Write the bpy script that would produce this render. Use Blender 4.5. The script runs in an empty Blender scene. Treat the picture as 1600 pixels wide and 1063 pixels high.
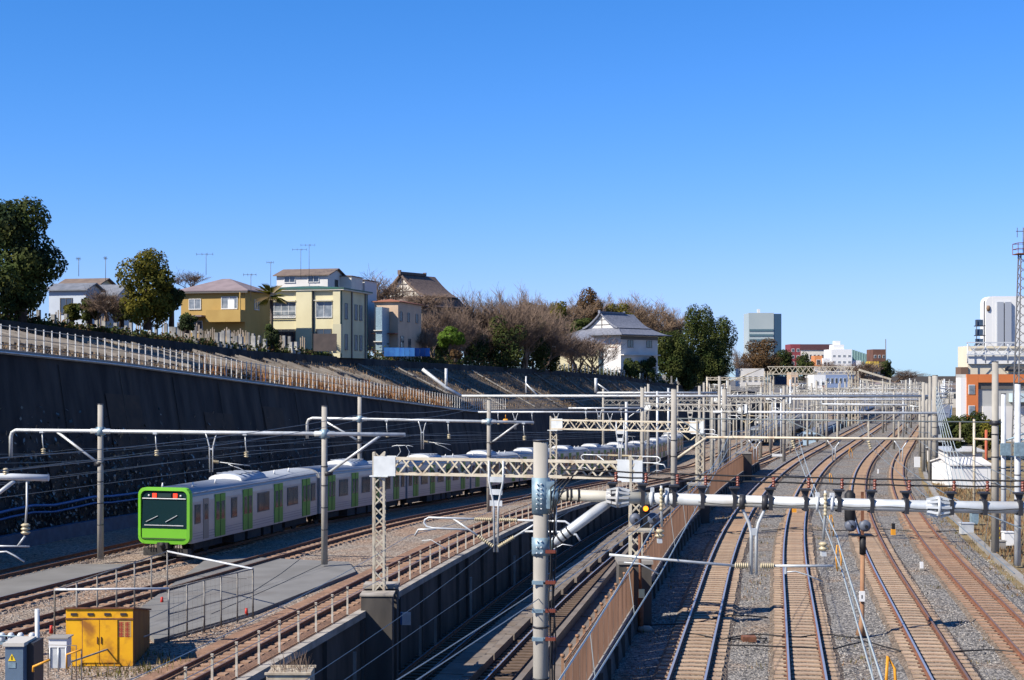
import bpy, math, random
from math import radians as R, sin, cos, pi, atan2, hypot, sqrt
from mathutils import Vector, Matrix
random.seed(7)
sc = bpy.context.scene
col = sc.collection
CAMH, FP, HY = 9.4, 2300.0, 588.0       # eye height (m), focal length and horizon row in photo pixels

# ---------------------------------------------------------------- camera, sky, sun, exposure
cd = bpy.data.cameras.new('camera'); cam = bpy.data.objects.new('camera', cd); col.objects.link(cam)
cd.sensor_width = 36.0; cd.lens = 36.0 * FP / 1600.0
cd.shift_y = (HY - 531.5) / 1600.0
cam.location = (0, 0, CAMH); cam.rotation_euler = (R(90), 0, 0)
cd.clip_start = 0.5; cd.clip_end = 9000
sc.camera = cam
SUN_EL = 41.0
SH = Vector((0.86, 0.51))               # direction in which shadows fall
w = bpy.data.worlds.new('World'); sc.world = w; w.use_nodes = True
nt = w.node_tree; nt.nodes.clear()
sky = nt.nodes.new('ShaderNodeTexSky'); sky.sky_type = 'NISHITA'; sky.sun_disc = False
sky.sun_elevation = R(SUN_EL); sky.sun_rotation = atan2(-SH.x, -SH.y)
sky.air_density = 1.0; sky.dust_density = 0.0; sky.ozone_density = 2.6; sky.altitude = 200
hsv = nt.nodes.new('ShaderNodeHueSaturation'); hsv.inputs['Saturation'].default_value = 1.12
bg = nt.nodes.new('ShaderNodeBackground'); bg.inputs['Strength'].default_value = 0.055
wo = nt.nodes.new('ShaderNodeOutputWorld')
nt.links.new(sky.outputs[0], hsv.inputs['Color'])
sep = nt.nodes.new('ShaderNodeSeparateColor'); cmb = nt.nodes.new('ShaderNodeCombineColor'); nt.links.new(hsv.outputs[0], sep.inputs[0])
pw = nt.nodes.new('ShaderNodeMath'); pw.operation = 'POWER'; pw.inputs[1].default_value = 1.45; nt.links.new(sep.outputs[0], pw.inputs[0])
for ch, k, src in ((0, .41, pw.outputs[0]), (1, 1.08, sep.outputs[1]), (2, 1.75, sep.outputs[2])):       # deeper, clearer blue of a dry winter day
    mu = nt.nodes.new('ShaderNodeMath'); mu.operation = 'MULTIPLY'; mu.inputs[1].default_value = k
    nt.links.new(src, mu.inputs[0]); last = mu.outputs[0]
    if ch < 2:                                    # x/(1+k*x*x): keeps the horizon from bleaching
        sq = nt.nodes.new('ShaderNodeMath'); sq.operation = 'MULTIPLY'; nt.links.new(last, sq.inputs[0]); nt.links.new(last, sq.inputs[1])
        ma = nt.nodes.new('ShaderNodeMath'); ma.operation = 'MULTIPLY_ADD'; ma.inputs[1].default_value = (.0085, .0024)[ch]; ma.inputs[2].default_value = 1.0; nt.links.new(sq.outputs[0], ma.inputs[0])
        dv = nt.nodes.new('ShaderNodeMath'); dv.operation = 'DIVIDE'; nt.links.new(last, dv.inputs[0]); nt.links.new(ma.outputs[0], dv.inputs[1]); last = dv.outputs[0]
    nt.links.new(last, cmb.inputs[ch])
nt.links.new(cmb.outputs[0], bg.inputs['Color']); nt.links.new(bg.outputs[0], wo.inputs['Surface'])
sd = bpy.data.lights.new('sun', 'SUN'); sd.energy = 5.0; sd.angle = R(0.5); sd.color = (1.0, 0.93, 0.82)
so = bpy.data.objects.new('sun', sd); col.objects.link(so)
sdir = Vector((SH.x * cos(R(SUN_EL)), SH.y * cos(R(SUN_EL)), -sin(R(SUN_EL))))
so.rotation_euler = sdir.to_track_quat('-Z', 'Y').to_euler(); so.location = (-60, -40, 80)
sc.view_settings.view_transform = 'Standard'; sc.view_settings.look = 'None'
sc.view_settings.exposure = 0.85; sc.view_settings.gamma = 1.0; sc.view_settings.use_curve_mapping = False
sc.render.engine = 'CYCLES'
sc.cycles.max_bounces = 5; sc.cycles.diffuse_bounces = 2; sc.cycles.glossy_bounces = 2
sc.cycles.transmission_bounces = 2; sc.cycles.transparent_max_bounces = 8

# ---------------------------------------------------------------- materials
MATS = {}; ALB = .80
def mat(name, c1, c2=None, rough=0.8, metal=0.0, scale=1.0, bump=0.0, bscale=None, rnd=0.0, detail=5.0,
        lo=0.35, hi=0.65, c3=None, s3=0.3, f3=0.5, stretch=None, emit=None, trans=0.0, spec=0.3, lo3=0.55, hi3=0.75):
    if name in MATS: return MATS[name]
    c1 = tuple(v*ALB for v in c1); c2 = tuple(v*ALB for v in c2) if c2 is not None else None; c3 = tuple(v*ALB for v in c3) if c3 is not None else None
    m = bpy.data.materials.new(name); m.use_nodes = True; MATS[name] = m
    n = m.node_tree; L = n.links; b = n.nodes['Principled BSDF']
    b.inputs['Roughness'].default_value = rough; b.inputs['Metallic'].default_value = metal
    b.inputs['Specular IOR Level'].default_value = spec
    tc = n.nodes.new('ShaderNodeTexCoord'); vec = tc.outputs['Object']
    if stretch:
        mp = n.nodes.new('ShaderNodeMapping'); mp.inputs['Scale'].default_value = stretch
        L.new(vec, mp.inputs['Vector']); vec = mp.outputs[0]
    out = None
    if c2 is not None:
        nz = n.nodes.new('ShaderNodeTexNoise'); nz.inputs['Scale'].default_value = scale; nz.inputs['Detail'].default_value = detail
        L.new(vec, nz.inputs['Vector'])
        cr = n.nodes.new('ShaderNodeValToRGB'); cr.color_ramp.elements[0].position = lo; cr.color_ramp.elements[1].position = hi
        cr.color_ramp.elements[0].color = (*c1, 1); cr.color_ramp.elements[1].color = (*c2, 1)
        L.new(nz.outputs['Fac'], cr.inputs['Fac']); out = cr.outputs['Color']
    if c3 is not None:
        nz3 = n.nodes.new('ShaderNodeTexNoise'); nz3.inputs['Scale'].default_value = s3; nz3.inputs['Detail'].default_value = 4
        L.new(vec, nz3.inputs['Vector'])
        r3 = n.nodes.new('ShaderNodeMapRange'); r3.inputs[1].default_value = lo3; r3.inputs[2].default_value = hi3
        r3.inputs[4].default_value = f3; L.new(nz3.outputs['Fac'], r3.inputs[0])
        mx = n.nodes.new('ShaderNodeMix'); mx.data_type = 'RGBA'; L.new(r3.outputs[0], mx.inputs[0])
        if out: L.new(out, mx.inputs[6])
        else: mx.inputs[6].default_value = (*c1, 1)
        mx.inputs[7].default_value = (*c3, 1); out = mx.outputs[2]
    if rnd:
        oi = n.nodes.new('ShaderNodeObjectInfo'); mr = n.nodes.new('ShaderNodeMapRange')
        mr.inputs[3].default_value = 1 - rnd; mr.inputs[4].default_value = 1 + rnd; L.new(oi.outputs['Random'], mr.inputs[0])
        hs = n.nodes.new('ShaderNodeHueSaturation'); L.new(mr.outputs[0], hs.inputs['Value'])
        if out: L.new(out, hs.inputs['Color'])
        else: hs.inputs['Color'].default_value = (*c1, 1)
        out = hs.outputs[0]
    if out: L.new(out, b.inputs['Base Color'])
    else: b.inputs['Base Color'].default_value = (*c1, 1)
    if bump:
        nb = n.nodes.new('ShaderNodeTexNoise'); nb.inputs['Scale'].default_value = bscale or scale; nb.inputs['Detail'].default_value = 3
        L.new(vec, nb.inputs['Vector'])
        bp = n.nodes.new('ShaderNodeBump'); bp.inputs['Strength'].default_value = 1.0; bp.inputs['Distance'].default_value = bump
        L.new(nb.outputs['Fac'], bp.inputs['Height']); L.new(bp.outputs[0], b.inputs['Normal'])
    if emit:
        b.inputs['Emission Color'].default_value = (*emit[0], 1); b.inputs['Emission Strength'].default_value = emit[1]
    if trans:
        tr = n.nodes.new('ShaderNodeBsdfTranslucent'); ms = n.nodes.new('ShaderNodeMixShader'); ms.inputs[0].default_value = trans
        if out: L.new(out, tr.inputs['Color'])
        else: tr.inputs['Color'].default_value = (*c1, 1)
        o = n.nodes['Material Output']; L.new(b.outputs[0], ms.inputs[1]); L.new(tr.outputs[0], ms.inputs[2]); L.new(ms.outputs[0], o.inputs['Surface'])
    return m
def stone_mat(name, cs, vscale, bump, patch=None, pscale=0.15, plo=.5, phi=.7):
    """crushed stone: one colour per voronoi cell"""
    cs = [tuple(v*ALB for v in c) for c in cs]
    m = bpy.data.materials.new(name); m.use_nodes = True; MATS[name] = m
    n = m.node_tree; L = n.links; b = n.nodes['Principled BSDF']; b.inputs['Roughness'].default_value = .95; b.inputs['Specular IOR Level'].default_value = .15
    tc = n.nodes.new('ShaderNodeTexCoord')
    v = n.nodes.new('ShaderNodeTexVoronoi'); v.inputs['Scale'].default_value = vscale; L.new(tc.outputs['Object'], v.inputs['Vector'])
    sp = n.nodes.new('ShaderNodeSeparateColor'); L.new(v.outputs['Color'], sp.inputs[0])
    cr = n.nodes.new('ShaderNodeValToRGB'); e = cr.color_ramp.elements
    e[0].position = 0; e[0].color = (*cs[0], 1); e[1].position = 1; e[1].color = (*cs[-1], 1)
    for i, c in enumerate(cs[1:-1]):
        x = e.new((i + 1) / (len(cs) - 1)); x.color = (*c, 1)
    L.new(sp.outputs[0], cr.inputs['Fac']); out = cr.outputs[0]
    nz = n.nodes.new('ShaderNodeTexNoise'); nz.inputs['Scale'].default_value = pscale; nz.inputs['Detail'].default_value = 8; nz.inputs['Roughness'].default_value = .65
    L.new(tc.outputs['Object'], nz.inputs['Vector'])
    if patch:
        mr = n.nodes.new('ShaderNodeMapRange'); mr.inputs[1].default_value = plo; mr.inputs[2].default_value = phi; L.new(nz.outputs['Fac'], mr.inputs[0])
        mx = n.nodes.new('ShaderNodeMix'); mx.data_type = 'RGBA'; mx.blend_type = 'MULTIPLY'
        L.new(mr.outputs[0], mx.inputs[0]); L.new(out, mx.inputs[6]); mx.inputs[7].default_value = (*patch, 1); out = mx.outputs[2]
    L.new(out, b.inputs['Base Color'])
    bp = n.nodes.new('ShaderNodeBump'); bp.inputs['Distance'].default_value = bump; bp.inputs['Strength'].default_value = 1
    bp.invert = True; L.new(v.outputs['Distance'], bp.inputs['Height']); L.new(bp.outputs[0], b.inputs['Normal'])
    return m
m_gravel = stone_mat('grey_gravel', [(.06,.057,.055),(.15,.14,.13),(.25,.235,.215),(.38,.355,.32)], 12.0, .05, patch=(1.15,.86,.62), pscale=.25, plo=.5, phi=.72)
m_ballast = stone_mat('rusty_ballast', [(.10,.075,.055),(.19,.15,.115),(.28,.225,.175)], 13.0, .05, patch=(.8,.75,.75), pscale=.5)
m_lballast = stone_mat('brown_ballast', [(.10,.08,.065),(.22,.18,.145),(.33,.28,.23),(.42,.37,.31)], 11.0, .05, patch=(1.05,.86,.74), pscale=.2, plo=.42, phi=.62)
m_sleeper = mat('sleeper_concrete', (.46,.35,.245), (.34,.225,.15), .9, scale=2.2, rnd=.16, bump=.01, bscale=20)
m_sleeper_rust = mat('sleeper_rusty', (.40,.26,.17), (.27,.16,.10), .9, scale=2.2, rnd=.14)
m_plate = mat('fastener_rust', (.10,.035,.018), rough=.8)
m_rail = mat('rail_rust', (.26,.11,.06), (.15,.07,.04), .75, scale=3)
m_rail_top = mat('rail_head_polished', (.50,.50,.54), rough=.35, metal=.6)
m_rail_dull = mat('rail_head_dull', (.28,.17,.12), rough=.5, metal=.5)
m_conc_pole = mat('pole_concrete', (.40,.375,.325), (.31,.29,.255), .85, scale=2.5, c3=(.20,.19,.16), s3=1.2, f3=.5, stretch=(1,1,.35))
m_white_pole = mat('pole_pale', (.62,.64,.66), (.5,.53,.55), .55, scale=2)
m_galv = mat('galvanised_pipe', (.66,.68,.68), (.5,.53,.54), .42, metal=.25, scale=3, c3=(.42,.33,.22), s3=.8, f3=.45)
m_cream = mat('cream_steel', (.62,.56,.44), (.50,.44,.33), .6, scale=2, c3=(.34,.17,.08), s3=2.0, f3=.6)
m_far_steel = mat('far_steel', (.40,.39,.35), (.28,.265,.235), .6, scale=1.5, c3=(.22,.13,.08), s3=1.0, f3=.6)
m_gusset = mat('gusset_plate', (.62,.65,.66), (.53,.56,.57), .5, scale=3)
m_bluegrey = mat('clamp_bluegrey', (.30,.42,.48), (.2,.28,.33), .5, scale=6, metal=.3)
m_darkmetal = mat('dark_metal', (.035,.035,.04), rough=.5)
m_wire = mat('wire_steel', (.22,.25,.25), rough=.5, metal=.4)
m_wire_pale = mat('wire_pale', (.42,.47,.46), rough=.5, metal=.2)
m_cable = mat('cable_black', (.02,.02,.022), rough=.6)
m_insul = mat('insulator_brown', (.20,.055,.035), rough=.3)
m_insul_w = mat('insulator_cream', (.46,.39,.25), rough=.35)
m_rust = mat('rust', (.24,.10,.05), (.12,.05,.03), .85, scale=5)
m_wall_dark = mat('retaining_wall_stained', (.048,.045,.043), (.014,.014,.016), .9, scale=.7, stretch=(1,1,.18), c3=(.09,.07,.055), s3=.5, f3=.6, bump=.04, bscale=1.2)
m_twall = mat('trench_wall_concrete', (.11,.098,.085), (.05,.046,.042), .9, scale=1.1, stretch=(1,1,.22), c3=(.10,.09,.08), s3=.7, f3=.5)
m_cap = mat('wall_cap_concrete', (.42,.38,.33), (.27,.24,.20), .85, scale=1.5)
m_conc = mat('concrete_grey', (.33,.31,.28), (.24,.225,.20), .88, scale=.8, c3=(.16,.14,.12), s3=.4, f3=.5)
m_pad = mat('concrete_pad', (.21,.205,.195), (.165,.16,.15), .88, scale=.5, c3=(.15,.13,.115), s3=.35, f3=.6)
m_walk = mat('walkway_slabs', (.22,.185,.155), (.16,.135,.115), .9, scale=1.0, c3=(.16,.11,.075), s3=.6, f3=.7, rnd=.12)
m_brownfence = mat('rusty_mesh_panel', (.36,.205,.125), (.25,.14,.085), .8, scale=2.0, stretch=(1,1,.3), trans=.5, rnd=.10)
m_rustpost = mat('rusty_post', (.38,.22,.12), (.26,.13,.07), .8, scale=2)
m_whitepost = mat('pale_fence_post', (.62,.58,.50), (.45,.38,.28), .6, scale=4)
m_fencegrey = mat('fence_grey_steel', (.27,.26,.24), (.16,.14,.12), .6, scale=3)
m_slope = mat('slope_shotcrete', (.20,.155,.11), (.085,.068,.052), .95, scale=.45, c3=(.06,.055,.05), s3=.25, f3=.8, bump=.12, bscale=.8)
m_slope_rib = mat('slope_frame_concrete', (.34,.30,.25), (.22,.19,.16), .9, scale=.6, rnd=.15)
m_soil = mat('soil', (.12,.085,.055), (.07,.05,.032), .95, scale=.5, bump=.1)
m_far_ground = mat('far_ground', (.16,.15,.14), (.10,.095,.09), .95, scale=.05)
m_leaf = mat('leaf_dark_green', (.045,.072,.022), (.10,.105,.03), .85, spec=.08, scale=.7, trans=.25, rnd=.1, c3=(.016,.03,.016), s3=.5, f3=.8, lo3=.5, hi3=.6)
m_leaf2 = mat('leaf_olive_gold', (.12,.115,.02), (.20,.165,.025), .85, spec=.08, scale=.6, trans=.3, c3=(.03,.045,.012), s3=.5, f3=.8, lo3=.5, hi3=.6)
m_leaf3 = mat('leaf_conifer', (.030,.05,.014), (.085,.095,.025), .85, spec=.08, scale=.5, trans=.2)
m_leaf4 = mat('leaf_bright', (.13,.21,.03), (.08,.14,.02), .85, spec=.08, scale=1, trans=.35)
m_leaf_r = mat('leaf_reddish', (.15,.085,.04), (.09,.06,.03), .85, spec=.08, scale=1, trans=.3)
m_dry = mat('dry_grass', (.36,.20,.09), (.22,.12,.06), .9, scale=.5, trans=.3)
m_dry2 = mat('dry_straw', (.38,.30,.16), (.26,.19,.10), .9, scale=.5, trans=.3)
m_bark = mat('bark', (.10,.075,.06), (.06,.045,.035), .9, scale=3)
m_twig = mat('twig_grey_brown', (.25,.175,.125), (.17,.12,.09), .9, scale=.6, rnd=.15)
m_twig2 = mat('twig_tan', (.27,.185,.12), (.20,.135,.085), .9, scale=.6, rnd=.12)
m_ivy = mat('ivy_leaf', (.07,.075,.06), (.035,.04,.03), .35, scale=1.5, spec=.6)
m_glass = mat('window_glass', (.035,.045,.06), rough=.08, spec=.8)
m_glass_b = mat('window_glass_curtained', (.30,.33,.36), (.12,.15,.18), .25, scale=1.2, spec=.6)
m_frame = mat('window_frame_white', (.66,.66,.64), rough=.5)
m_frame_d = mat('window_frame_dark', (.12,.11,.10), rough=.5)
m_yellow = mat('yellow_paint_worn', (.85,.44,.008), (.74,.35,.008), .6, scale=1.5, c3=(.30,.11,.02), s3=1.6, f3=.9, lo3=.52, hi3=.68)
m_yellow_d = mat('yellow_paint_dark', (.30,.13,.02), (.20,.07,.015), .8, scale=2.0, stretch=(1,1,.3))
m_orange = mat('orange_plastic', (.75,.33,.03), rough=.5)
m_white = mat('white_paint', (.78,.78,.76), rough=.55)
m_whitewall = mat('white_wall', (.72,.70,.66), (.62,.60,.57), .75, scale=.4)
m_bluepipe = mat('blue_pipe', (.04,.12,.30), rough=.4)
m_blue_steel_shade = mat('blue_steel_and_shade', (.07,.12,.19), (.05,.08,.13), .5, scale=2)
m_red = mat('red_paint', (.45,.03,.02), rough=.5)
m_black = mat('black_paint', (.015,.015,.017), rough=.6)

# ---------------------------------------------------------------- mesh helpers
class MB:
    def __init__(s): s.v = []; s.f = []; s.m = []; s.sm = []
    def face(s, idx, m=0, sm=False): s.f.append(idx); s.m.append(m); s.sm.append(sm)
    def quad(s, a, b, c, d, m=0):
        i = len(s.v); s.v += [tuple(a), tuple(b), tuple(c), tuple(d)]; s.face((i, i+1, i+2, i+3), m)
    def poly(s, pts, m=0):
        i = len(s.v); s.v += [tuple(p) for p in pts]; s.face(tuple(range(i, i+len(pts))), m)
    def box(s, x0, x1, y0, y1, z0, z1, m=0):
        i = len(s.v)
        s.v += [(x0,y0,z0),(x1,y0,z0),(x1,y1,z0),(x0,y1,z0),(x0,y0,z1),(x1,y0,z1),(x1,y1,z1),(x0,y1,z1)]
        for f in ((3,2,1,0),(4,5,6,7),(0,1,5,4),(1,2,6,5),(2,3,7,6),(3,0,4,7)): s.face(tuple(i+k for k in f), m)
        return s
    def obox(s, c, sx, sy, sz, rz=0, m=0):
        i0 = len(s.v); s.box(-sx/2, sx/2, -sy/2, sy/2, 0, sz, m); a, b = cos(rz), sin(rz)
        for k in range(i0, len(s.v)):
            x, y, z = s.v[k]; s.v[k] = (c[0]+a*x-b*y, c[1]+b*x+a*y, c[2]+z)
        return s
    def beam(s, p0, p1, wd, ht, m=0):
        """rectangular bar between two points"""
        p0, p1 = Vector(p0), Vector(p1); d = (p1-p0).normalized()
        up = Vector((0,0,1)) if abs(d.z) < .95 else Vector((0,1,0))
        sd_ = d.cross(up).normalized(); u = sd_.cross(d).normalized()
        i = len(s.v)
        for p in (p0, p1):
            for a, b in ((-1,-1),(1,-1),(1,1),(-1,1)): s.v.append(tuple(p + sd_*a*wd/2 + u*b*ht/2))
        for f in ((0,1,2,3),(7,6,5,4),(0,4,5,1),(1,5,6,2),(2,6,7,3),(3,7,4,0)): s.face(tuple(i+k for k in f), m)
        return s
    def path(s, pts, r, n=8, m=0, caps=True, closed=False):
        pts = [Vector(p) for p in pts]; N = len(pts); rs = r if isinstance(r, (list, tuple)) else [r]*N
        i0 = len(s.v); prev = None
        for k, p in enumerate(pts):
            a = pts[k-1] if k else p; b = pts[k+1] if k < N-1 else p
            d = (b-a)
            d = d.normalized() if d.length > 1e-9 else Vector((0,0,1))
            if prev is None:
                up = Vector((0,0,1)) if abs(d.z) < .9 else Vector((1,0,0))
                u = d.cross(up).normalized()
            else:
                u = (prev - d*prev.dot(d)); u = u.normalized() if u.length > 1e-6 else d.orthogonal().normalized()
            prev = u; vv = d.cross(u)
            for j in range(n):
                t = 2*pi*j/n; s.v.append(tuple(p + (u*cos(t) + vv*sin(t))*rs[k]))
        for k in range(N-1):
            for j in range(n):
                a = i0+k*n+j; b = i0+k*n+(j+1) % n; s.face((a, b, b+n, a+n), m, n > 4)
        if caps and n > 2:
            s.face(tuple(i0+j for j in range(n))[::-1], m); s.face(tuple(i0+(N-1)*n+j for j in range(n)), m)
        return s
    def tube(s, p0, p1, r, n=8, m=0, r2=None): return s.path([p0, p1], [r, r2 if r2 is not None else r], n, m)
    def lathe(s, c, prof, n=10, m=0, axis='Z', d=None):
        """profile (radius, offset) about a line through c"""
        d = Vector(d).normalized() if d is not None else Vector((0,0,1))
        return s.path([Vector(c)+d*o for r, o in prof], [max(r, .001) for r, o in prof], n, m)
    def ball(s, c, r, m=0, n=8, sq=(1,1,1)):
        i0 = len(s.v); rg = n//2
        for a in range(1, rg):
            th = pi*a/rg
            for j in range(n):
                ph = 2*pi*j/n; s.v.append((c[0]+r*sq[0]*sin(th)*cos(ph), c[1]+r*sq[1]*sin(th)*sin(ph), c[2]+r*sq[2]*cos(th)))
        for a in range(rg-2):
            for j in range(n):
                q = i0+a*n+j; q2 = i0+a*n+(j+1) % n; s.face((q, q+n, q2+n, q2), m, True)
        s.face(tuple(i0+j for j in range(n)), m, True); s.face(tuple(i0+(rg-2)*n+j for j in range(n))[::-1], m, True)
        return s
    def mesh(s, name, mats, org=(0,0,0)):
        me = bpy.data.meshes.new(name); ox, oy, oz = org
        me.from_pydata([(x-ox, y-oy, z-oz) for x, y, z in s.v], [], s.f)
        for m in (mats if isinstance(mats, (list, tuple)) else [mats]): me.materials.append(m)
        me.polygons.foreach_set('material_index', s.m); me.polygons.foreach_set('use_smooth', s.sm); me.update()
        return me
ORG = {}
def tag(o, label=None, cat=None, group=None, kind=None):
    if label: o['label'] = label
    if cat: o['category'] = cat
    if group: o['group'] = group
    if kind: o['kind'] = kind
    return o
def thing(name, label, cat, loc=(0,0,0), rz=0, group=None):
    o = bpy.data.objects.new(name, None); col.objects.link(o); o.empty_display_size = .3
    o.location = loc; o.rotation_euler = (0,0,rz); ORG[o.name] = tuple(loc) if rz == 0 else (0,0,0)
    return tag(o, label, cat, group)
def part(mb, name, mats, parent=None, kind=None, label=None, world=True):
    """mesh object; world=True: the builder's coordinates are world ones (parent unrotated)"""
    org = ORG[parent.name] if (parent is not None and world) else (0,0,0)
    o = bpy.data.objects.new(name, mb.mesh(name, mats, org)); col.objects.link(o)
    if parent is not None: o.parent = parent; ORG[o.name] = org
    if kind: o['kind'] = kind
    if label: o['label'] = label
    return o
def solo(mb, name, mats, label, cat, group=None):
    """a thing that is one mesh, origin at its base"""
    xs = [v[0] for v in mb.v]; ys = [v[1] for v in mb.v]; zs = [v[2] for v in mb.v]
    org = ((min(xs)+max(xs))/2, (min(ys)+max(ys))/2, min(zs))
    o = bpy.data.objects.new(name, mb.mesh(name, mats, org)); o.location = org; col.objects.link(o)
    return tag(o, label, cat, group)
def struct(mb, name, mats):
    o = bpy.data.objects.new(name, mb.mesh(name, mats)); col.objects.link(o); o['kind'] = 'structure'; ORG[o.name] = (0,0,0); return o
def inst(me, name, parent, loc, rz=0):
    o = bpy.data.objects.new(name, me); col.objects.link(o); o.location = loc; o.rotation_euler = (0,0,rz); o.parent = parent; return o
def copy_tree(o, parent=None):
    c = o.copy(); col.objects.link(c); c.parent = parent
    for ch in list(o.children): copy_tree(ch, c)
    return c
def at(px, py, Y): return Vector(((px-800)/FP*Y, Y, CAMH-(py-HY)/FP*Y))      # measured picture point at depth Y -> world
def gnd(px, py, z=0.0):
    Y = (CAMH-z)*FP/(py-HY); return Vector(((px-800)/FP*Y, Y, z))
def M(Y):                                                                    # course of the right-hand lines
    if Y < 68: return .177*Y
    if Y < 180: return .177*Y + .00055*(Y-68)**2
    return .177*180 + .00055*112**2 + .30*(Y-180)
def lane(a, Y): return a + M(Y)
def XA(Y): return -36.85 + .25*Y
def XB(Y): return -33.2 + .265*Y
def LZ(Y):                                                                   # fall of the left-hand lines
    if Y < 85: return 0.0
    if Y < 105: return -.034*(Y-85)**2/40
    return max(-.34 - .034*(Y-105), -4.6)
def TZ(Y): return -3.35 - max(0, min(1.1, (Y-150)*.012))
def interp(t, pts):
    for (a, va), (b, vb) in zip(pts, pts[1:]):
        if t <= b: return va + (vb-va)*max(0, (t-a))/(b-a)
    return pts[-1][1]

# ================================================================ THE SETTING
def steps(a, b, d):
    n = max(1, int(round((b-a)/d))); return [a+(b-a)*k/n for k in range(n+1)]
WX = lambda Y: -52.0+.25*Y if Y < 200 else -2.0+.31*(Y-200)
WZ = lambda Y: interp(Y, [(60,12.0),(87,10.95),(100,10.35),(120,9.1),(150,7.3),(188,5.0),(240,4.2),(330,3.0),(470,1.0)])
EX = lambda Y: -64.0+.25*Y if Y < 200 else (-14.0+.36*(Y-200) if Y < 360 else 43.6+.31*(Y-360))
EZ = lambda Y: interp(Y, [(60,15.2),(107,13.6),(151,12.0),(188,11.6),(254,10.6),(307,9.3),(336,7.8),(410,5.6),(600,2.0)])
Yh = steps(50, 520, 5)
def ribbon(mb, fl, fr, Ys, m=0):
    """strip between two space curves given as functions of Y"""
    i = len(mb.v)
    for Y in Ys: mb.v += [tuple(fl(Y)), tuple(fr(Y))]
    for k in range(len(Ys)-1): mb.face((i+2*k, i+2*k+1, i+2*k+3, i+2*k+2), m)
def steps(a, b, d):
    n = max(1, int(round((b-a)/d))); return [a+(b-a)*k/n for k in range(n+1)]
YS = steps(12, 320, 4) + steps(330, 640, 20)[0:]
mb = MB(); mb.quad((-3000,-200,-9), (3500,-200,-9), (3500,6000,-9), (-3000,6000,-9)); struct(mb, 'ground', m_far_ground)
# right-hand yard, gravel with a gentle swell
mb = MB()
cols = [-5.25, -3.9, -2.6, -1, .5, 2, 3.5, 5, 7, 8.5, 10, 11.2, 11.9, 14, 18, 26, 60]
for Y in steps(20, 640, 3):
    for a in cols: mb.v.append((lane(a, Y), Y, -.30 + .05*math.sin(a*2.1+Y*.3) + random.uniform(-.02,.02) - (.1 if a > 12 else 0)))
nc = len(cols); 
for k in range(len(mb.v)//nc-1):
    for j in range(nc-1):
        mb.face((k*nc+j, k*nc+j+1, (k+1)*nc+j+1, (k+1)*nc+j), 0 if cols[j] < 11.2 else 1, True)
struct(mb, 'yard_gravel', [m_gravel, m_dry2])
mb = MB(); ribbon(mb, lambda Y: (lane(60,Y), Y, -.5), lambda Y: (lane(900,Y), Y, -.5), YS); struct(mb, 'town_ground', m_far_ground)
# left-hand yard
mb = MB()
for Y in YS:
    z = LZ(Y)-.27
    xs = [min(WX(Y)+1, XA(Y)-4), XA(Y)-3, XA(Y)+2, XB(Y)-1.2, XB(Y)+2, lane(-19.9, Y), lane(-16.55, Y)]
    for j, x in enumerate(xs): mb.v.append((x, Y, z+random.uniform(-.03,.03)))
for k in range(len(YS)-1):
    for j in range(6): mb.face((k*7+j, k*7+j+1, (k+1)*7+j+1, (k+1)*7+j), 0, True)
struct(mb, 'left_yard_gravel', m_lballast)
# sunken lines: floor, left wall, right wall
mb = MB(); ribbon(mb, lambda Y: (lane(-16.7,Y), Y, TZ(Y)-.25), lambda Y: (lane(-5.2 if Y > 150 else -7.3,Y), Y, TZ(Y)-.25), YS); struct(mb, 'cutting_floor', mat('cutting_floor_mat', (.07,.045,.035), (.035,.026,.022), .95, scale=3, bump=.05, bscale=8))  # dark brown floor; the shade past the fence end is painted in too
wl = thing('retaining_wall', 'dark ribbed concrete retaining wall below the pale post fence, left side of the cutting', 'wall', (lane(-16.6, 20), 20, -4))
mb = MB(); topL = lambda Y: max(LZ(Y)-.05, TZ(Y)+.2)
Yw = steps(20, 330, 3)
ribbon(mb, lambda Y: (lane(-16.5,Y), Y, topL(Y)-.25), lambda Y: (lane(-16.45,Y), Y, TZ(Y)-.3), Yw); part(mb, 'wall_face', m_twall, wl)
mb = MB(); ribbon(mb, lambda Y: (lane(-16.72,Y), Y, topL(Y)+.02), lambda Y: (lane(-16.36,Y), Y, topL(Y)+.02), Yw)
ribbon(mb, lambda Y: (lane(-16.36,Y), Y, topL(Y)+.02), lambda Y: (lane(-16.36,Y), Y, topL(Y)-.25), Yw)
ribbon(mb, lambda Y: (lane(-16.72,Y), Y, topL(Y)-.3), lambda Y: (lane(-16.72,Y), Y, topL(Y)+.02), Yw); part(mb, 'coping', m_cap, wl)
for k, Y in enumerate(steps(44, 190, 3.6)):
    Y += random.uniform(-.8,.8); mb = MB(); x = lane(-16.45, Y); mb.box(x-.1, x+.1, Y-.12, Y+.12, TZ(Y)-.2, topL(Y)-.3); part(mb, 'buttress', m_twall, wl)
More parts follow.
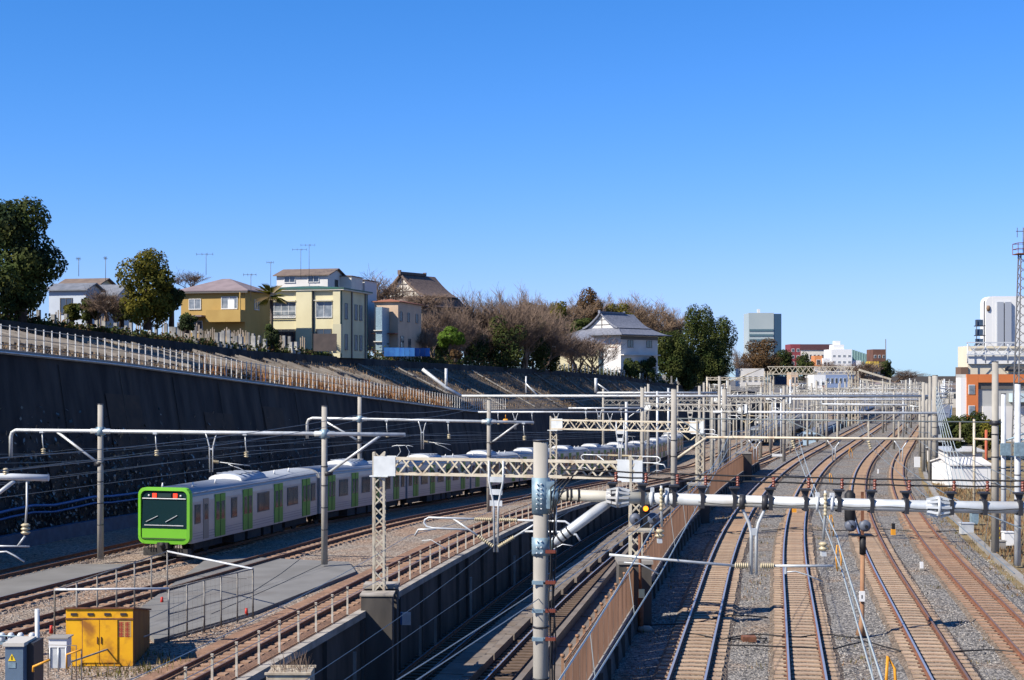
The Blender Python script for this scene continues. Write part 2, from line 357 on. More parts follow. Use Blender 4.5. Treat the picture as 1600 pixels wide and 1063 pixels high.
# steel posts and drains on the wall face
mb = MB()
for Y in (50, 56.5, 67, 70, 78, 90): x = lane(-16.1, Y); mb.box(x, x+.12, Y-.06, Y+.06, TZ(Y), TZ(Y)+random.uniform(1.2, 2.2))
part(mb, 'drain_pipe', m_conc, wl)
Yx = [Y for Y in Yw if Y <= 153]
wr = thing('parapet_wall', 'low concrete parapet between the sunken lines and the slab walkway', 'wall', (lane(-7.3, 20), 20, -4))
mb = MB()
ribbon(mb, lambda Y: (lane(-7.4,Y), Y, TZ(Y)-.3), lambda Y: (lane(-7.4,Y), Y, .8), Yx)
ribbon(mb, lambda Y: (lane(-7.12,Y), Y, .8), lambda Y: (lane(-7.12,Y), Y, .3), Yx); part(mb, 'wall_face', m_blue_steel_shade, wr)  # concrete face coloured blue-grey: its skylit shade is painted on
mb = MB(); ribbon(mb, lambda Y: (lane(-7.30,Y), Y, .805), lambda Y: (lane(-7.1,Y), Y, .805), Yx); part(mb, 'coping', m_walk, wr)
# walkway slabs between parapet and brown fence, and in the cutting
wk = MB(); wk.box(-.86, .86, -1.45, 1.45, -.12, 0); slab = wk.mesh('walkway_slab', m_walk)
pv = tag(thing('raised_walkway', None, None, (lane(-6.3, 20), 20, .4)), kind='structure')
mb = MB(); ribbon(mb, lambda Y: (lane(-7.15,Y), Y, .33), lambda Y: (lane(-5.3,Y), Y, .33), Yx); part(mb, 'walkway_base', m_conc, pv)
for Y in steps(38, 150, 3.0):
    x = lane(-6.25, Y); inst(slab, 'walkway_slab', pv, (x-lane(-6.3,20), Y-20, .05+random.uniform(-.01,.015)), -atan2(lane(0,Y+1)-lane(0,Y), 1))
pv2 = tag(thing('cutting_walkway', None, None, (lane(-13.6, 20), 20, TZ(20))), kind='structure')
mb2 = MB(); mb2.box(-.55, .55, -1.2, 1.2, -.3, 0); slab2 = mb2.mesh('paving_slab', m_walk)
mb2 = MB(); mb2.box(-.2, .2, -2.45, 2.45, -.3, .05); trough = mb2.mesh('cable_trough', m_walk)
for Y in steps(44, 160, 2.46):
    x = lane(-13.65, Y); inst(slab2, 'paving_slab', pv2, (x-lane(-13.6,20), Y-20, .1+random.uniform(-.02,.02)), -.175)
for Y in steps(44, 160, 4.95):
    inst(trough, 'cable_trough', pv2, (lane(-12.82, Y)-lane(-13.6,20), Y-20, .12), -.175)
# low wall carrying the brown fence
wf = thing('low_wall', 'low dark concrete wall under the rusty brown fence, edge of the right yard', 'wall', (lane(-5.4, 20), 20, -.4))
mb = MB(); ribbon(mb, lambda Y: (lane(-5.28,Y), Y, .55), lambda Y: (lane(-5.15,Y), Y, -.45), Yx); part(mb, 'wall_face', m_twall, wf)
mb = MB(); ribbon(mb, lambda Y: (lane(-5.55,Y), Y, .57), lambda Y: (lane(-5.24,Y), Y, .57), Yx); part(mb, 'coping', m_conc, wf)
for Y in steps(40, 150, 2.2):
    mb = MB(); x = lane(-5.2, Y); mb.box(x-.05, x+.09, Y-.06, Y+.06, -.4, .45); part(mb, 'buttress', m_twall, wf)
# brown fence: posts, mesh panels, top rail
bf = thing('mesh_fence', 'rusty brown mesh panel fence with posts beside the slab walkway', 'fence', (lane(-5.4, 38), 38, .57))
Yp = steps(38, 152, 1.45)
pm = MB(); pm.beam((0,0,0), (0,0,1.62), .07, .07); pm.ball((0,0,1.62), .07, n=6); pme = pm.mesh('post', m_rustpost)
ox, oy, oz = ORG[bf.name]
PIERY = [57.5, 98, 138]
for k, Y in enumerate(Yp):
    if any(abs(Y-p) < 1.2 for p in PIERY): continue
    inst(pme, 'post', bf, (lane(-5.42, Y)-ox, Y-oy, 0))
    if k < len(Yp)-1:
        mb = MB(); Y2 = Yp[k+1]
        mb.quad((lane(-5.36,Y)+.01, Y+.04, .6), (lane(-5.36,Y2), Y2-.04, .6), (lane(-5.36,Y2), Y2-.04, 1.98), (lane(-5.36,Y)+.01, Y+.04, 1.98))
        o = part(mb, 'mesh_panel', m_brownfence, bf)
mb = MB()
for z in (2.02,): mb.path([(lane(-5.38,Y), Y, z) for Y in Yp[::2]], .032, 6)
part(mb, 'top_rail', m_rustpost, bf)
# pier blocks on that wall where truss masts stand
for Y in PIERY:
    mb = MB(); x = lane(-5.1, Y); mb.box(x-.95, x+.3, Y-.8, Y+.8, -.4, 2.15); mb.box(x-1.0, x+.36, Y-.86, Y+.86, 2.15, 2.28, 1)
    solo(mb, 'pier_block', [m_twall, m_conc], {57.5:'dark concrete pier block under the nearest truss mast, between fence and track', 98:'dark concrete pier block under the second truss mast behind the pipe beam', 138:'small dark pier block farthest along the brown fence'}[Y], 'pier')
# right-hand cable trough / edge kerb
mb = MB(); ribbon(mb, lambda Y: (lane(11.6,Y), Y, -.12), lambda Y: (lane(12.0,Y), Y, -.12), steps(40, 300, 3)); ribbon(mb, lambda Y: (lane(11.6,Y), Y, -.4), lambda Y: (lane(11.6,Y), Y, -.12), steps(40, 300, 3)); struct(mb, 'cable_trough_kerb', m_conc)
# concrete service road and pad on the left
mb = MB()
ribbon(mb, lambda Y: (XA(Y)-5.4+1.5*max(0,(Y-68)/8), Y, -.17), lambda Y: (XA(Y)-1.25, Y, -.17), steps(44, 75, 2)); struct(mb, 'service_road', m_pad)
pad = [gnd(242,1000,-.12), gnd(400,955,-.12), gnd(556,893,-.12), gnd(545,878,-.12), gnd(420,872,-.12), gnd(330,868,-.12), gnd(205,960,-.12)]
mb = MB(); mb.poly(pad); 
for a, b in zip(pad, pad[1:]+pad[:1]): mb.quad((a.x,a.y,-.4), (b.x,b.y,-.4), b, a)
struct(mb, 'concrete_pad', m_pad)

# ---------------------------------------------------------------- railway tracks
sb = MB(); sb.box(-1.03, 1.03, -.17, .17, -.20, 0); sb.box(-.72,-.46,-.07,.07,0,.02,1); sb.box(.46,.72,-.07,.07,0,.02,1)
slp_me = sb.mesh('sleeper', [m_sleeper, m_plate])
sb = MB(); sb.box(-1.03, 1.03, -.17, .17, -.20, 0); sb.box(-.72,-.46,-.07,.07,0,.02,1); sb.box(.46,.72,-.07,.07,0,.02,1)
slp_me2 = sb.mesh('sleeper', [m_sleeper_rust, m_plate])
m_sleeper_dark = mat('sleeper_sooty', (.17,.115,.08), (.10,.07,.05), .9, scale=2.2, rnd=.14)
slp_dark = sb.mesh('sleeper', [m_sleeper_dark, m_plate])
sb = MB(); sb.box(-.8, .8, -.17, .17, -.20, 0)
slp_far = sb.mesh('sleeper', mat('sleeper_buried_ends', (.42,.29,.19), (.33,.21,.135), .9, scale=2.2, rnd=.14))
def track(label, X, Y0, Y1, zf, nsl, top, sme, spacing=.69, bed=m_ballast, group=None, bedw=1.04):
    t = thing('railway_track', label, 'railway track', (X(Y0), Y0, zf(Y0)-.3), 0, group); o = ORG[t.name]
    Ys = steps(Y0, min(Y1,330), 2.5) + ([330+20*k for k in range(1, int((Y1-330)/20)+1)] if Y1 > 330 else [])
    g = .567
    for sgn in (-1, 1):
        mb = MB(); i0 = 0
        prof = [(-.07,-.145),(-.07,-.125),(-.014,-.11),(-.014,-.035),(-.037,-.02),(-.037,.01),(.037,.01),(.037,-.02),(.014,-.035),(.014,-.11),(.07,-.125),(.07,-.145)]
        for Y in Ys:
            h = (X(Y+.5)-X(Y-.5)); L = sqrt(1+h*h); nx, ny = 1/L, -h/L
            for a, z in prof: mb.v.append((X(Y)+(sgn*g+a)*nx, Y+(sgn*g+a)*ny, zf(Y)+z))
        n = len(prof)
        for k in range(len(Ys)-1):
            for j in range(n-1): mb.face((k*n+j, k*n+j+1, (k+1)*n+j+1, (k+1)*n+j), 1 if j == 5 else 0)
        part(mb, 'rail', [m_rail, top if not isinstance(top, tuple) else top[0 if sgn < 0 else 1]], t)
    mb = MB()
    if bed:
        offs = [(-bedw-.25,-.36),(-bedw,-.185),(-.6,-.175),(.6,-.175),(bedw,-.185),(bedw+.25,-.36)]
        for Y in Ys:
            h = (X(Y+.5)-X(Y-.5)); L = sqrt(1+h*h)
            for a, z in offs: a = a*(1 if Y < 85 or zf is not flat else max(.80, 1-(Y-85)*.012)); mb.v.append((X(Y)+a/L, Y-a*h/L, zf(Y)+z+random.uniform(-.012,.012)))
        n = len(offs)
        for k in range(len(Ys)-1):
            for j in range(n-1): mb.face((k*n+j, k*n+j+1, (k+1)*n+j+1, (k+1)*n+j), 0, True)
        part(mb, 'ballast_bed', bed, t, kind='stuff')
    Y = Y0; c = 0; rest = MB()
    while Y < min(Y1, 300):
        h = (X(Y+.5)-X(Y-.5)); L = sqrt(1+h*h); rz = -atan2(h, 1)+random.uniform(-.008,.008); z = zf(Y)-.15+random.uniform(-.008,.006)
        if c < nsl: inst(slp_far if (Y > 92+random.uniform(-9,9) and zf is flat) else sme, 'sleeper', t, (X(Y)+random.uniform(-.03,.03)-o[0], Y-o[1], z-o[2]), rz)
        else: rest.obox((X(Y), Y, z-.1), 1.6, .3, .1, rz)
        c += 1; Y += spacing/L
    if rest.v: part(rest, 'sleepers_far', slp_far.materials[0], t, kind='stuff')
    return t
flat = lambda Y: 0.0
track('first track of the right yard, nearest the brown fence, with polished rails', lambda Y: lane(-2.67,Y), 42, 620, flat, 290, m_rail_top, slp_me)
track('second track of the right yard, running almost straight up the picture', lambda Y: lane(1.10,Y), 42, 620, flat, 290, m_rail_top, slp_me)
track('third track of the right yard, passing just right of the post signal', lambda Y: lane(5.53,Y), 42, 620, flat, 290, (m_rail_top, m_rail_dull), slp_me)
track('fourth track, rightmost, with dull rusty rails', lambda Y: lane(9.03,Y), 42, 620, flat, 290, m_rail_dull, slp_me2)
track('track on which the green fronted train stands', XA, 45, 330, LZ, 60, m_rail_top, slp_me2, bed=m_lballast)
track('track passing through the mesh enclosure behind the yellow store', XB, 45, 330, LZ, 110, m_rail_dull, slp_me2, bed=m_lballast)
track('rusty brown siding along the pale post fence', lambda Y: lane(-18.55,Y), 42, 330, LZ, 110, m_rail_dull, slp_me2, bed=mat('rust_dust_bed', (.27,.155,.10), (.17,.10,.065), .95, scale=1.2, bump=.04, bscale=10), bedw=1.5)
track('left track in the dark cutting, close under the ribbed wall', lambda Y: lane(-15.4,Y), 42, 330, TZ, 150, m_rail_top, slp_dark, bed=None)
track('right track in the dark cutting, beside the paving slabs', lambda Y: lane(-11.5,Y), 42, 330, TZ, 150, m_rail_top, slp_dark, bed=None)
track('track hidden between the train and the tall dark wall', lambda Y: XA(Y)-5.2, 60, 330, LZ, 0, m_rail_dull, slp_me2, bed=m_lballast)

# cables lying across the yard
def ycable(pts, lab):
    mb = MB(); P = [gnd(x, y, -.16) for x, y in pts]; Q = []
    for a, b in zip(P, P[1:]):
        for k in range(4): Q.append(a.lerp(b, k/4)+Vector((0, random.uniform(-.07,.07), random.uniform(0,.03))))
    mb.path(Q+[P[-1]], .028, 5); solo(mb, 'cable', m_cable, lab, 'cable')
ycable([(1000,978),(1080,975),(1140,962),(1200,965)], 'black cable across the first track, nearest the post signal base')
ycable([(1075,990),(1130,1000),(1180,991),(1250,996),(1300,992),(1345,998)], 'black cable crossing the second track at the foot of the signal post')
ycable([(1120,1008),(1210,1010),(1300,1015),(1350,1003),(1410,1018)], 'lowest black cable sagging between the second and third track')
ycable([(1190,830),(1240,827),(1310,830),(1360,826),(1450,832),(1530,828)], 'thin cable crossing the yard behind the post signal')
ycable([(1085,836),(1110,830),(1150,835),(1180,834)], 'short cable across the first track under the pipe beam')
ycable([(1480,1020),(1540,1015),(1600,1022)], 'black cable reaching the rusty fourth track near the right edge')

# ---------------------------------------------------------------- the tall wall, slope and hill on the left
big = thing('retaining_wall', 'very tall dark stained wall behind the train, in full shade', 'wall', (WX(50), 50, 0))
mb = MB()
for Y in Yh:
    for k in range(6):
        t = k/5; mb.v.append((WX(Y)+1.8*(1-t), Y, (LZ(Y)-.3)*(1-t)+WZ(Y)*t))
for k in range(len(Yh)-1):
    for j in range(5): mb.face((k*6+j, k*6+j+1, (k+1)*6+j+1, (k+1)*6+j)[::-1])
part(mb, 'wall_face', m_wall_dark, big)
mb = MB(); ribbon(mb, lambda Y: (WX(Y)-.5, Y, WZ(Y)+.05), lambda Y: (WX(Y)+.25, Y, WZ(Y)+.05), Yh)
ribbon(mb, lambda Y: (WX(Y)+.25, Y, WZ(Y)+.05), lambda Y: (WX(Y)+.25, Y, WZ(Y)-.25), Yh); part(mb, 'coping', m_conc, big)
for k, (Y, t0, t1, L_) in enumerate(((98,.45,.8,4.5),(112,.35,.72,5),(123,.5,.8,4),(90,.2,.5,4),(137,.4,.75,6))):
    P = lambda y, t: (WX(y)+1.8*(1-t)+.06, y, (LZ(y)-.3)*(1-t)+WZ(y)*t)
    mb = MB(); mb.quad(P(Y,t0), P(Y+L_,t0), P(Y+L_,t1), P(Y,t1)); part(mb, 'repair_panel', mat('repair_panel', (.06,.045,.035), (.035,.03,.026), .9, scale=1), big)
for k, Y in enumerate(steps(70, 190, 7.3)):
    P = lambda y, t: Vector((WX(y)+1.8*(1-t)+.05, y, (LZ(y)-.3)*(1-t)+WZ(y)*t))
    mb = MB(); mb.beam(P(Y,.02), P(Y+.4,.95), .05, .04); part(mb, 'joint_strip', m_wall_dark if k % 2 else m_twall, big)
# slope above it
mb = MB()
for Y in Yh:
    for k in range(8):
        t = k/7; x = WX(Y)*(1-t)+EX(Y)*t-.4; z = (WZ(Y)+.05)*(1-t)+(EZ(Y)-.85)*t; n = 0 if k in (0,7) else random.uniform(-.18,.18)
        mb.v.append((x, Y+random.uniform(-.5,.5), z+n))
for k in range(len(Yh)-1):
    for j in range(7): mb.face((k*8+j, k*8+j+1, (k+1)*8+j+1, (k+1)*8+j)[::-1], 0, True)
struct(mb, 'slope', m_slope)
mb = MB()
for Y in Yh: mb.v += [(EX(Y)-.35, Y, EZ(Y)-1.1), (EX(Y)-.5, Y, EZ(Y)), (EX(Y)-1.0, Y, EZ(Y))]
for k in range(len(Yh)-1):
    for j in range(2): mb.face((k*3+j, k*3+j+1, (k+1)*3+j+1, (k+1)*3+j)[::-1])
o = struct(mb, 'hilltop_edge_wall', m_wall_dark)
mb = MB(); ribbon(mb, lambda Y: (EX(Y)-260, Y, EZ(Y)-.1+2), lambda Y: (EX(Y)-.9, Y, EZ(Y)-.1), Yh); struct(mb, 'hilltop_ground', m_soil)
# concrete frame ribs running up the slope
def spt(Y, t, dz=0): return Vector((WX(Y)*(1-t)+EX(Y)*t-.4, Y, (WZ(Y)+.05)*(1-t)+(EZ(Y)-.85)*t+dz))
sl = thing('slope_framework', 'pale concrete framework of ribs running up the shaded slope', 'slope framework', tuple(spt(90, 0)))
k = 0
for Y in steps(88, 172, 1.15):
    t1 = 1.0 if Y > 100 else .6+.4*(Y-88)/12
    mb = MB(); mb.beam(spt(Y-.3, random.uniform(.10,.3), .35), spt(Y, t1*random.uniform(.55,.95), .38), .05, .2); part(mb, 'rib', m_slope_rib, sl)
for Y in steps(178, 330, 14):
    mb = MB(); mb.beam(spt(Y, .02, .2), spt(Y+3, .98, .2), .3, .14); part(mb, 'stair_ramp', m_conc, sl)
mb = MB()
for t in (.3,.5,.7): mb.path([spt(Y, t, .15) for Y in steps(88,168,4)], .07, 4)
part(mb, 'cross_rib', m_slope_rib, sl)
# pale railing on top of the tall wall
rf = thing('railing', 'long pale steel railing along the top of the tall dark wall', 'railing', (WX(84), 84, WZ(84)))
pb = MB(); pb.box(-.034,.034,-.03,.03,0,1.5); rp = pb.mesh('post', mat('railing_white', (.80,.80,.76), (.6,.58,.54), .6, scale=4)); o = ORG[rf.name]
Ypr = [80 + .88*k + .0006*k*k for k in range(130)]
for Y in Ypr: inst(rp, 'post', rf, (WX(Y)-o[0], Y-o[1], WZ(Y)+.05-o[2]))
for dz in (.35, .85, 1.45):
    mb = MB(); mb.path([(WX(Y), Y, WZ(Y)+dz) for Y in Ypr[::4]], .022, 4); part(mb, 'rail', m_whitepost if dz > 1 else m_fencegrey, rf)
# low outrigger walkway brackets below the railing
mb = MB(); mb.path([(WX(Y)+.35, Y, WZ(Y)-.15) for Y in Ypr[::4]], .05, 5); part(mb, 'edge_pipe', m_galv, rf)

# ================================================================ THE TRAIN
def train():
    t = thing('train', 'long silver commuter train with green front and green doors, below the tall dark wall', 'train', (XA(76), 76, 0))
    O = ORG[t.name]
    m_silver = mat('train_silver', (.50,.50,.485), (.40,.41,.42), .34, metal=.4, scale=.35, stretch=(1,1,2.5))
    m_green = mat('train_green', (.16,.48,.03), (.14,.42,.025), .35, scale=.4, spec=.5)
    m_doorg = mat('train_door_green', (.10,.33,.035), (.08,.25,.03), .4, scale=.5)
    m_roof = mat('train_roof', (.30,.33,.38), (.24,.27,.32), .6, scale=.6)
    m_under = mat('train_underframe', (.025,.025,.027), (.05,.045,.04), .8, scale=2)
    m_cabglass = mat('cab_glass', (.01,.03,.035), rough=.06, spec=.9)
    m_brown = mat('train_cab_door', (.30,.25,.20), rough=.5)
    m_lampred = mat('tail_lamp', (.6,.02,.01), rough=.4, emit=((1,.05,.02), 1.2))
    m_lampwhite = mat('head_lamp', (.8,.8,.8), rough=.2)
    L = 17.75; W = 1.42; Z0, Z1 = .78, 3.32; th0 = atan2(.25, 1)
    def carbody():
        mb = MB(); pr = []
        pr = [(-W,Z0),(-W,1.2),(-W,2.9),(-W+.03,3.2),(-W+.12,3.38)]
        top = [(-W+.32,3.52),(-.7,3.62),(0,3.66),(.7,3.62),(W-.32,3.52)]
        prof = pr + top + [(-x, z) for x, z in reversed(pr)]
        n = len(prof)
        for y in (0, L-.35):
            for x, z in prof: mb.v.append((x, y, z))
        for j in range(n-1): mb.face((j, j+1, n+j+1, n+j), 1 if 4 <= j <= 9 else 0, 4 <= j <= 9)
        mb.face((n-1, 0, n, 2*n-1), 0); mb.face(tuple(range(n)), 0); mb.face(tuple(range(n, 2*n))[::-1], 0)
        mb.box(-.5,.5, L-.4, L+.02, .95, 3.2, 2)           # gangway
        mb.beam((W-.02, 0, 3.36), (W-.02, L-.35, 3.36), .07, .05, 1)
        return mb.mesh('car_body', [m_silver, m_roof, m_under])
    body_me = carbody()
    rm = MB()
    for z in (.98, 1.12, 1.26, 3.18): rm.box(W, W+.012, .2, L-.5, z, z+.03)
    for y in (.02, L-.37): rm.box(W, W+.02, y, y+.03, .8, 3.35)
    trim_me = rm.mesh('side_rib', mat('train_rib', (.26,.27,.28), rough=.5))
    dm = MB(); dm.box(0, .035, -.62, .62, .86, 3.12, 0)
    for s_ in (-1, 1): dm.box(.03, .045, s_*.31-.2, s_*.31+.2, 1.75, 2.72, 1)
    dm.box(.035, .05, -.012, .012, .86, 3.12, 2); door_me = dm.mesh('door', [m_doorg, m_glass, m_under])
    wm = MB(); wm.box(0,.03,-.82,.82,1.68,2.78,0); wm.box(.025,.04,-.76,-.02,1.74,2.72,1); wm.box(.025,.04,.02,.76,1.74,2.72,1); win_me = wm.mesh('window', [m_frame_d, m_glass])
    wm = MB(); wm.box(0,.03,-.36,.36,1.68,2.78,0); wm.box(.025,.04,-.3,.3,1.74,2.72,1); win2_me = wm.mesh('window', [m_frame_d, m_glass])
    am = MB(); n = 10
    for y in (0, 3.4):
        for k in range(n+1):
            a = pi*k/n; am.v.append((-1.02*cos(a), y+(0 if True else 0), 3.5+.42*sin(a)**.7))
    for k in range(n): am.face((k, k+1, n+2+k, n+1+k), 0, True)
    am.face(tuple(range(n+1))[::-1], 1); am.face(tuple(range(n+1, 2*n+2)), 1)
    for k in range(4): am.box(-.75,.75,.5+.75*k,.8+.75*k,3.9,3.945,2)
    ac_me = am.mesh('air_conditioner', [mat('train_ac_top', (.33,.38,.46), rough=.5), m_white, m_roof])
    um = MB()
    for y0, y1, z in ((1.2,1.9,.1),(3.0,3.7,.1),(L-4.3,L-3.6,.1),(L-2.5,L-1.8,.1)):
        for x in (-.56,.56): um.path([(x-.06,(y0+y1)/2,.43),(x+.06,(y0+y1)/2,.43)], .43, 12, 0)
    for y0 in (1.0, L-4.6): um.box(-1.05,-.8,y0,y0+3.4,.35,.75); um.box(.8,1.05,y0,y0+3.4,.35,.75)
    for y0, y1 in ((5.4,6.8),(7.2,9.0),(9.4,10.4),(10.8,12.1)): um.box(-1.3,1.3,y0,y1,.28,.85)
    un_me = um.mesh('underframe', m_under)
    pm_ = MB()
    pm_.path([(-.5,0,3.68),(-.35,.75,4.2),(-.3,.1,4.65)], .03, 5); pm_.path([(.5,0,3.68),(.35,.75,4.2),(.3,.1,4.65)], .03, 5); pm_.path([(-.85,.1,4.6),(-.5,.1,4.68),(.5,.1,4.68),(.85,.1,4.6)], .03, 5)
    pm_.box(-.6,.6,-.6,.6,3.62,3.74); pan_me = pm_.mesh('pantograph', m_galv)
    vm = MB(); vm.tube((0,0,3.6),(0,0,3.85),.07,8,r2=.03); vent_me = vm.mesh('roof_antenna', m_white)
    s = 0.0; th = th0
    pos = Vector((XA(76), 76.0)); 
    for c in range(11):
        Yc = pos.y; dz = LZ(Yc+17)-LZ(Yc); yaw = -atan2(.25, 1)
        car = bpy.data.objects.new('car', body_me); col.objects.link(car); car.parent = t
        z = LZ(Yc); car.location = (XA(Yc)-O[0], Yc-O[1], z-O[2]); car.rotation_euler = (math.asin(dz/L*1.0), 0, yaw)
        def sub(me, nm, y, x=0, z=0, rz=0):
            o = bpy.data.objects.new(nm, me); col.objects.link(o); o.parent = car; o.location = (x, y, z); o.rotation_euler = (0,0,rz); return o
        dys = [3.35, 6.9, 11.25, 15.55] if c == 0 else [2.1, 6.45, 10.8, 15.2]
        for y in dys:
            sub(door_me, 'door', y, W)
        for a, b in zip(dys, dys[1:]): sub(win_me if b-a > 4 else win2_me, 'window', (a+b)/2, W)
        if c: sub(win2_me, 'window', .75, W)
        sub(win2_me, 'window', L-1.05, W)
        sub(trim_me, 'side_rib', 0); sub(ac_me, 'air_conditioner', 7.0, 0); sub(un_me, 'underframe', 0)
        for y in ((1.5, 4.2) if c == 0 else (3.0,)): sub(vent_me, 'roof_antenna', y, .75)
        sub(vent_me, 'roof_antenna', 12.2, .75); sub(vent_me, 'roof_antenna', 14.4, .75)
        if c in (2, 5, 8): sub(pan_me, 'pantograph', 3.0)
        if c == 0:
            o = sub(vent_me, 'roof_antenna', .55, -.5)
            # green front mask: rounded-rectangle ring, dark glass, green apron
            def rr(w_, z0, z1, r, n=5):
                P = []
                for cx, cz, a0 in ((w_-r, z0+r, -90), (w_-r, z1-r, 0), (-w_+r, z1-r, 90), (-w_+r, z0+r, 180)):
                    for k in range(n+1): a = R(a0+90*k/n); P.append((cx+r*cos(a), cz+r*sin(a)))
                return P
            A = rr(1.45, .76, 3.66, .38); B = rr(1.30, .92, 3.50, .28); n = len(A)
            mb = MB(); mb.v += [(x, .05, z) for x, z in A] + [(x, -.28, z) for x, z in A] + [(x, -.30, z) for x, z in B] + [(x, -.16, z) for x, z in B]
            for r_ in range(3):
                for j in range(n): j2 = (j+1) % n; mb.face((r_*n+j, r_*n+j2, (r_+1)*n+j2, (r_+1)*n+j), 0, r_ == 0)
            mb.face(tuple(3*n+j for j in range(n)), 0)
            mb.box(-1.27, 1.27, -.25, -.12, 1.0, 1.54, 0)
            mb.box(-1.25, 1.25, -.262, -.25, 1.02, 1.06, 1)
            sub(mb.mesh('front_mask', [m_green, m_under]), 'front_mask', 0)
            mb = MB(); mb.v += [(-1.27,-.252,1.56),(1.27,-.252,1.56),(1.27,-.2,3.48),(-1.27,-.2,3.48),(-1.2,-.17,3.5),(1.2,-.17,3.5)]; mb.face((0,1,2,3)); sub(mb.mesh('windscreen', [m_cabglass]), 'windscreen', 0)
            mb = MB(); mb.box(-1.22,1.22,-.275,-.245,3.08,3.12,0); mb.box(-1.1,1.1,-.29,-.255,1.70,1.74,1)
            sub(mb.mesh('trim_strip', [m_white, m_galv]), 'trim_strip', 0)
            mb = MB(); mb.beam((.1,-.29,1.9),(.75,-.27,2.25),.03,.03); mb.beam((-1.0,-.29,1.9),(-.35,-.27,2.2),.03,.03); sub(mb.mesh('wiper', [m_galv]), 'wiper', 0)
            for x in (-.55, .62): mb = MB(); mb.box(x-.1,x+.1,-.27,-.2,3.14,3.36); sub(mb.mesh('tail_lamp', [m_lampred]), 'tail_lamp', 0)
            for x in (-.86, .93): mb = MB(); mb.ball((x,-.23,3.25),.06,n=8); sub(mb.mesh('head_lamp', [m_lampwhite]), 'head_lamp', 0)
            mb = MB(); mb.box(-.35,.4,-.262,-.22,3.16,3.36); sub(mb.mesh('destination_display', [mat('display_dark', (.03,.05,.05), rough=.2)]), 'destination_display', 0)
            mb = MB(); mb.box(-1.25,1.25,-.1,.3,.12,.5); mb.box(-.3,.3,-.45,0,.55,.85); mb.ball((0,-.45,.75),.16,n=8)
            for x in (-.9,-.75,-.6,.55,.7,.85): mb.tube((x,-.15,.85),(x,-.2,.45),.03,5)
            sub(mb.mesh('coupler_skirt', [m_under]), 'coupler_skirt', 0)
            mb = MB(); mb.box(0,.03,.35,1.0,1.75,2.75,0); mb.box(.02,.04,.42,.93,1.82,2.7,1); sub(mb.mesh('cab_window', [m_frame_d, m_glass]), 'cab_window', 0, W)
            mb = MB(); mb.box(0,.03,1.35,1.95,.9,3.0,0); mb.box(.02,.04,1.45,1.85,1.9,2.7,1); sub(mb.mesh('cab_door', [m_brown, m_glass]), 'cab_door', 0, W)
            # patch between mask and body so the cab end is closed
        pos = pos + Vector((sin(-yaw), cos(yaw)))*L
    return t
train()

# ================================================================ OVERHEAD EQUIPMENT
def insulator_stack(mb, p, d, n=5, r=.09, l=.3, m=0):
    """ribbed insulator of length l from p along d"""
    p = Vector(p); d = Vector(d).normalized(); prof = []
    for k in range(n): o = l*k/n; prof += [(r*.5, o), (r, o+l/n*.35), (r, o+l/n*.55), (r*.5, o+l/n*.95)]
    mb.lathe(p, prof, 8, m, d=d)
def hang(parent, p, drop, ins=True):
    """pipe hanger with an insulator at the foot that carries the messenger wire"""
    mb = MB(); p = Vector(p); mb.obox((p.x,p.y,p.z-.04), .2,.34,.1); mb.path([p, p+Vector((.02,0,-drop*.6)), p+Vector((.06,0,-drop))], .03, 6)
    insulator_stack(mb, p+Vector((.06,0,-drop)), (.05,0,-1), 3, .13, .32, 1); part(mb, 'hanger', [m_galv, m_insul_w], parent)
def yhang(parent, p, drop, along, spread=.55):
    """Y-shaped drop bracket"""
    p = Vector(p); a = Vector(along).normalized(); mb = MB()
    for s_ in (-1, 1):
        mb.path([p+a*s_*spread/2, p+a*s_*spread*.36+Vector((0,0,-drop*.12)), p+a*s_*.09+Vector((0,0,-drop*.34)), p+a*s_*.07+Vector((0,0,-drop))], .035, 6)
    mb.beam(p+a*-.1+Vector((0,0,-drop*.4)), p+a*.1+Vector((0,0,-drop*.4)), .05,.09); part(mb, 'drop_bracket', m_galv, parent)
def steady(parent, p, along, length, sgn=1):
    """registration arm: insulator, tube and curved steady arm"""
    p = Vector(p); a = Vector(along).normalized()*sgn; mb = MB()
    insulator_stack(mb, p+a*.12, a, 5, .085, .3, 1); mb.tube(p+a*.42, p+a*length, .022, 6)
    q = p+a*(length*.45); mb.path([q+Vector((0,0,-.05)), q+a*.25+Vector((0,0,-.13)), q+a*.6+Vector((0,0,-.2)), q+a*1.1+Vector((0,0,-.42))], .02, 5); part(mb, 'registration_arm', [m_galv, m_insul_w], parent)
def clampring(parent, p, rad, m=None, h=.3):
    mb = MB(); mb.tube(Vector(p)-Vector((0,0,h/2)), Vector(p)+Vector((0,0,h/2)), rad+.03, 10)
    mb.box(p[0]-rad-.1, p[0]+rad+.1, p[1]-.05, p[1]+.05, p[2]-h*.4, p[2]+h*.4); part(mb, 'clamp', m or m_bluegrey, parent)
def pole(parent, base, top, r0, r1=None, m=None, n=14):
    mb = MB(); mb.tube(base, top, r0, n, r2=r1 or r0*.92); mb.tube(top, Vector(top)+Vector((0,0,.04)), (r1 or r0*.92)+.012, n, 1)
    o = part(mb, 'pole', [m or m_conc_pole, m_darkmetal], parent)
    b = Vector(base); t = Vector(top)
    if n < 10: return
    for f in (.22,.36,.5,.62):
        mb = MB(); p = b.lerp(t, f); mb.tube(p-Vector((0,0,.02)), p+Vector((0,0,.02)), r0+.012, n); part(mb, 'pole_band', m_darkmetal, parent)
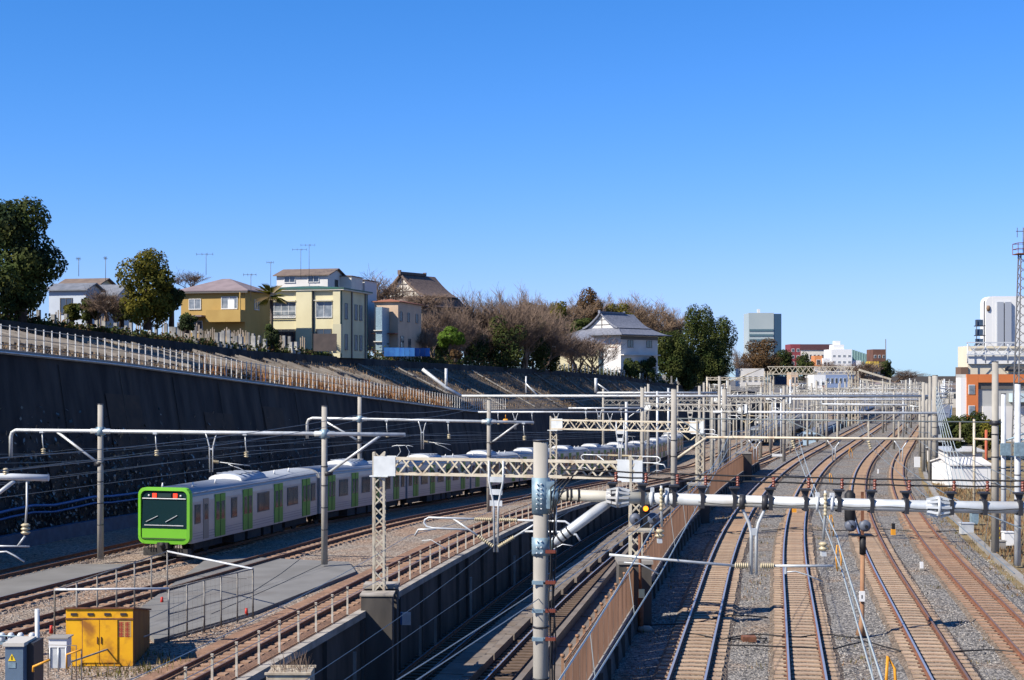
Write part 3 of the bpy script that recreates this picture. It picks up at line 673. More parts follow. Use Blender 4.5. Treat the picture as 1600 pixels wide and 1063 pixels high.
def lattice(mb, p0, p1, wd, dp, bay, rr=.035, m=0, faces='all', side=None):
    """square lattice boom between two points"""
    p0, p1 = Vector(p0), Vector(p1); d = (p1-p0); Ln = d.length; d.normalize()
    if abs(d.z) > .9: u = Vector(side or (1,0,0)); v = d.cross(u).normalized(); u = v.cross(d).normalized()
    else: v = Vector((0,0,1)); u = d.cross(v).normalized()
    C = [(a*wd/2, b*dp/2) for a, b in ((-1,-1),(1,-1),(1,1),(-1,1))]
    for a, b in C: mb.beam(p0+u*a+v*b, p1+u*a+v*b, rr*2, rr*2, m)
    n = max(2, int(Ln/bay)); 
    for fi in range(4):
        if faces == 'two' and fi % 2 == 0: continue
        (a0, b0), (a1, b1) = C[fi], C[(fi+1) % 4]
        for k in range(n):
            q = [(a0,b0),(a1,b1)] if k % 2 == 0 else [(a1,b1),(a0,b0)]
            s_ = p0+d*(Ln*k/n)+u*q[0][0]+v*q[0][1]; e = p0+d*(Ln*(k+1)/n)+u*q[1][0]+v*q[1][1]
            mb.beam(s_, e, rr*1.3, rr*1.3, m)

# ---- nearest portal: concrete pole, big pipe beam across the right yard
BD = Vector((1, -.1, 0)); 
g1 = thing('catenary_portal', 'nearest concrete pole carrying the thick white pipe beam across the right yard', 'catenary mast', (.64, 32.8, -.3))
P0 = Vector((.64, 32.8, 0)); bz = at(845, 773, 32.8).z
def bp(px):                                      # axis of the pipe beam at a measured column
    y = interp(px, [(845,772),(870,773),(1110,783),(1450,792),(1600,793.5),(1760,795)])
    k = (px-800)/FP; Y = (32.8+.205*.64)/(1+.205*k)
    return Vector((k*Y, Y, CAMH-(y-HY)/FP*Y))
pole(g1, (P0.x, P0.y, -.3), (P0.x, P0.y, at(845,690,32.8).z), .175, .165, n=20)
B0, B1 = bp(862), bp(1745)
mb = MB(); mb.path([B0, bp(1014)], [.125,.135], 16); part(mb, 'beam', mat('beam_cream', (.56,.53,.44), (.47,.44,.36), .5, scale=2.5), g1)
mb = MB(); mb.path([bp(1014), bp(1464), B1], .128, 16); part(mb, 'beam', m_galv, g1)
def flange(q, m):
    d = (bp(1500)-bp(1200)).normalized(); mb = MB(); mb.path([q-d*.03, q+d*.03], .23, 16); mb.path([q-d*.26, q-d*.04], [.145,.155], 12)
    for k in range(10):
        a = 2*pi*k/10; v = d.cross(Vector((0,0,1))).normalized(); w_ = v.cross(d); o = (v*cos(a)+w_*sin(a))
        mb.beam(q+o*.215-d*.02, q+o*.15-d*.25, .014,.05); mb.beam(q+o*.215+d*.02, q+o*.15+d*.25, .014,.05); mb.tube(q+o*.19-d*.07, q+o*.19+d*.07, .018, 5)
    part(mb, 'flange', m, g1)
flange(bp(966), m_galv); flange(bp(1467), m_galv)
mb = MB(); x = P0.x; zc = bz
mb.tube((x, 32.8, zc-.42), (x, 32.8, zc+.38), .2, 16)
mb.box(x-.02, x+.3, 32.8-.16, 32.8+.16, zc-.3, zc+.3); mb.tube((x+.2,32.8,zc+.01),(x+.42,32.75,zc-.01),.2,14); part(mb, 'clamp', m_bluegrey, g1); mb = MB()
mb.tube((x, 32.8, zc-1.35), (x, 32.8, zc-.95), .2, 16); mb.box(x, x+.26, 32.8-.1, 32.8+.1, zc-1.3, zc-1.0); part(mb, 'clamp', m_bluegrey, g1)
mb = MB()
for k in range(6):
    for sx in (-.07, .03): mb.ball((x+sx-.02, 32.8-.21, zc-.3+.11*k), .022, 0, 6)
for k in range(3):
    for sx in (-.07, .03): mb.ball((x+sx-.02, 32.8-.21, zc-1.28+.13*k), .022, 0, 6)
part(mb, 'bolts', m_white, g1, kind='stuff')
mb = MB(); q0 = Vector((x+.22, 32.8, zc-1.12)); q1 = bp(950)+Vector((0,.0,-.12)); mb.path([q0, q0.lerp(q1,.08), q1], [.07,.115,.115], 14)
for f in (.16,.24,.33): q = q0.lerp(q1, f); d = (q1-q0).normalized(); mb.path([q-d*.02, q+d*.02], .125, 14, 1)
part(mb, 'brace', [m_galv, m_darkmetal], g1)
for y, wd in ((861,.03),(909,.03),(953,.03),(997,.03)):
    z = at(845, y, 32.8).z; mb = MB(); mb.tube((x,32.8,z-.035),(x,32.8,z+.035),.18,16); mb.box(x-.2,x+.05,32.8-.2,32.8-.16,z-.04,z+.04); part(mb, 'pole_clamp', m_bluegrey, g1)
    mb = MB(); mb.box(x+.1,x+.32,32.62,32.78,z-.035,z+.04); mb.ball((x+.3,32.68,z),.055,0,8,(1,1,.8)); part(mb, 'cable_cleat', m_insul, g1)
mb = MB()
for k, dx in enumerate((.22,.255,.29,.33)):
    pts = [(x+dx-.0, 32.66, -.3)]+[(x+dx+.03*sin(k*2+j*1.7)-.02, 32.64+.02*k, zc-3.9+j*.55) for j in range(7)]+[(x+dx, 32.6, zc-.25),(x+dx+.06*k, 32.58, zc+.18),(x+.42+.1*k, 32.7, zc+.33+.03*k)]
    mb.path(pts, .017, 5)
part(mb, 'cable', m_cable, g1)
mb = MB(); mb.tube((x+.33,32.75,zc-1.0),(x+.33,32.75,zc-.1),.03,8); part(mb, 'conduit', m_galv, g1)
mb = MB()
for px in (886, 892, 904): q = bp(px); mb.path([q+Vector((-.02,0,.0)), q+Vector((.02,0,0))], .15, 14)
part(mb, 'beam_strap', m_cable, g1)
# feeder insulators on the beam
INS = [957,1004,1053,1097,1147,1203,1258,1310,1361,1415,1485,1537,1592,1645,1700]
for px in INS:
    q = bp(px); mb = MB(); mb.box(q.x-.045,q.x+.035,q.y-.155,q.y+.155,q.z-.155,q.z+.16); mb.poly([(q.x-.10,q.y-.03,q.z+.28),(q.x+.09,q.y-.03,q.z+.30),(q.x+.04,q.y-.03,q.z+.12),(q.x-.03,q.y-.03,q.z+.12)])
    mb.box(q.x-.1,q.x+.11,q.y-.1,q.y+.1,q.z+.28,q.z+.32); part(mb, 'bracket', m_darkmetal, g1)
    mb = MB(); insulator_stack(mb, q+Vector((.08,.0,.33)), (0,0,1), 4, .042, .22); part(mb, 'insulator', m_insul, g1)
for dz, dy in ((.44,.08),(.56,.09)):
    mb = MB(); mb.path([bp(px)+Vector((0,dy,dz+(0 if i % 2 else -.012))) for i, px in enumerate(range(878,1746,27))], .019, 5); part(mb, 'feeder_cable', m_cable, g1)
mb = MB(); mb.path([bp(px)+Vector((0,-.145,-.03+.02*sin(px*.06))) for px in range(1090,1746,12)], .009, 4); part(mb, 'cable', m_cable, g1)
for px in (1193, 1214): q = bp(px)
# big drop bracket and the insulated arms for tracks one and two
qa, qb = bp(1160), bp(1195); ax = (qb-qa).normalized(); foot = at(1178, 898, qa.y-.05)
mb = MB()
for s_, q in ((-1, qa), (1, qb)):
    c = Vector(((foot.x)+s_*.055, qa.y-.03, foot.z)); mb.path([q+Vector((0,0,-.14)), q+Vector((-s_*.02,0,-.2)), c+Vector((s_*.05,0,1.12)), c+Vector((0,0,.9)), c], .036, 8)
mb.box(foot.x-.07,foot.x+.07,qa.y-.06,qa.y,foot.z+.85,foot.z+1.0); part(mb, 'drop_bracket', m_galv, g1)
for q in (qa, qb): mb = MB(); mb.path([q-ax*.06, q+ax*.06], .165, 14); part(mb, 'strap', m_darkmetal, g1)
arm_z = at(1178, 884, qa.y).z; fx = foot.x; yy = qa.y-.05
mb = MB(); insulator_stack(mb, (fx-.12,yy,arm_z), (-1,0,.02), 7, .072, .3, 1); mb.tube((fx-.42,yy,arm_z+.005), at(952,867,yy+.1), .03, 8)
q = at(1003, 884, yy); mb.path([at(975,879,yy), at(1000,881,yy), at(1029,897,yy)], .016, 5); part(mb, 'registration_arm', [m_galv, m_insul_w], g1)
mb = MB(); insulator_stack(mb, (fx+.14,yy,arm_z), (1,0,-.01), 7, .072, .3, 1); mb.tube((fx+.44,yy,arm_z), at(1302,884.5,yy), .03, 8)
mb.path([at(1228,894,yy), at(1243,893,yy), at(1262,899,yy), at(1285,909,yy)], .016, 5); mb.box(*sum([[v-.02, v+.02] for v in at(1227,890,yy)[:2]], []), at(1227,897,yy).z, at(1227,886,yy).z); part(mb, 'registration_arm', [m_galv, m_insul_w], g1)
# suspension insulator of the second-track catenary and the one over the first track
for px, lab in ((1287, 0), (1032, 1)):
    q = bp(px); mb = MB(); mb.path([q+Vector((0,-.16,.3)), q+Vector((0,-.17,-.1)), q+Vector((-.03,-.1,-.75)) if not lab else q+Vector((.02,-.1,-.6))], .03, 6)
    insulator_stack(mb, q+Vector((0,-.18,.25)), (0,0,-1), 6, .045, .5, 1)
    e = q+Vector((-.03,-.1,-.8 if not lab else -.65)); insulator_stack(mb, e, (0,0,-1), 2, .1, .2, 1); mb.obox((e.x,e.y,e.z-.30), .1,.2,.08); part(mb, 'hanger', [m_galv, m_insul_w], g1)
for px in (1277, 1300, 1019, 1042):
    mb = MB(); q = bp(px); mb.path([q-ax*.03, q+ax*.03], .17, 14); mb.box(q.x-.04,q.x+.04,q.y-.06,q.y+.06,q.z+.13,q.z+.24); part(mb, 'strap', m_white_pole, g1)

# ---- truss portals over the cutting
def truss_portal(label, Yl, Yr, zb, al=-16.2, ar=-5.35, zl=None, zr=2.28, hang_=True, group=None, sc_=1.0, far=False, plate=True):
    xl, xr = lane(al, Yl), lane(ar, Yr); zl = LZ(Yl)+.05 if zl is None else zl
    g = thing('truss_portal', label, 'catenary gantry', (xl, Yl, zl), 0, group)
    rr = .045 if not far else .05; ww = .42*sc_
    for (x_, y_, z_) in ((xl, Yl, zl), (xr, Yr, zr)):
        mb = MB(); lattice(mb, (x_, y_, z_), (x_, y_, zb+.55), ww, ww, .42*sc_, rr, faces='all' if not far else 'two'); part(mb, 'lattice_mast', m_far_steel if far else m_cream, g)
    p0, p1 = Vector((xl-.1, Yl, zb)), Vector((xr+.1, Yr, zb)); mb = MB(); lattice(mb, p0, p1, .42, .62, .52, rr*1.05, faces='all' if not far else 'two'); part(mb, 'truss_beam', m_far_steel if far else m_cream, g)
    d = (p1-p0).normalized()
    if plate:
        for p, s_ in ((p0, 1), (p1, -1)):
            mb = MB(); mb.beam(p-d*s_*.15+Vector((0,-.27,0)), p+d*s_*.85+Vector((0,-.27,0)), .03, .8)
            mb.beam(p-d*s_*.15+Vector((0,.27,0)), p+d*s_*.85+Vector((0,.27,0)), .03, .8)
            mb.beam(p-d*s_*.2+Vector((0,0,-.42)), p+d*s_*.6+Vector((0,0,-.42)), .6, .05); part(mb, 'gusset_plate', m_gusset, g)
    if hang_:
        # tapered hanging frame in mid-span with cantilevers to both sides
        c = p0.lerp(p1, .47); low = -3.35 if not far else -2.2; mb = MB()
        for s_ in (-1, 1): mb.path([c+d*s_*.30+Vector((0,-.3,.3)), c+d*s_*.30+Vector((0,-.3,-.5)), c+d*s_*.1+Vector((0,-.3,-1.4)), c+d*s_*.07+Vector((0,-.3,low))], .045, 5)
        for dz in (-.45,-.95,-1.4): mb.beam(c-d*.26+Vector((0,-.3,dz)), c+d*.26+Vector((0,-.3,dz)), .04, .22)
        part(mb, 'hanging_frame', m_far_steel if far else m_galv, g)
        for s_ in (-1, 1):
            q = c+Vector((0,-.3,-2.05)); mb = MB(); a = d*s_; L_ = 2.85
            insulator_stack(mb, q+a*.15, a, 9, .085, .75, 1); mb.path([q+a*.9, q+a*L_, q+a*(L_+.17)+Vector((0,0,-.1)), q+a*(L_+.2)+Vector((0,0,-.22)), q+a*(L_+.1)+Vector((0,0,-.36)), q+a*(L_-.15)+Vector((0,0,-.42)), q+a*1.2+Vector((0,0,-.44))], .045, 7)
            b0 = c+Vector((0,-.3,-3.2)); b1 = q+a*1.8+Vector((0,0,-.02)); m_ = b0.lerp(b1, .42); insulator_stack(mb, b0.lerp(b1,.05), b1-b0, 9, .085, .8, 1); mb.tube(m_, b1, .04, 7)
            mb.path([q+a*(L_-.3)+Vector((0,0,-.46)), q+a*(L_+.45)+Vector((0,0,-.5)), q+a*(L_+.6)+Vector((0,0,-.75))], .045, 6)
            mb.path([q+a*(L_+.3)+Vector((0,0,-.95)), q+a*(L_-.1)+Vector((0,0,-.9)), q+a*(L_-.75)+Vector((0,0,-1.25))], .02, 5); part(mb, 'cantilever', [m_galv, m_insul_w], g)
    return g
truss_portal('nearest cream lattice gantry over the dark cutting, with grey end plates', 60.6, 57.5, 5.72, zl=.55)
truss_portal('second lattice gantry over the cutting, behind the pole of the pipe beam', 104, 98, 6.0, zl=-.2)
truss_portal('third lattice gantry over the cutting, in front of the far railway cluster', 147, 138, 6.35, zl=-1.4, far=True, sc_=1.2)
for Y, lb in ((192, 'fourth'), (236, 'fifth'), (282, 'sixth'), (330, 'seventh')):
    truss_portal(lb+' lattice gantry over the cutting, small among the far masts', Y, Y-8, 6.4, zl=-3.6, zr=.5, far=True, sc_=1.2, hang_=Y < 240)
# concrete pier under the nearest truss mast on the left wall, with its boxes
x_ = lane(-16.3, 60.6)
mb = MB(); mb.box(x_-.5, x_+.75, 59.2, 60.2, -3.9, .55); mb.box(x_-.55, x_+.8, 61.0, 62.0, -3.9, .6); mb.box(x_-.5, x_+.2, 60.2, 61.0, -3.9, .35); mb.box(x_-.6,x_+.85,60.95,62.05,.6,.75,1); mb.box(x_-.55,x_+.8,59.15,60.25,.55,.62,1)
solo(mb, 'pier_block', [m_twall, m_cap], 'dark double pier on the left wall of the cutting, carrying the nearest lattice mast', 'pier')
for (px, py, Yq, s_, lb) in ((586,1008,60,.36,'lower pale sign plate on the dark pier of the cutting wall'), (635,967,62.5,.36,'pale sign plate on a bracket right of the dark pier'), (619,929,62,.26,'small lilac plate near the top of the dark pier')):
    q = Vector((lane(-15.65, Yq), Yq, at(px, py, Yq).z)); q.x = (px-800)/FP*Yq
    mb = MB(); mb.box(q.x-s_*.5, q.x+s_*.5, q.y, q.y+.05, q.z-s_*.75, q.z+s_*.75); mb.box(q.x-s_*.5-.08, q.x-s_*.5, q.y, q.y+.25, q.z-s_*.7, q.z+s_*.7, 1); mb.box(q.x-.03, q.x+.03, q.y+.05, q.y+.9, q.z-.03, q.z+.03, 1)
    solo(mb, 'sign_plate', [m_white_pole, m_bluepipe], lb, 'sign')

# ---- portals over the left yard
def left_portal(label, px, py_base, py_top, ybeam, endl, endr, Y, braces=(), hangs=(), ys=(), Yfix=None, ball=False, bend=True, z0=None, group=None):
    """poles at given columns; pipe beam square to the line; all at about depth Y"""
    def P(pxx, py): return at(pxx, py, Y-.22*((pxx-px[0])/FP*Y)*.9)
    g = thing('catenary_portal', label, 'catenary mast', tuple(P(px[0], py_base[0])), 0, group)
    for x_, b_, t_ in zip(px, py_base, py_top): pole(g, P(x_, b_), P(x_, t_), .165, .14)
    zb = P(px[0], ybeam[0])
    def B(pxx): return P(pxx, ybeam[0]+(ybeam[1]-ybeam[0])*(pxx-px[0])/(px[-1]-px[0]))
    pts = [B(endl+8), B((endl+endr)/2), B(endr)]
    if bend: pts = [B(endl)+Vector((0,0,-1.45)), B(endl)+Vector((0,0,-.35)), B(endl+2)+Vector((0,0,-.12)), B(endl+8)+Vector((0,0,0))]+pts[1:]
    mb = MB(); mb.path(pts, .1, 10)
    if ball: q = B(endl); mb.tube(q, q+Vector((0,0,-.35)), .04, 6); mb.ball(q+Vector((0,0,-.5)), .15, 0, 8)
    part(mb, 'beam', m_galv, g)
    for x_ in px: clampring(g, B(x_), .16, None, .45); mb = MB(); q = B(x_); mb.path([q+Vector((-.5,0,0)), q+Vector((.5,0,0))], .14, 8); part(mb, 'flange', m_galv, g)
    for a, za, b in braces:
        mb = MB(); mb.tube(P(a, za), B(b), .07, 8); part(mb, 'brace', m_galv, g); clampring(g, P(a, za), .16, m_darkmetal, .2)
    for h_ in hangs: hang(g, B(h_)+Vector((0,0,-.08)), .85)
    for y_ in ys: yhang(g, B(y_)+Vector((0,0,-.06)), 1.95, (1,0,0)); steady(g, B(y_)+Vector((0,-.1,-1.45)), (1,0,-.12), 2.0)
    return g
left_portal('pair of concrete poles with a pipe beam right in front of the train', (157, 507), (873, 882), (632, 635), (674, 678), 17, 633, 76, braces=((155,725,87),(512,740,597)), hangs=(66,243,383), ys=(330,))
left_portal('pair of concrete poles with a pipe beam behind the first train car', (562, 764), (795, 800), (620, 625), (655, 659), 480, 834, 103, braces=((562,690,500),(768,692,812)), hangs=(604,700,818), ys=(660,))
left_portal('slim portal behind the second pair of poles, with a ball on its left end', (1003,), (700,), (612,), (645, 645), 747, 1003, 140, bend=False, ball=True, hangs=(778,830,), ys=(805,869)) if False else None
def simple_portal(label, poles, beamY, Y, z0, pr=.15, hangs=(), ys=(), group=None, m=None, br=.1, ztop=None, cat='catenary mast'):
    """poles (x, z_top, z_base) and a straight pipe beam from x0 to x1 at height beamY"""
    g = thing('catenary_portal', label, cat, (poles[0][0], Y, poles[0][2]), 0, group)
    for x_, zt, zb in poles: pole(g, (x_, Y, zb), (x_, Y, zt), pr, pr*.85, n=10)
    x0, x1, z = beamY; mb = MB(); mb.tube((x0, Y-.2, z), (x1, Y-.2, z), br, 8); part(mb, 'beam', m or m_galv, g)
    for x_ in hangs: hang(g, (x_, Y-.2, z-.08), .8)
    for x_ in ys: yhang(g, (x_, Y-.2, z-.06), 1.6, (1,0,0))
    return g
def X_(px, Y): return (px-800)/FP*Y
Y = 142; simple_portal('slim beam with a ball end and yellow hanging disc, left of the second lattice gantry', [(X_(1003,Y), at(0,610,Y).z, -1.6)], (X_(747,Y), X_(1000,Y), at(0,644,Y).z), Y, 0, hangs=(X_(778,Y), X_(831,Y), X_(915,Y)), ys=(X_(805,Y), X_(869,Y), X_(953,Y)), br=.09)
mb = MB(); q = at(790, 648, 141.8); mb.tube(q, q+Vector((0,0,-.35)), .03, 6); mb.ball(q+Vector((0,0,-.65)), .3, 0, 10, (1,.4,1)); solo(mb, 'hanging_disc', m_orange, 'small yellow disc hanging from the slim beam', 'marker')
# long pale pipe beam crossing the whole picture, braced up to the slope
Y = 168
g = simple_portal('long pale pipe beam spanning from the slope far over all the lines', [(X_(1052,Y)+3, 8.3, -4), (X_(1225,Y), 8.3, -.3), (X_(1448,Y), 8.6, -.3)], (X_(720,Y), X_(1450,Y), at(0,619,Y).z), Y, 0, br=.15, pr=.2)
mb = MB(); mb.path([at(720,619,Y-.2), at(697,606,Y-.2), at(660,577,Y-.2)], .2, 8); mb.tube(at(697,606,Y-.2)+Vector((0,0,2.2)), at(697,606,Y-.2)+Vector((0,0,-.4)), .16, 8)
mb.tube(at(842,620,Y-.2), at(822,600,Y-.2), .1, 6); mb.tube(at(822,588,Y-.2), at(822,614,Y-.2), .1, 6)
part(mb, 'brace', m_galv, g)
Y = 200
g = simple_portal('pale beam behind the long one with an upright stub at its left end', [(X_(1013,Y), at(0,600,Y).z, -4.5),(X_(1100,Y), at(0,598,Y).z, -4.5)], (X_(931,Y), X_(1120,Y), at(0,614,Y).z), Y, 0, br=.15, pr=.2)
mb = MB(); mb.tube(at(931,591,Y-.2), at(931,614,Y-.2), .2, 8); mb.tube(at(934,600,Y-.2), at(953,613,Y-.2), .1, 6); part(mb, 'end_stub', m_galv, g)
Y = 128; g = simple_portal('thin beam on two drop tubes just right of the train pantographs', [(X_(1004,Y), at(0,606,Y).z, -1.2)], (X_(888,Y), X_(1004,Y), at(0,638,Y).z), Y, 0, br=.08, pr=.17, m=m_galv, hangs=(X_(915,Y), X_(970,Y)), ys=(X_(936,Y),))

# ---- second portal of the right yard: V-truss between pole 1053 and the far right pole
g3 = thing('catenary_portal', 'second portal of the right yard with a slim white bar hung under a dark chord', 'catenary mast', tuple(at(1053, 818, 88)))
def Bq(px, y0, y1): t = (px-1053)/(1555-1053); Y = 88*79.5/(79.5+(88-79.5)*t) if True else 0; Y = 1/((1-t)/88+t/79.5); return at(px, y0+(y1-y0)*t, Y)
pole(g3, at(1053,818,88), at(1053,608,88), .2, .17, n=14); pole(g3, at(1555,862,79.5), at(1555,566,79.5), .21, .17, n=14)
mb = MB(); mb.tube(Bq(1053,654,660), Bq(1565,654,660), .04, 6); part(mb, 'top_chord', m_wire, g3)
mb = MB(); mb.tube(Bq(1104,683,687), Bq(1505,684,687), .075, 8); mb.tube(Bq(1522,686,686), Bq(1552,687,687), .06, 8); part(mb, 'beam', m_cream, g3)
mb = MB(); mb.tube(at(1057,717,88), Bq(1104,684,687), .085, 8); part(mb, 'brace', m_cream, g3)
for a, b in ((1105,1062),(1300-5,1230)): 
    mb = MB(); mb.beam(Bq(a,684,687), Bq(b,655,660), .05,.05); part(mb, 'tie', m_wire, g3)
for px in (1146,1165,1213,1261,1308,1357,1404,1500):
    mb = MB(); mb.beam(Bq(px,655,660), Bq(px,684,687), .07,.07); part(mb, 'hanger_bar', m_cream, g3)
for px in (1180, 1303, 1408): yhang(g3, Bq(px,687,690), 1.15, (1,0,0), .75)
for px in (1238, 1357): q = Bq(px,687,690); mb = MB(); insulator_stack(mb, q, (.3,0,-1), 4, .1, .5); part(mb, 'insulator', m_insul_w, g3)
clampring(g3, at(1555,661,79.5), .2, m_darkmetal, .25)

# ---- further portals of the right yard
def yard_portal(label, Y, a0=-7.9, a1=12.0, zb=6.6, zt=8.4, pr=.17, mids=(), truss=False, group=None, hs=(-2.67,1.1,5.53,9.03)):
    x0, x1 = lane(a0, Y), lane(a1, Y-4); g = thing('catenary_portal', label, 'catenary mast', (x0, Y, -.3), 0, group)
    for x_, y_ in ((x0, Y), (x1, Y-4)): pole(g, (x_, y_, -.3), (x_, y_, zt), pr, pr*.85, n=8)
    mb = MB(); L = lambda x_: Vector((x_, Y-4*(x_-x0)/(x1-x0)-.2, zb))
    if truss: lattice(mb, L(x0), L(x1), .4, .7, .8, .05, faces='two')
    else: mb.tube(L(x0-.6), L(x1+1.5), .12, 7)
    part(mb, 'beam', m_far_steel if truss else m_white_pole, g)
    for a in hs: 
        q = L(lane(a, Y)); mb = MB(); mb.tube(q, q+Vector((0,0,-1.0)), .05, 5); insulator_stack(mb, q+Vector((0,0,-1.0)), (0,0,-1), 3, .15, .4); part(mb, 'hanger', m_far_steel, g)
    return g
FARP = [(140, 'portal of the right yard just past the bend, with tall left pole', 6.0, 9.4, False), (186, 'portal of the right yard at the foot of the rising cluster', 6.5, 8.6, False),
        (214, 'lattice portal of the right yard among the far cluster', 6.7, 8.4, True), (240, 'pipe portal of the right yard behind the first lattice one', 6.6, 8.2, False),
        (268, 'second lattice portal of the right yard in the far cluster', 6.8, 8.6, True), (300, 'pipe portal of the right yard behind the second lattice one', 6.9, 8.4, False),
        (335, 'third lattice portal of the right yard in the far cluster', 6.8, 8.6, True), (375, 'tiny pipe portal near the end of the right yard', 6.8, 8.4, False), (420, 'tiny lattice portal near the end of the right yard', 6.8, 8.5, True), (480, 'farthest tiny portal where the tracks vanish', 6.8, 8.6, True)]
for Y, lb, zb, zt, tr in FARP: yard_portal(lb, Y, zb=zb, zt=zt, truss=tr)
for k, (Y, a0, a1, zb, zt) in enumerate(((200,-2.0,7.3,5.6,7.4),(228,-5.0,12.0,5.2,7.8),(255,-8.5,3.2,5.8,8.6),(284,-4.8,12.2,5.4,7.6),(318,-8.2,7.4,6.0,8.2),(350,-5.0,12.5,5.6,7.8),(395,-8.0,14.0,6.0,8.2),(448,-5.0,14.0,6.2,8.4))):
    yard_portal(('short portal straddling the second and third track far off','low pipe portal among the far lattice ones','far portal with tall slim poles left of centre','low pale portal deep in the far cluster','thin portal between two far lattice ones','dim pipe portal near the overbridge','second dim portal near the overbridge','last low portal under the overbridge')[k], Y, a0=a0, a1=a1, zb=zb, zt=zt, truss=k % 3 == 1, hs=(-2.67,1.1,5.53,9.03) if a0 < -4 and a1 > 9 else (1.1,))
CL = ['cream','grey','pale','rusty']
k = 0
for Y in range(176, 470, 14):
    for a in random.sample((-27,-23,-20.3,-16.9,-13.6,-9.2,-5.0,-.8,3.3,7.3,11.2,12.6), 4):
        k += 1; zt = random.uniform(5.6,9.0); zb_ = -.3 if a > -5.5 else (-4.6 if Y > 230 else TZ(Y)); x = lane(a, Y); mb = MB(); mb.tube((x,Y,zb_),(x,Y,zt),random.uniform(.1,.2),7); arm = random.choice((-1,1)); mb.tube((x,Y,zt-.9),(x+arm*2.6,Y,zt-.7),.06,5); mb.tube((x,Y,zt-2.2),(x+arm*1.9,Y,zt-.8),.045,4); mb.tube((x+arm*2.2,Y,zt-.8),(x+arm*2.2,Y,zt-1.7),.08,5)
        solo(mb, 'catenary_mast', [m_far_steel, m_conc_pole, m_galv][k % 3], 'single mast with a side arm in the far tangle of railway masts', 'catenary mast', 'single masts of the far railway cluster')
def wide(label, Y, xa, xb, zb, zt, zg, group=None):
    g = thing('catenary_portal', label, 'catenary mast', (xa, Y, zg), 0, group)
    for x_ in (xa, xb): pole(g, (x_, Y, zg), (x_, Y, zt), .2, .17, n=8)
    mb = MB(); lattice(mb, (xa, Y-.2, zb), (xb, Y-.2, zb), .4, .7, .9, .06, faces='two'); part(mb, 'beam', m_far_steel, g)
    for k in range(5): x_ = xa+(xb-xa)*(k+.7)/5.4; mb = MB(); mb.tube((x_,Y-.2,zb),(x_,Y-.2,zb-1.4),.06,5); part(mb, 'hanger', m_cream, g)
for Y, lb in ((212,'left lattice portal over the train lines, nearest of the far ones'),(250,'second far lattice portal over the train lines'),(290,'third far lattice portal over the train lines'),(340,'fourth far lattice portal over the train lines'),(400,'farthest lattice portal over the train lines')):
    wide(lb, Y, XA(min(Y,330))-3+.3*max(0,Y-330), lane(-17.5, Y), 5.6 if Y < 300 else 6.6, 7.6, -4.5)
# tall signal bridge in the distance
g = thing('signal_bridge', 'long far lattice signal bridge below the white buildings', 'signal bridge', (X_(1197,300), 300, -.3))
for px in (1197, 1206, 1328, 1338): mb = MB(); lattice(mb, (X_(px,300), 300, -4), (X_(px,300), 300, 10.4), .6, .6, 1.0, .08, faces='two'); part(mb, 'leg', m_cream, g)
mb = MB(); lattice(mb, at(1200,579,300), at(1335,579,300), 1.0, 1.5, 1.1, .09, faces='two'); part(mb, 'truss_beam', m_cream, g)
mb = MB(); lattice(mb, at(1104,592,300), at(1196,592,300), .8, .5, 1.1, .07, faces='two'); mb.tube(at(1105,575+14,300), at(1105,640,300), .2, 6); mb.tube(at(1122,604,300), at(1190,576,300), .12, 6); part(mb, 'side_beam', m_cream, g)
mb = MB(); mb.beam(at(1342,578,300), at(1392,593,300), .3,.4); mb.beam(at(1342,592,300), at(1392,600,300), .3,.3); part(mb, 'sloping_tie', m_cream, g)

# ---- single poles on the right
for px, pb, pt, Y, r, m_, lb in ((1590,878,600,74.6,.17,m_white_pole,'white tubular pole nearest the right edge, on the dry verge'),
                                 (1568,842,616,85,.15,m_white_pole,'slimmer white pole with a grey box, between concrete pole and white pole'),
                                 (1461,745,587,137.7,.3,m_conc_pole,'thick concrete pole with many stay wires beside the teal box'),
                                 (1443,735,597,147,.2,m_conc_pole,'slimmer concrete pole just left of the thick one'),
                                 (1132,736,608,147,.27,m_conc_pole,'concrete pole standing at the far end of the brown fence'),
                                 (1003,730,605,152,.2,m_conc_pole,'bluish pole behind the second lattice gantry'),
                                 (1522,800,655,104,.1,m_cream,'thin pole beside the green shrubs')):
    g = thing('pole', lb, 'pole', tuple(at(px,pb,Y)-Vector((0,0,.2)))); pole(g, at(px,pb,Y)-Vector((0,0,.2)), at(px,pt,Y), r, r*.85, m_)
    if px in (1568, 1590):
        q = at(px, 702, Y); mb = MB(); mb.box(q.x-.25,q.x+.3,q.y-.35,q.y-.15,q.z-.35,q.z+.35); part(mb, 'box', m_bluegrey, g)
        mb = MB(); mb.tube(at(px,690,Y), at(px+40,675,Y), .05, 6); mb.tube(at(px,712,Y), at(px+42,718,Y), .05, 6); part(mb, 'arm', m_bluegrey, g)
# staying wires of the thick pole
mb = MB()
for k in range(5): mb.tube(at(1462,602+6*k,137.7), at(1512-7*k,762,118), .035, 4)
solo(mb, 'stay_wires', m_wire_pale, 'bundle of pale stay wires slanting down from the thick concrete pole', 'wires')

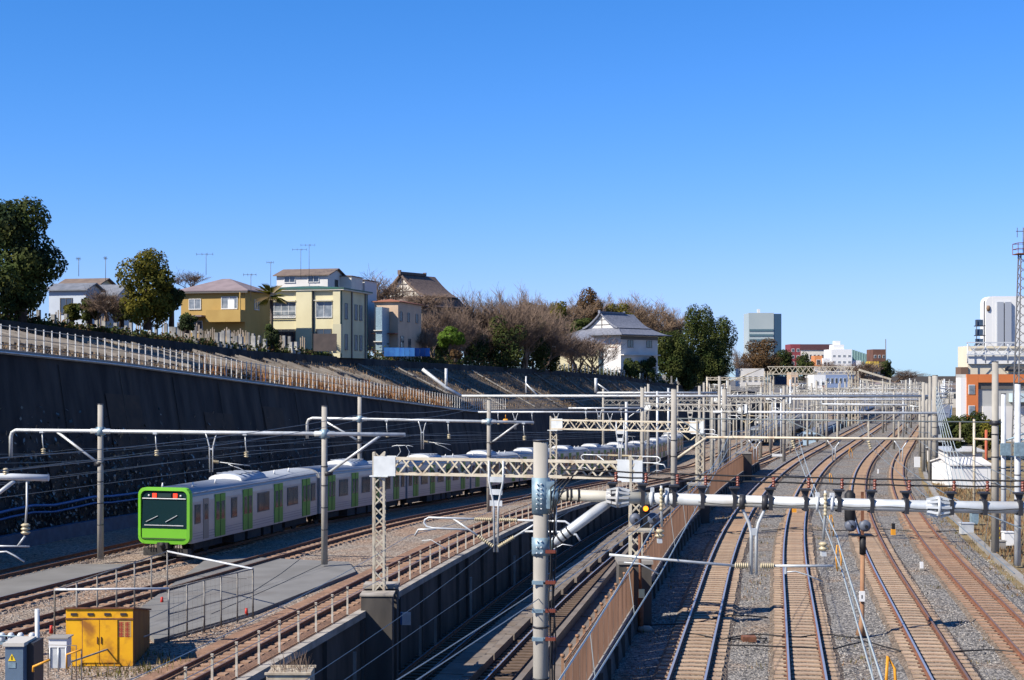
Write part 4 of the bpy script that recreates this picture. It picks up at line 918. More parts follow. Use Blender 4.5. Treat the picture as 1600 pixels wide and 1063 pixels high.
# ---- left foreground beam end
g = thing('catenary_portal', 'near pipe beam end with hanging insulator, cut by the left edge', 'catenary mast', tuple(at(-40, 1110, 50)))
pole(g, at(-40,1110,50), at(-40,700,50), .17, .15)
mb = MB(); mb.tube(at(-60,743,50), at(76,747,50), .115, 12); part(mb, 'beam', m_white_pole, g)
mb = MB(); mb.tube(at(-40,800,50), at(22,752,50), .07, 8); part(mb, 'brace', m_galv, g)
mb = MB(); q = at(42,750,50); mb.path([q, at(42,790,49.9), at(40,818,49.8)], .035, 6); insulator_stack(mb, at(40,818,49.8), (0,0,-1), 3, .16, .38, 1); mb.tube(at(39,838,49.8), at(28,853,49.8), .035, 6); part(mb, 'hanger', [m_galv, m_insul_w], g)
mb = MB(); mb.tube(at(-30,853,49.8), at(46,854,49.8), .03, 6); mb.path([at(-20,864,49.8), at(10,862,49.8), at(22,868,49.8), at(38,878,49.8)], .03, 6); part(mb, 'registration_arm', m_galv, g)
mb = MB(); insulator_stack(mb, at(9,743,50), (0,0,1), 3, .1, .25); part(mb, 'insulator', m_insul_w, g)

# ================================================================ SIGNALS, WIRES, SMALL YARD THINGS
def disc_back(parent, c, r, name='signal_head'):
    """round signal head seen from behind: dish, rim, cable boss"""
    c = Vector(c); mb = MB(); mb.path([c+Vector((0,.16,0)), c+Vector((0,.02,0)), c+Vector((0,-.05,0)), c+Vector((0,-.09,0))], [r, r, r*.9, r*.35], 18)
    mb.path([c+Vector((.02,-.09,-.02)), c+Vector((.02,-.13,-.02))], r*.3, 8, 1); part(mb, name, [mat('signal_grey', (.13,.15,.19), (.09,.10,.13), .5, scale=5), m_black], parent)
def hood(parent, c, lit=None):
    c = Vector(c); mb = MB()
    mb.box(c.x-.12,c.x+.12,c.y-.02,c.y+.22,c.z-.16,c.z+.2); mb.path([c+Vector((0,-.03,0)), c+Vector((0,-.25,0))], .13, 12)
    part(mb, 'signal_head', m_black, parent)
    if lit: mb = MB(); mb.path([c+Vector((0,-.25,0)), c+Vector((0,-.262,0))], .1, 12); part(mb, 'lamp', lit, parent)
m_amber = mat('amber_lamp', (.9,.3,.02), rough=.3, emit=((1,.20,.01), 1.6))
b0 = gnd(1001, 985, -.25); Ys = b0.y
s1 = thing('railway_signal', 'signal with a lit amber lamp above two round heads, by the brown fence', 'signal', tuple(b0))
mb = MB(); mb.tube(b0, at(1001,925,Ys), .11, 10); mb.tube(at(1001,925,Ys), at(999,832,Ys), .055, 8); part(mb, 'post', m_rust, s1)
mb = MB(); mb.ball(b0+Vector((.15,-.05,.05)), .32, 0, 8, (1,.8,.5)); part(mb, 'footing', m_cap, s1)
q = at(999, 829, Ys); mb = MB(); mb.box(q.x-.5,q.x+.55,q.y-.1,q.y+.5,q.z-.06,q.z); mb.box(q.x-.5,q.x+.55,q.y-.12,q.y-.08,q.z,q.z+.1); part(mb, 'platform', m_cream, s1)
disc_back(s1, at(993,812,Ys), .23); disc_back(s1, at(1021,811,Ys), .23); hood(s1, at(1008,794,Ys), m_amber)
mb = MB(); c_ = at(1007,812,Ys); mb.box(c_.x-.16,c_.x+.2,c_.y,c_.y+.3,c_.z-.4,c_.z+.45); part(mb, 'back_box', m_black, s1)
q = at(1002, 928, Ys-.2); mb = MB(); mb.box(q.x-.1,q.x+.12,q.y-.05,q.y+.05,q.z-.15,q.z+.17); part(mb, 'number_plate', mat('plate_yellowish', (.75,.72,.42), rough=.5), s1)
b0 = gnd(1347, 993, -.25); Ys = b0.y
s2 = thing('railway_signal', 'signal on a brown post between second and third track, two round heads seen from behind', 'signal', tuple(b0))
mb = MB(); mb.path([b0+Vector((-.05,0,0)), at(1346,975,Ys), at(1347,965,Ys), at(1348,858,Ys)], [.2,.11,.085,.085], 10); part(mb, 'post', m_rustpost, s2)
mb = MB(); mb.tube(at(1348,866,Ys), at(1348,838,Ys), .12, 10); part(mb, 'post_top', m_black, s2)
q = at(1348, 836, Ys); mb = MB(); mb.box(q.x-.42,q.x+.38,q.y-.15,q.y+.5,q.z-.05,q.z); part(mb, 'platform', m_black, s2)
disc_back(s2, at(1330,822,Ys), .22); disc_back(s2, at(1352,822,Ys), .22)
c_ = at(1328,793,Ys+.2); mb = MB(); mb.path([c_+Vector((0,0,-.62)), c_+Vector((0,0,-.5)), c_+Vector((0,0,.5)), c_+Vector((0,0,.64))], [.1,.2,.2,.08], 14); part(mb, 'signal_housing', m_black, s2)
mb = MB(); mb.box(q.x-.05,q.x+.05,q.y,q.y+.1,q.z,q.z+1.6); part(mb, 'riser', m_rust, s2)
q = at(1347, 932, Ys-.12); mb = MB(); mb.box(q.x-.1,q.x+.1,q.y-.03,q.y+.03,q.z-.19,q.z+.19); mb.box(q.x-.03,q.x+.01,q.y-.035,q.y-.031,q.z-.08,q.z+.05,1); part(mb, 'number_plate', [m_white, m_black], s2)
def marker(px, pb, h, w_, m, lab, cat='marker post', nm='marker_post', z=-.25):
    q = gnd(px, pb, z); mb = MB(); mb.box(q.x-w_/2,q.x+w_/2,q.y-.05,q.y+.05,q.z,q.z+h); mb.box(q.x-w_/2-.03,q.x+w_/2+.03,q.y-.09,q.y+.09,q.z-.05,q.z+.06,1)
    return solo(mb, nm, [m, m_conc], lab, cat)
marker(1440, 890, .38, .16, m_white, 'short white marker stone between the third and fourth tracks')
marker(1433, 731, 1.15, .62, m_white, 'white board with dark cabinet beside the rightmost track in the distance', nm='white_board', cat='board')
marker(1372, 741, .5, .12, m_white, 'tiny white post between the third and fourth track, far off')
marker(1215, 694+20, .35, 1.3, m_white, 'white plate lying beside the first track at the start of the bend', nm='white_plate', cat='plate')
marker(1241, 793+10, .7, .3, m_orange, 'orange cone like marker between the first and second track') 
def strap(px, y0, y1, lab, wd=.26):
    q = gnd(px, y1, -.25); top = at(px-2, y0, q.y+.1); mb = MB(); r_ = .035
    mb.path([q+Vector((-wd*.3,0,0)), q.lerp(top,.5)+Vector((-wd*.5,0,0)), top+Vector((-.04,0,0)), top+Vector((.05,0,0)), q.lerp(top,.5)+Vector((wd*.55,0,0)), q+Vector((wd*.3,0,0))], r_, 6)
    solo(mb, 'cable_guard', m_orange, lab, 'cable guard')
strap(1311, 852, 893, 'orange cable guard looped up beside the second track near the hanging arm'); strap(1300, 805, 838, 'orange cable guard behind the pipe beam, right of its ribbed insulator'); strap(1299, 740, 757, 'small orange cable guard beyond the pipe beam between tracks'); strap(1330, 700, 716, 'tiny orange guard at the bend of the third track', .4)
q = gnd(1392, 1075, -.25); mb = MB(); mb.path([gnd(1384,1078,-.25), at(1387,1026,q.y), at(1398,1045,q.y), gnd(1400,1078,-.25)], .05, 6); solo(mb, 'bar_guard', m_orange, 'yellow bent bar frame at the bottom edge between second and third track', 'frame')
q = gnd(1395, 836, -.25); mb = MB(); mb.box(q.x-.1,q.x+.15,q.y-.1,q.y+.1,q.z,q.z+.35); mb.box(q.x-.05,q.x+.12,q.y-.1,q.y+.1,q.z+.36,q.z+.7,1); solo(mb, 'trackside_box', [m_orange, m_black], 'small yellow and black box beside the third track behind the pipe beam', 'box')
q = gnd(1170, 1002, -.25); mb = MB(); mb.box(q.x-.25,q.x+.25,q.y-.2,q.y+.25,q.z,q.z+.18); mb.path([q+Vector((-.3,0,.1)),q+Vector((-.9,.1,.02)),q+Vector((-1.4,.0,.02))],.03,5,1); mb.path([q+Vector((.3,0,.12)),q+Vector((.7,.2,.05)),q+Vector((.5,-.2,.02))],.03,5,1); solo(mb, 'junction_box', [m_rust, m_cable], 'brown rail junction box with cables between first and second track', 'box')

# overhead wires
def wire(mb, p, q, sag, r=.014, n=4, k=12):
    p, q = Vector(p), Vector(q); mb.path([p.lerp(q, t/k)-Vector((0,0,sag*4*(t/k)*(1-t/k))) for t in range(k+1)], r, n)
def catenary(label, X, zf, Ys_, zc=5.05, zm=6.05, rc=.017, m=None, stag=.2, sag=.55, drop=5.0):
    t = thing('overhead_line', label, 'overhead wire', (X(Ys_[0]), Ys_[0], zf(Ys_[0])+zc)); cw = MB(); mw = MB(); dr = MB()
    for i, (a, b) in enumerate(zip(Ys_, Ys_[1:])):
        sa, sb = (stag if i % 2 else -stag), (-stag if i % 2 else stag)
        Pf = lambda Y, z, s_: Vector((X(Y)+s_, Y, zf(Y)+z))
        wire(cw, Pf(a, zc, sa), Pf(b, zc, sb), .02, rc, k=5); wire(mw, Pf(a, zm, sa*.3), Pf(b, zm, sb*.3), sag, rc, k=12)
        if b < 150:
            n = int((b-a)/drop)
            for j in range(1, n):
                t_ = j/n; zz = zm-sag*4*t_*(1-t_); p = Pf(a, 0, 0).lerp(Pf(b, 0, 0), t_); base = zf(a)*(1-t_)+zf(b)*t_
                p.z = base; dr.tube(p+Vector((sa*(1-t_)+sb*t_,0,zc)), p+Vector(((sa*(1-t_)+sb*t_)*.3,0,zz)), .007, 3)
    part(cw, 'contact_wire', m or m_wire, t); part(mw, 'messenger_wire', m or m_wire, t)
    if dr.v and zf is flat: part(dr, 'droppers', m or m_wire, t, kind='stuff')
GY = [-12, 32.4, 88, 136, 186, 240, 300, 375, 480]
catenary('pair of wires hanging over the first right-hand track', lambda Y: lane(-2.67,Y), flat, GY, m=m_wire_pale, zm=6.1, rc=.016)
catenary('pair of pale wires hanging over the second right-hand track', lambda Y: lane(1.35,Y), flat, GY, m=m_wire_pale, zm=5.9, rc=.016, sag=.35)
catenary('pair of thin wires hanging over the third right-hand track', lambda Y: lane(5.53,Y), flat, GY[1:])
catenary('pair of thin wires hanging over the rightmost track', lambda Y: lane(9.03,Y), flat, GY[1:])
catenary('pair of wires over the track of the train', XA, LZ, [30, 76, 103, 150, 200, 250, 300], zc=4.95, zm=5.6, sag=.2, rc=.011)
catenary('pair of wires over the track left of the store box', XB, LZ, [30, 75, 101, 150, 200, 250, 300], zc=4.95, zm=5.6, sag=.2, rc=.011)
catenary('pair of wires over the hidden track by the tall wall', lambda Y: XA(Y)-5.2, LZ, [30, 77, 105, 150, 200, 250, 300], zc=4.95, zm=5.6, sag=.2, rc=.01)
catenary('pair of pale wires over the left track of the cutting', lambda Y: lane(-15.0,Y), TZ, [10, 60.6, 104, 147, 192, 236, 282], m=m_wire_pale, zc=5.05, zm=6.2, rc=.012)
catenary('pair of pale wires over the right track of the cutting', lambda Y: lane(-10.9,Y), TZ, [10, 58.5, 100, 142, 188, 232, 278], zc=5.05, zm=6.2, rc=.012)
fw = thing('overhead_line', 'pair of taut feeder wires with a small clamp above the brown fence', 'overhead wire', (lane(-4.6,20), 20, 5))
mb = MB()
for dx in (0, .32): wire(mb, (lane(-6.4,14)+dx-.6, 14, 4.4), at(1090,745,62)+Vector((dx,0,0)), .25, .013); wire(mb, at(1090,745,62)+Vector((dx,0,0)), at(1230,640,110)+Vector((dx,0,0)), .3, .018)
part(mb, 'feeder_wire', m_wire_pale, fw)
mb = MB()
for k, (y0, z0, y1, z1, a) in enumerate(((30,7.4,168,7.9,-20.6),(30,7.0,168,7.6,-21.1),(30,5.6,150,5.0,-52),(28,5.1,150,4.6,-52))):
    f = (lambda Y: lane(a,Y)) if k < 2 else (lambda Y: -45.6+.25*Y)
    mb = MB(); prev = None
    for ya, yb in ((y0, 76), (76, 103), (103, y1)):
        za = z0+(z1-z0)*(ya-y0)/(y1-y0); zb_ = z0+(z1-z0)*(yb-y0)/(y1-y0); wire(mb, (f(ya), ya, za), (f(yb), yb, zb_), .35, .013, k=8)
    solo(mb, 'overhead_line', m_wire, ('upper long feeder wire along the left yard poles','lower long feeder wire along the left yard poles','upper wire along the foot of the tall wall','lower wire along the foot of the tall wall')[k], 'overhead wire')
# blue pipes and blue-grey cable trough along the foot of the tall wall
for k, (dz, r_, m_) in enumerate(((1.75,.09,m_bluepipe),(1.35,.07,m_bluepipe))):
    mb = MB(); P = []
    for Y in steps(62, 150, 2.2): P.append((-49.6+.25*Y, Y, LZ(Y)+dz+.1*sin(Y*.9)*(1 if 80 < Y < 95 else .2)))
    mb.path(P, r_, 6); solo(mb, 'pipe', m_, ('upper', 'lower')[k]+' blue pipe along the foot of the tall dark wall', 'pipe')
mb = MB()
for Y in steps(60, 150, 4): 
    x = -48.3+.25*Y; z = LZ(Y); mb.v += [(x, Y, z-.3), (x, Y, z+.55), (x-.5, Y, z+.55)]
n = len(mb.v)//3
for k in range(n-1):
    for j in range(2): mb.face((3*k+j, 3*k+3+j, 3*k+4+j, 3*k+1+j))
solo(mb, 'cable_trough', m_blue_steel_shade, 'long blue-grey cable trough at the foot of the tall wall, left of the train', 'cable trough')
for k, Y in enumerate((66, 79)):
    q = Vector((-49.2+.25*Y, Y, LZ(Y)+.55)); mb = MB(); mb.obox(q, .7,.9,.8); mb.obox(q+Vector((0,0,.8)), .8,1.0,.06); solo(mb, 'relay_box', mat('relay_blue', (.16,.26,.38), rough=.5), ('blue-grey relay box at the wall foot near the left edge','blue-grey relay box at the wall foot just left of the first pole')[k], 'box')
# ivy on the tall wall
mb = MB()
for k in range(3600):
    Y = random.choice([random.gauss(97,7), random.gauss(116,10), random.gauss(86,5), random.uniform(80,150)])
    t = abs(random.gauss(.18,.2)); 
    if t > .75: continue
    x = -50.1+.25*Y-1.8*t; z = (LZ(Y)-.3)*(1-t)+WZ(Y)*t; s_ = random.uniform(.05,.12)
    a = Vector((random.uniform(-.4,.4), random.uniform(-1,1), random.uniform(-1,1))).normalized()*s_; b_ = Vector((random.uniform(-.2,.5), random.uniform(-1,1), random.uniform(-1,.3))).normalized()*s_
    c = Vector((x+.12, Y, z)); mb.quad(c-a-b_, c+a-b_, c+a+b_, c-a+b_)
o = solo(mb, 'ivy', m_ivy, None, None); o['kind'] = 'stuff'

# ---- yellow store box
by = gnd(105, 1030, -.2).y
g = thing('storage_box', 'rusty yellow steel storage box with double doors on the gravel', 'storage box', tuple(gnd(105,1031,-.25))); O = ORG[g.name]
xl, xr, y0, y1, z0 = -14.85, -12.62, 49.0, 52.5, -.25; z1 = at(150, 951, 49).z
mb = MB(); mb.box(xl, xr, y0, y1, z0, z1)
for i_ in (6, 7): v_ = mb.v[i_]; mb.v[i_] = (v_[0]-.3, v_[1], v_[2]-.62)
for i_ in (2, 3): v_ = mb.v[i_]; mb.v[i_] = (v_[0]-.3, v_[1], v_[2])
part(mb, 'body', [m_yellow], g).data.materials.append(m_yellow_d)
me = g.children[0].data; me.polygons[3].material_index = 1  # right side gets the darker brownish yellow
mb = MB(); mb.box(xl-.05, xr+.05, y0-.06, y1+.05, z1, z1+.05)
for i_ in (2, 3, 6, 7): v_ = mb.v[i_]; mb.v[i_] = (v_[0]-.3, v_[1], v_[2]-.62)
part(mb, 'roof', m_rust, g)
mb = MB(); mb.box(xl-.02, xr+.02, y0-.035, y0, z1-.36, z1-.32); part(mb, 'ledge', m_rust, g)
dx0, dxm, dx1 = xl+.57, xl+1.12, xl+1.72
for a, b in ((dx0, dxm), (dxm+.02, dx1)):
    d = MB(); d.box(a, b, y0-.04, y0-.003, z0+.12, z1-.38); o = part(d, 'door', m_yellow, g)
    d = MB(); h = b-.06 if a == dx0 else a+.05; d.box(h-.012, h+.012, y0-.07, y0-.04, z0+.75, z0+.98); part(d, 'handle', m_rust, o)
mb = MB(); mb.box(dx0-.03, dx0-.003, y0-.02, y0-.002, z0+.05, z1-.38); mb.box(dxm, dxm+.018, y0-.02, y0-.002, z0+.05, z1-.38); part(mb, 'door_gap', m_rust, g)
for f in (.12, .37, .62, .86): x = xl+(xr-xl)*f; mb = MB(); mb.box(x-.1, x+.1, y0-.03, y0-.002, z1-.23, z1-.15); part(mb, 'vent', m_darkmetal, g)
mb = MB()                                    # illegible red stencilled characters in two columns
for cx, rows in ((xr-.38, 3), (xr-.18, 3)):
    for r_ in range(rows):
        cz = z1-.48-.17*r_
        for a in range(3): mb.box(cx-.07, cx+.07, y0-.012, y0-.004, cz-.055*a, cz-.055*a+.02)
        mb.box(cx-.015, cx+.015, y0-.014, y0-.003, cz-.12, cz+.03); mb.box(cx-.07, cx-.05, y0-.013, y0-.0035, cz-.12, cz+.02)
part(mb, 'red_lettering', mat('faded_red', (.38,.05,.03), rough=.7), g)
mb = MB(); mb.box(xr-.5, xr-.06, y0-.0035, y0-.001, z1-.95, z1-.4); part(mb, 'faded_panel', mat('faded_patch', (.50,.30,.10), rough=.8), g)

# ---- mesh enclosure
g = thing('fence', 'grey steel pipe and mesh enclosure with white top bars, right behind the yellow box', 'fence', (-16.5, 53.1, -.25))
C = [Vector((-16.5,53.1,-.25)), Vector((-12.45,53.4,-.25)), Vector((-10.35,58.8,-.25)), Vector((-15.15,64.7,-.25))]
HT = 1.95
def side(a, b, n, white=False, mid=True, mesh=True):
    for k in range(n): p = a.lerp(b, k/n); mb = MB(); mb.tube(p, p+Vector((0,0,HT)), .035, 6); part(mb, 'post', m_fencegrey, g)
    for z_ in ((HT,) if not mid else (HT, HT*.52, .12)):
        mb = MB(); mb.tube(a+Vector((0,0,z_)), b+Vector((0,0,z_)), .045 if white and z_ == HT else .025, 6); part(mb, 'top_bar' if z_ == HT else 'rail', m_white_pole if white and z_ == HT else m_fencegrey, g)
    if mesh:
        mb = MB(); L_ = (b-a).length; s_ = .30; kk = int(L_/s_)
        for k in range(kk): p = a.lerp(b, k/kk); mb.beam(p+Vector((0,0,.05)), p+Vector((0,0,HT)), .006,.006)
        for k in range(6): z_ = .15+k*.3; mb.beam(a+Vector((0,0,z_)), b+Vector((0,0,z_)), .005,.005)
        part(mb, 'wire_mesh', m_fencegrey, g, kind='stuff')
side(C[0], C[1], 1, True, False, False); side(C[1], C[2], 5); side(C[3], C[2], 1, True, False, False); side(C[0], C[3], 6, False, False, False)
mb = MB(); mb.tube(C[2], C[2]+Vector((0,0,HT)), .04, 6); part(mb, 'post', m_fencegrey, g)
for px, py, lab in ((385,962,'small red marker at the foot of the enclosure corner post, right'),(80,990,'small red marker at the foot of the enclosure corner post, left'),(253,944,'small red and white marker inside the mesh enclosure')):
    q = gnd(px, py, -.2); mb = MB(); mb.tube(q, q+Vector((0,0,.3)), .08, 8, r2=.05); solo(mb, 'red_marker', m_red, lab, 'marker')
# ---- pale post fence on top of the cutting wall
g = thing('fence', 'fence of pale posts and two rusty rails along the siding, above the cutting', 'fence', (lane(-16.75, 40), 40, -.05)); O = ORG[g.name]
pb = MB(); pb.box(-.035,.035,-.03,.03,0,1.12); pb.box(-.045,.045,-.04,.04,1.12,1.15); pme2 = pb.mesh('post', m_whitepost)
Yf = [Y for Y in steps(40, 150, 2.0) if not 58.6 < Y < 62.4]
for Y in Yf: inst(pme2, 'post', g, (lane(-16.75,Y)-O[0], Y-O[1], max(LZ(Y),-9)-.05-O[2]))
for seg in ([Y for Y in Yf if Y < 60], [Y for Y in Yf if Y > 60]):
    for dz in (1.05, .05): mb = MB(); mb.path([(lane(-16.75,Y), Y, LZ(Y)-.05+dz) for Y in seg], .028, 5); part(mb, 'rail', m_rustpost, g)
# near sloping handrail across the gravel
mb = MB(); P = [gnd(205,1085,-.2), gnd(420,985,-.2), gnd(560,940,-.1)]
# ---- bottom-left equipment
def pbox(name, px0, px1, py0, py1, Y, depth, mats, lab, cat, fm=0):
    a = at(px0, py1, Y); b = at(px1, py0, Y); mb = MB(); mb.box(a.x, b.x, Y, Y+depth, a.z, b.z); mb.box(a.x-.03, b.x+.03, Y-.03, Y+depth+.03, b.z, b.z+.06, 1)
    return mb, a, b
g = thing('switch_cabinet', 'blue-grey switch cabinet with a yellow warning sign in the bottom left corner', 'cabinet', tuple(at(20,1120,38)))
a, b = at(8, 1120, 38), at(36, 1010, 38)
mb = MB(); mb.box(a.x, b.x, 38, 38.9, a.z, b.z); part(mb, 'body', mat('cabinet_blue', (.13,.19,.27), (.10,.15,.21), .45, scale=2), g)
mb = MB(); mb.box(a.x-.05, b.x+.04, 37.95, 38.95, b.z, b.z+.09); part(mb, 'lid', mat('cabinet_lid', (.55,.52,.46), rough=.6), g)
c = at(18.5, 1027, 37.99); mb = MB(); mb.poly([(c.x-.1,c.y,c.z-.1),(c.x+.1,c.y,c.z-.1),(c.x,c.y,c.z+.09)]); mb.box(c.x-.013,c.x+.013,c.y-.006,c.y-.001,c.z-.07,c.z+.03,1); part(mb, 'warning_sign', [mat('sign_yellow', (.85,.6,.03), rough=.5), m_black], g)
mb = MB(); mb.box(c.x-.1,c.x+.1,c.y-.003,c.y,c.z-.28,c.z-.13); part(mb, 'plate', m_bluegrey, g)
mb = MB(); a, b = at(34, 1120, 38.3), at(48, 1005, 38.3); mb.box(b.x-.23, b.x+.08, 38.3, 39.1, a.z, b.z); solo(mb, 'dark_cabinet', m_darkmetal, 'narrow dark cabinet pressed against the blue-grey one', 'cabinet')
g = thing('pole', 'short white pipe pole behind the corner cabinets', 'pole', tuple(at(59,1080,40)))
mb = MB(); mb.tube(at(59,1080,40), at(58,952,40), .062, 10); part(mb, 'pipe', m_white_pole, g); mb = MB(); mb.tube(at(60,1040,39.9), at(60,1012,39.9), .09, 8); part(mb, 'fitting', m_bluegrey, g)
for k, px in enumerate((3, 17, 32, 50)):
    q = at(px, 1000, 41); mb = MB(); mb.path([q+Vector((0,0,-.05)), q, q+Vector((0,0,.14)), q+Vector((0,0,.2))], [.08,.09,.09,.05], 10); o = solo(mb, 'porcelain_cap', m_white_pole, ('leftmost white rounded cap behind the corner cabinet','second white rounded cap from the left edge','third white rounded cap, nearest but one to the pipe pole','white rounded cap right beside the short pipe pole')[k], 'cap', 'row of white caps')
mb = MB(); mb.tube(at(-10,993,40.9), at(62,996,40.9), .02, 5); mb.box(*[at(-20,1003,41).x, at(60,1003,41).x], 40.9, 41.3, at(0,1003,41).z-.06, at(0,1003,41).z); solo(mb, 'bus_bar', m_bluegrey, 'grey bar in front of the row of white caps', 'bar')
g = thing('meter_box', 'white box on thin legs beside the yellow storage box', 'box', tuple(at(90,1045,44)))
a, b = at(76,1012,44), at(104,998,44); mb = MB(); mb.box(a.x,b.x,44,44.5,a.z,b.z); part(mb, 'body', m_white, g); mb = MB(); mb.box(a.x-.04,b.x+.05,43.95,44.55,b.z,b.z+.03); part(mb, 'roof', m_conc, g)
mb = MB(); mb.box(a.x+.01,b.x-.01,44.02,44.48,a.z-.62,a.z-.02); part(mb, 'lower_case', m_galv, g)
for px in (78, 91, 103): mb = MB(); mb.tube(at(px,1050,44), at(px,1012,44), .022, 5); part(mb, 'leg', m_galv, g)
mb = MB(); mb.path([at(52,1050,37.6), at(52,1042,37.6), at(78,1031,37.6)], .035, 6); solo(mb, 'lever', m_orange, 'yellow lever handle beside the corner cabinets', 'lever')
g = thing('gate', 'thin wire mesh gate with a bent yellow bar beside the white box', 'gate', tuple(at(115,1063,42)))
mb = MB(); mb.path([at(75,1060,42), at(75,1008,42), at(119,1009,42), at(119,1063,42)], .016, 5); mb.path([at(127,1075,42),at(127,1015,42)], .016, 5); part(mb, 'frame', m_fencegrey, g)
mb = MB(); mb.path([at(104,1045,41.9), at(104,1023,41.9), at(127,1015,41.9)], .03, 5); part(mb, 'bar', m_orange, g)
mb = MB(); mb.tube(gnd(108,1060,-.2)+Vector((0,0,.5)), gnd(318,986,-.2)+Vector((0,0,.55)), .03, 6)
for px, py in ((112,1058),(205,1020),(318,986)): q = gnd(px,py,-.2); mb.tube(q+Vector((0,0,-.1)), q+Vector((0,0,.55)), .02, 5)
solo(mb, 'handrail', m_fencegrey, 'thin handrail slanting across the gravel in front of the yellow box', 'handrail')
g = thing('planter', 'cream planter box with dry stalks at the bottom edge, in front of the dark wall', 'planter', tuple(at(450,1095,40)))
a, b = at(416,1090,40), at(484,1051,40); mb = MB(); mb.box(a.x,b.x,40,41.0,a.z,b.z-.04); mb.box(a.x-.04,b.x+.04,39.95,40.03,b.z-.06,b.z); mb.box(a.x-.04,b.x+.04,40.97,41.05,b.z-.06,b.z+.0); part(mb, 'box', mat('planter_cream', (.55,.48,.36), (.35,.28,.2), .7, scale=4), g)
mb = MB()
for k in range(60): q = Vector((random.uniform(a.x+.1,b.x-.1), random.uniform(40.1,40.9), b.z-.05)); mb.path([q, q+Vector((random.uniform(-.2,.2),random.uniform(-.2,.2),random.uniform(.2,.55)))], [.008,.004], 3)
part(mb, 'stalks', m_twig, g, kind='stuff')

# dry grass and weeds
def tufts(name, mats, pts, hmin, hmax, n, spread, wd=.03):
    mb = MB()
    for p in pts:
        for k in range(n):
            x = p[0]+random.gauss(0,spread); y = p[1]+random.gauss(0,spread); h = random.uniform(hmin,hmax); a = random.uniform(0,2*pi); l = random.uniform(0,.6)*h
            w2 = wd*random.uniform(.6,1.5); i = len(mb.v)
            mb.v += [(x-w2*cos(a), y-w2*sin(a), p[2]), (x+w2*cos(a), y+w2*sin(a), p[2]), (x+l*sin(a), y+l*cos(a), p[2]+h)]; mb.face((i,i+1,i+2), random.randrange(len(mats)))
    o = bpy.data.objects.new(name, mb.mesh(name, mats)); col.objects.link(o); o['kind'] = 'stuff'; return o
tufts('dry_grass', [m_dry2, m_dry], [(lane(random.uniform(12.3,17),Y), Y, -.4) for Y in [random.uniform(66,135) for _ in range(420)]], .15, .55, 14, .5, .04)
tufts('weeds', [m_dry2, m_leaf2], [(*gnd(random.uniform(110,330), random.uniform(1020,1060), -.25)[:2], -.25) for _ in range(60)], .05, .3, 12, .3, .02)
pts = []
for _ in range(150):
    Y = random.choice([random.gauss(143,8), random.gauss(163,8), random.gauss(152,14), random.uniform(115,195)]); t = abs(random.gauss(.05,.16)); p = spt(Y, min(t,.9)); pts.append(p)
lowp = [spt(random.uniform(84,300), random.uniform(.02,.98)) for _ in range(3600)]
tufts('slope_grass', [mat('slope_straw', (.38,.27,.16), (.22,.15,.09), .95, scale=.5, trans=.2), m_soil], lowp, .08, .38, 8, .5, .05)
tufts('slope_weeds', [m_dry, mat('dry_orange', (.42,.19,.06), (.3,.13,.05), .9, scale=.5, trans=.3)], pts, .3, 1.3, 30, .55, .05)

# ================================================================ HOUSES ON THE HILL
HR = -atan2(.25, 1)
def YE(px): return max(150, 64/(.25-(px-800)/FP)) if px < 775 else 86/(.36-(px-800)/FP)          # distance of the hill edge at a column
def house(name, label, cat, px, Y, zb, ztop, wd, dp, wall, group=None, rz=HR, side_wall=None):
    """box-built house; local x runs to the left from the near right corner, y into the depth"""
    loc = (X_(px, Y), Y, zb); t = thing(name, label, cat, loc, rz, group); ORG[t.name] = (0,0,0); h = ztop-zb
    mb = MB(); mb.box(-wd, 0, 0, dp, 0, h); part(mb, 'wall', wall, t, world=False)
    t['_d'] = 0; del t['_d']
    return t, h
def win(t, face, u, z, w_, h_, fm=None, gm=None, mull=1, sill=True):
    """window on the front ('F', u measured from the right corner leftwards) or right side ('R', u into the depth)"""
    fm = fm or m_frame; gm = gm or m_glass
    def bx(mb, a, b, d0, d1, z0, z1):
        if face == 'F': mb.box(-b, -a, -d1, -d0, z0, z1)
        else: mb.box(d0, d1, a, b, z0, z1)
    mb = MB(); e = .07
    bx(mb, u, u+w_, .0, .08, z+h_-e, z+h_); bx(mb, u, u+w_, .0, .12, z-.03, z+e); bx(mb, u, u+e, .0, .08, z+e, z+h_-e); bx(mb, u+w_-e, u+w_, .0, .08, z+e, z+h_-e)
    for k in range(1, mull+1): c = u+w_*k/(mull+1); bx(mb, c-.03, c+.03, .02, .07, z+e, z+h_-e)
    f = part(mb, 'window', fm, t, world=False); mb = MB(); bx(mb, u+e, u+w_-e, .005, .03, z+e, z+h_-e); part(mb, 'pane', gm, f, world=False)
def hbox(t, nm, m, x0, x1, y0, y1, z0, z1, parent=None): mb = MB(); mb.box(x0,x1,y0,y1,z0,z1); return part(mb, nm, m, parent or t, world=False)
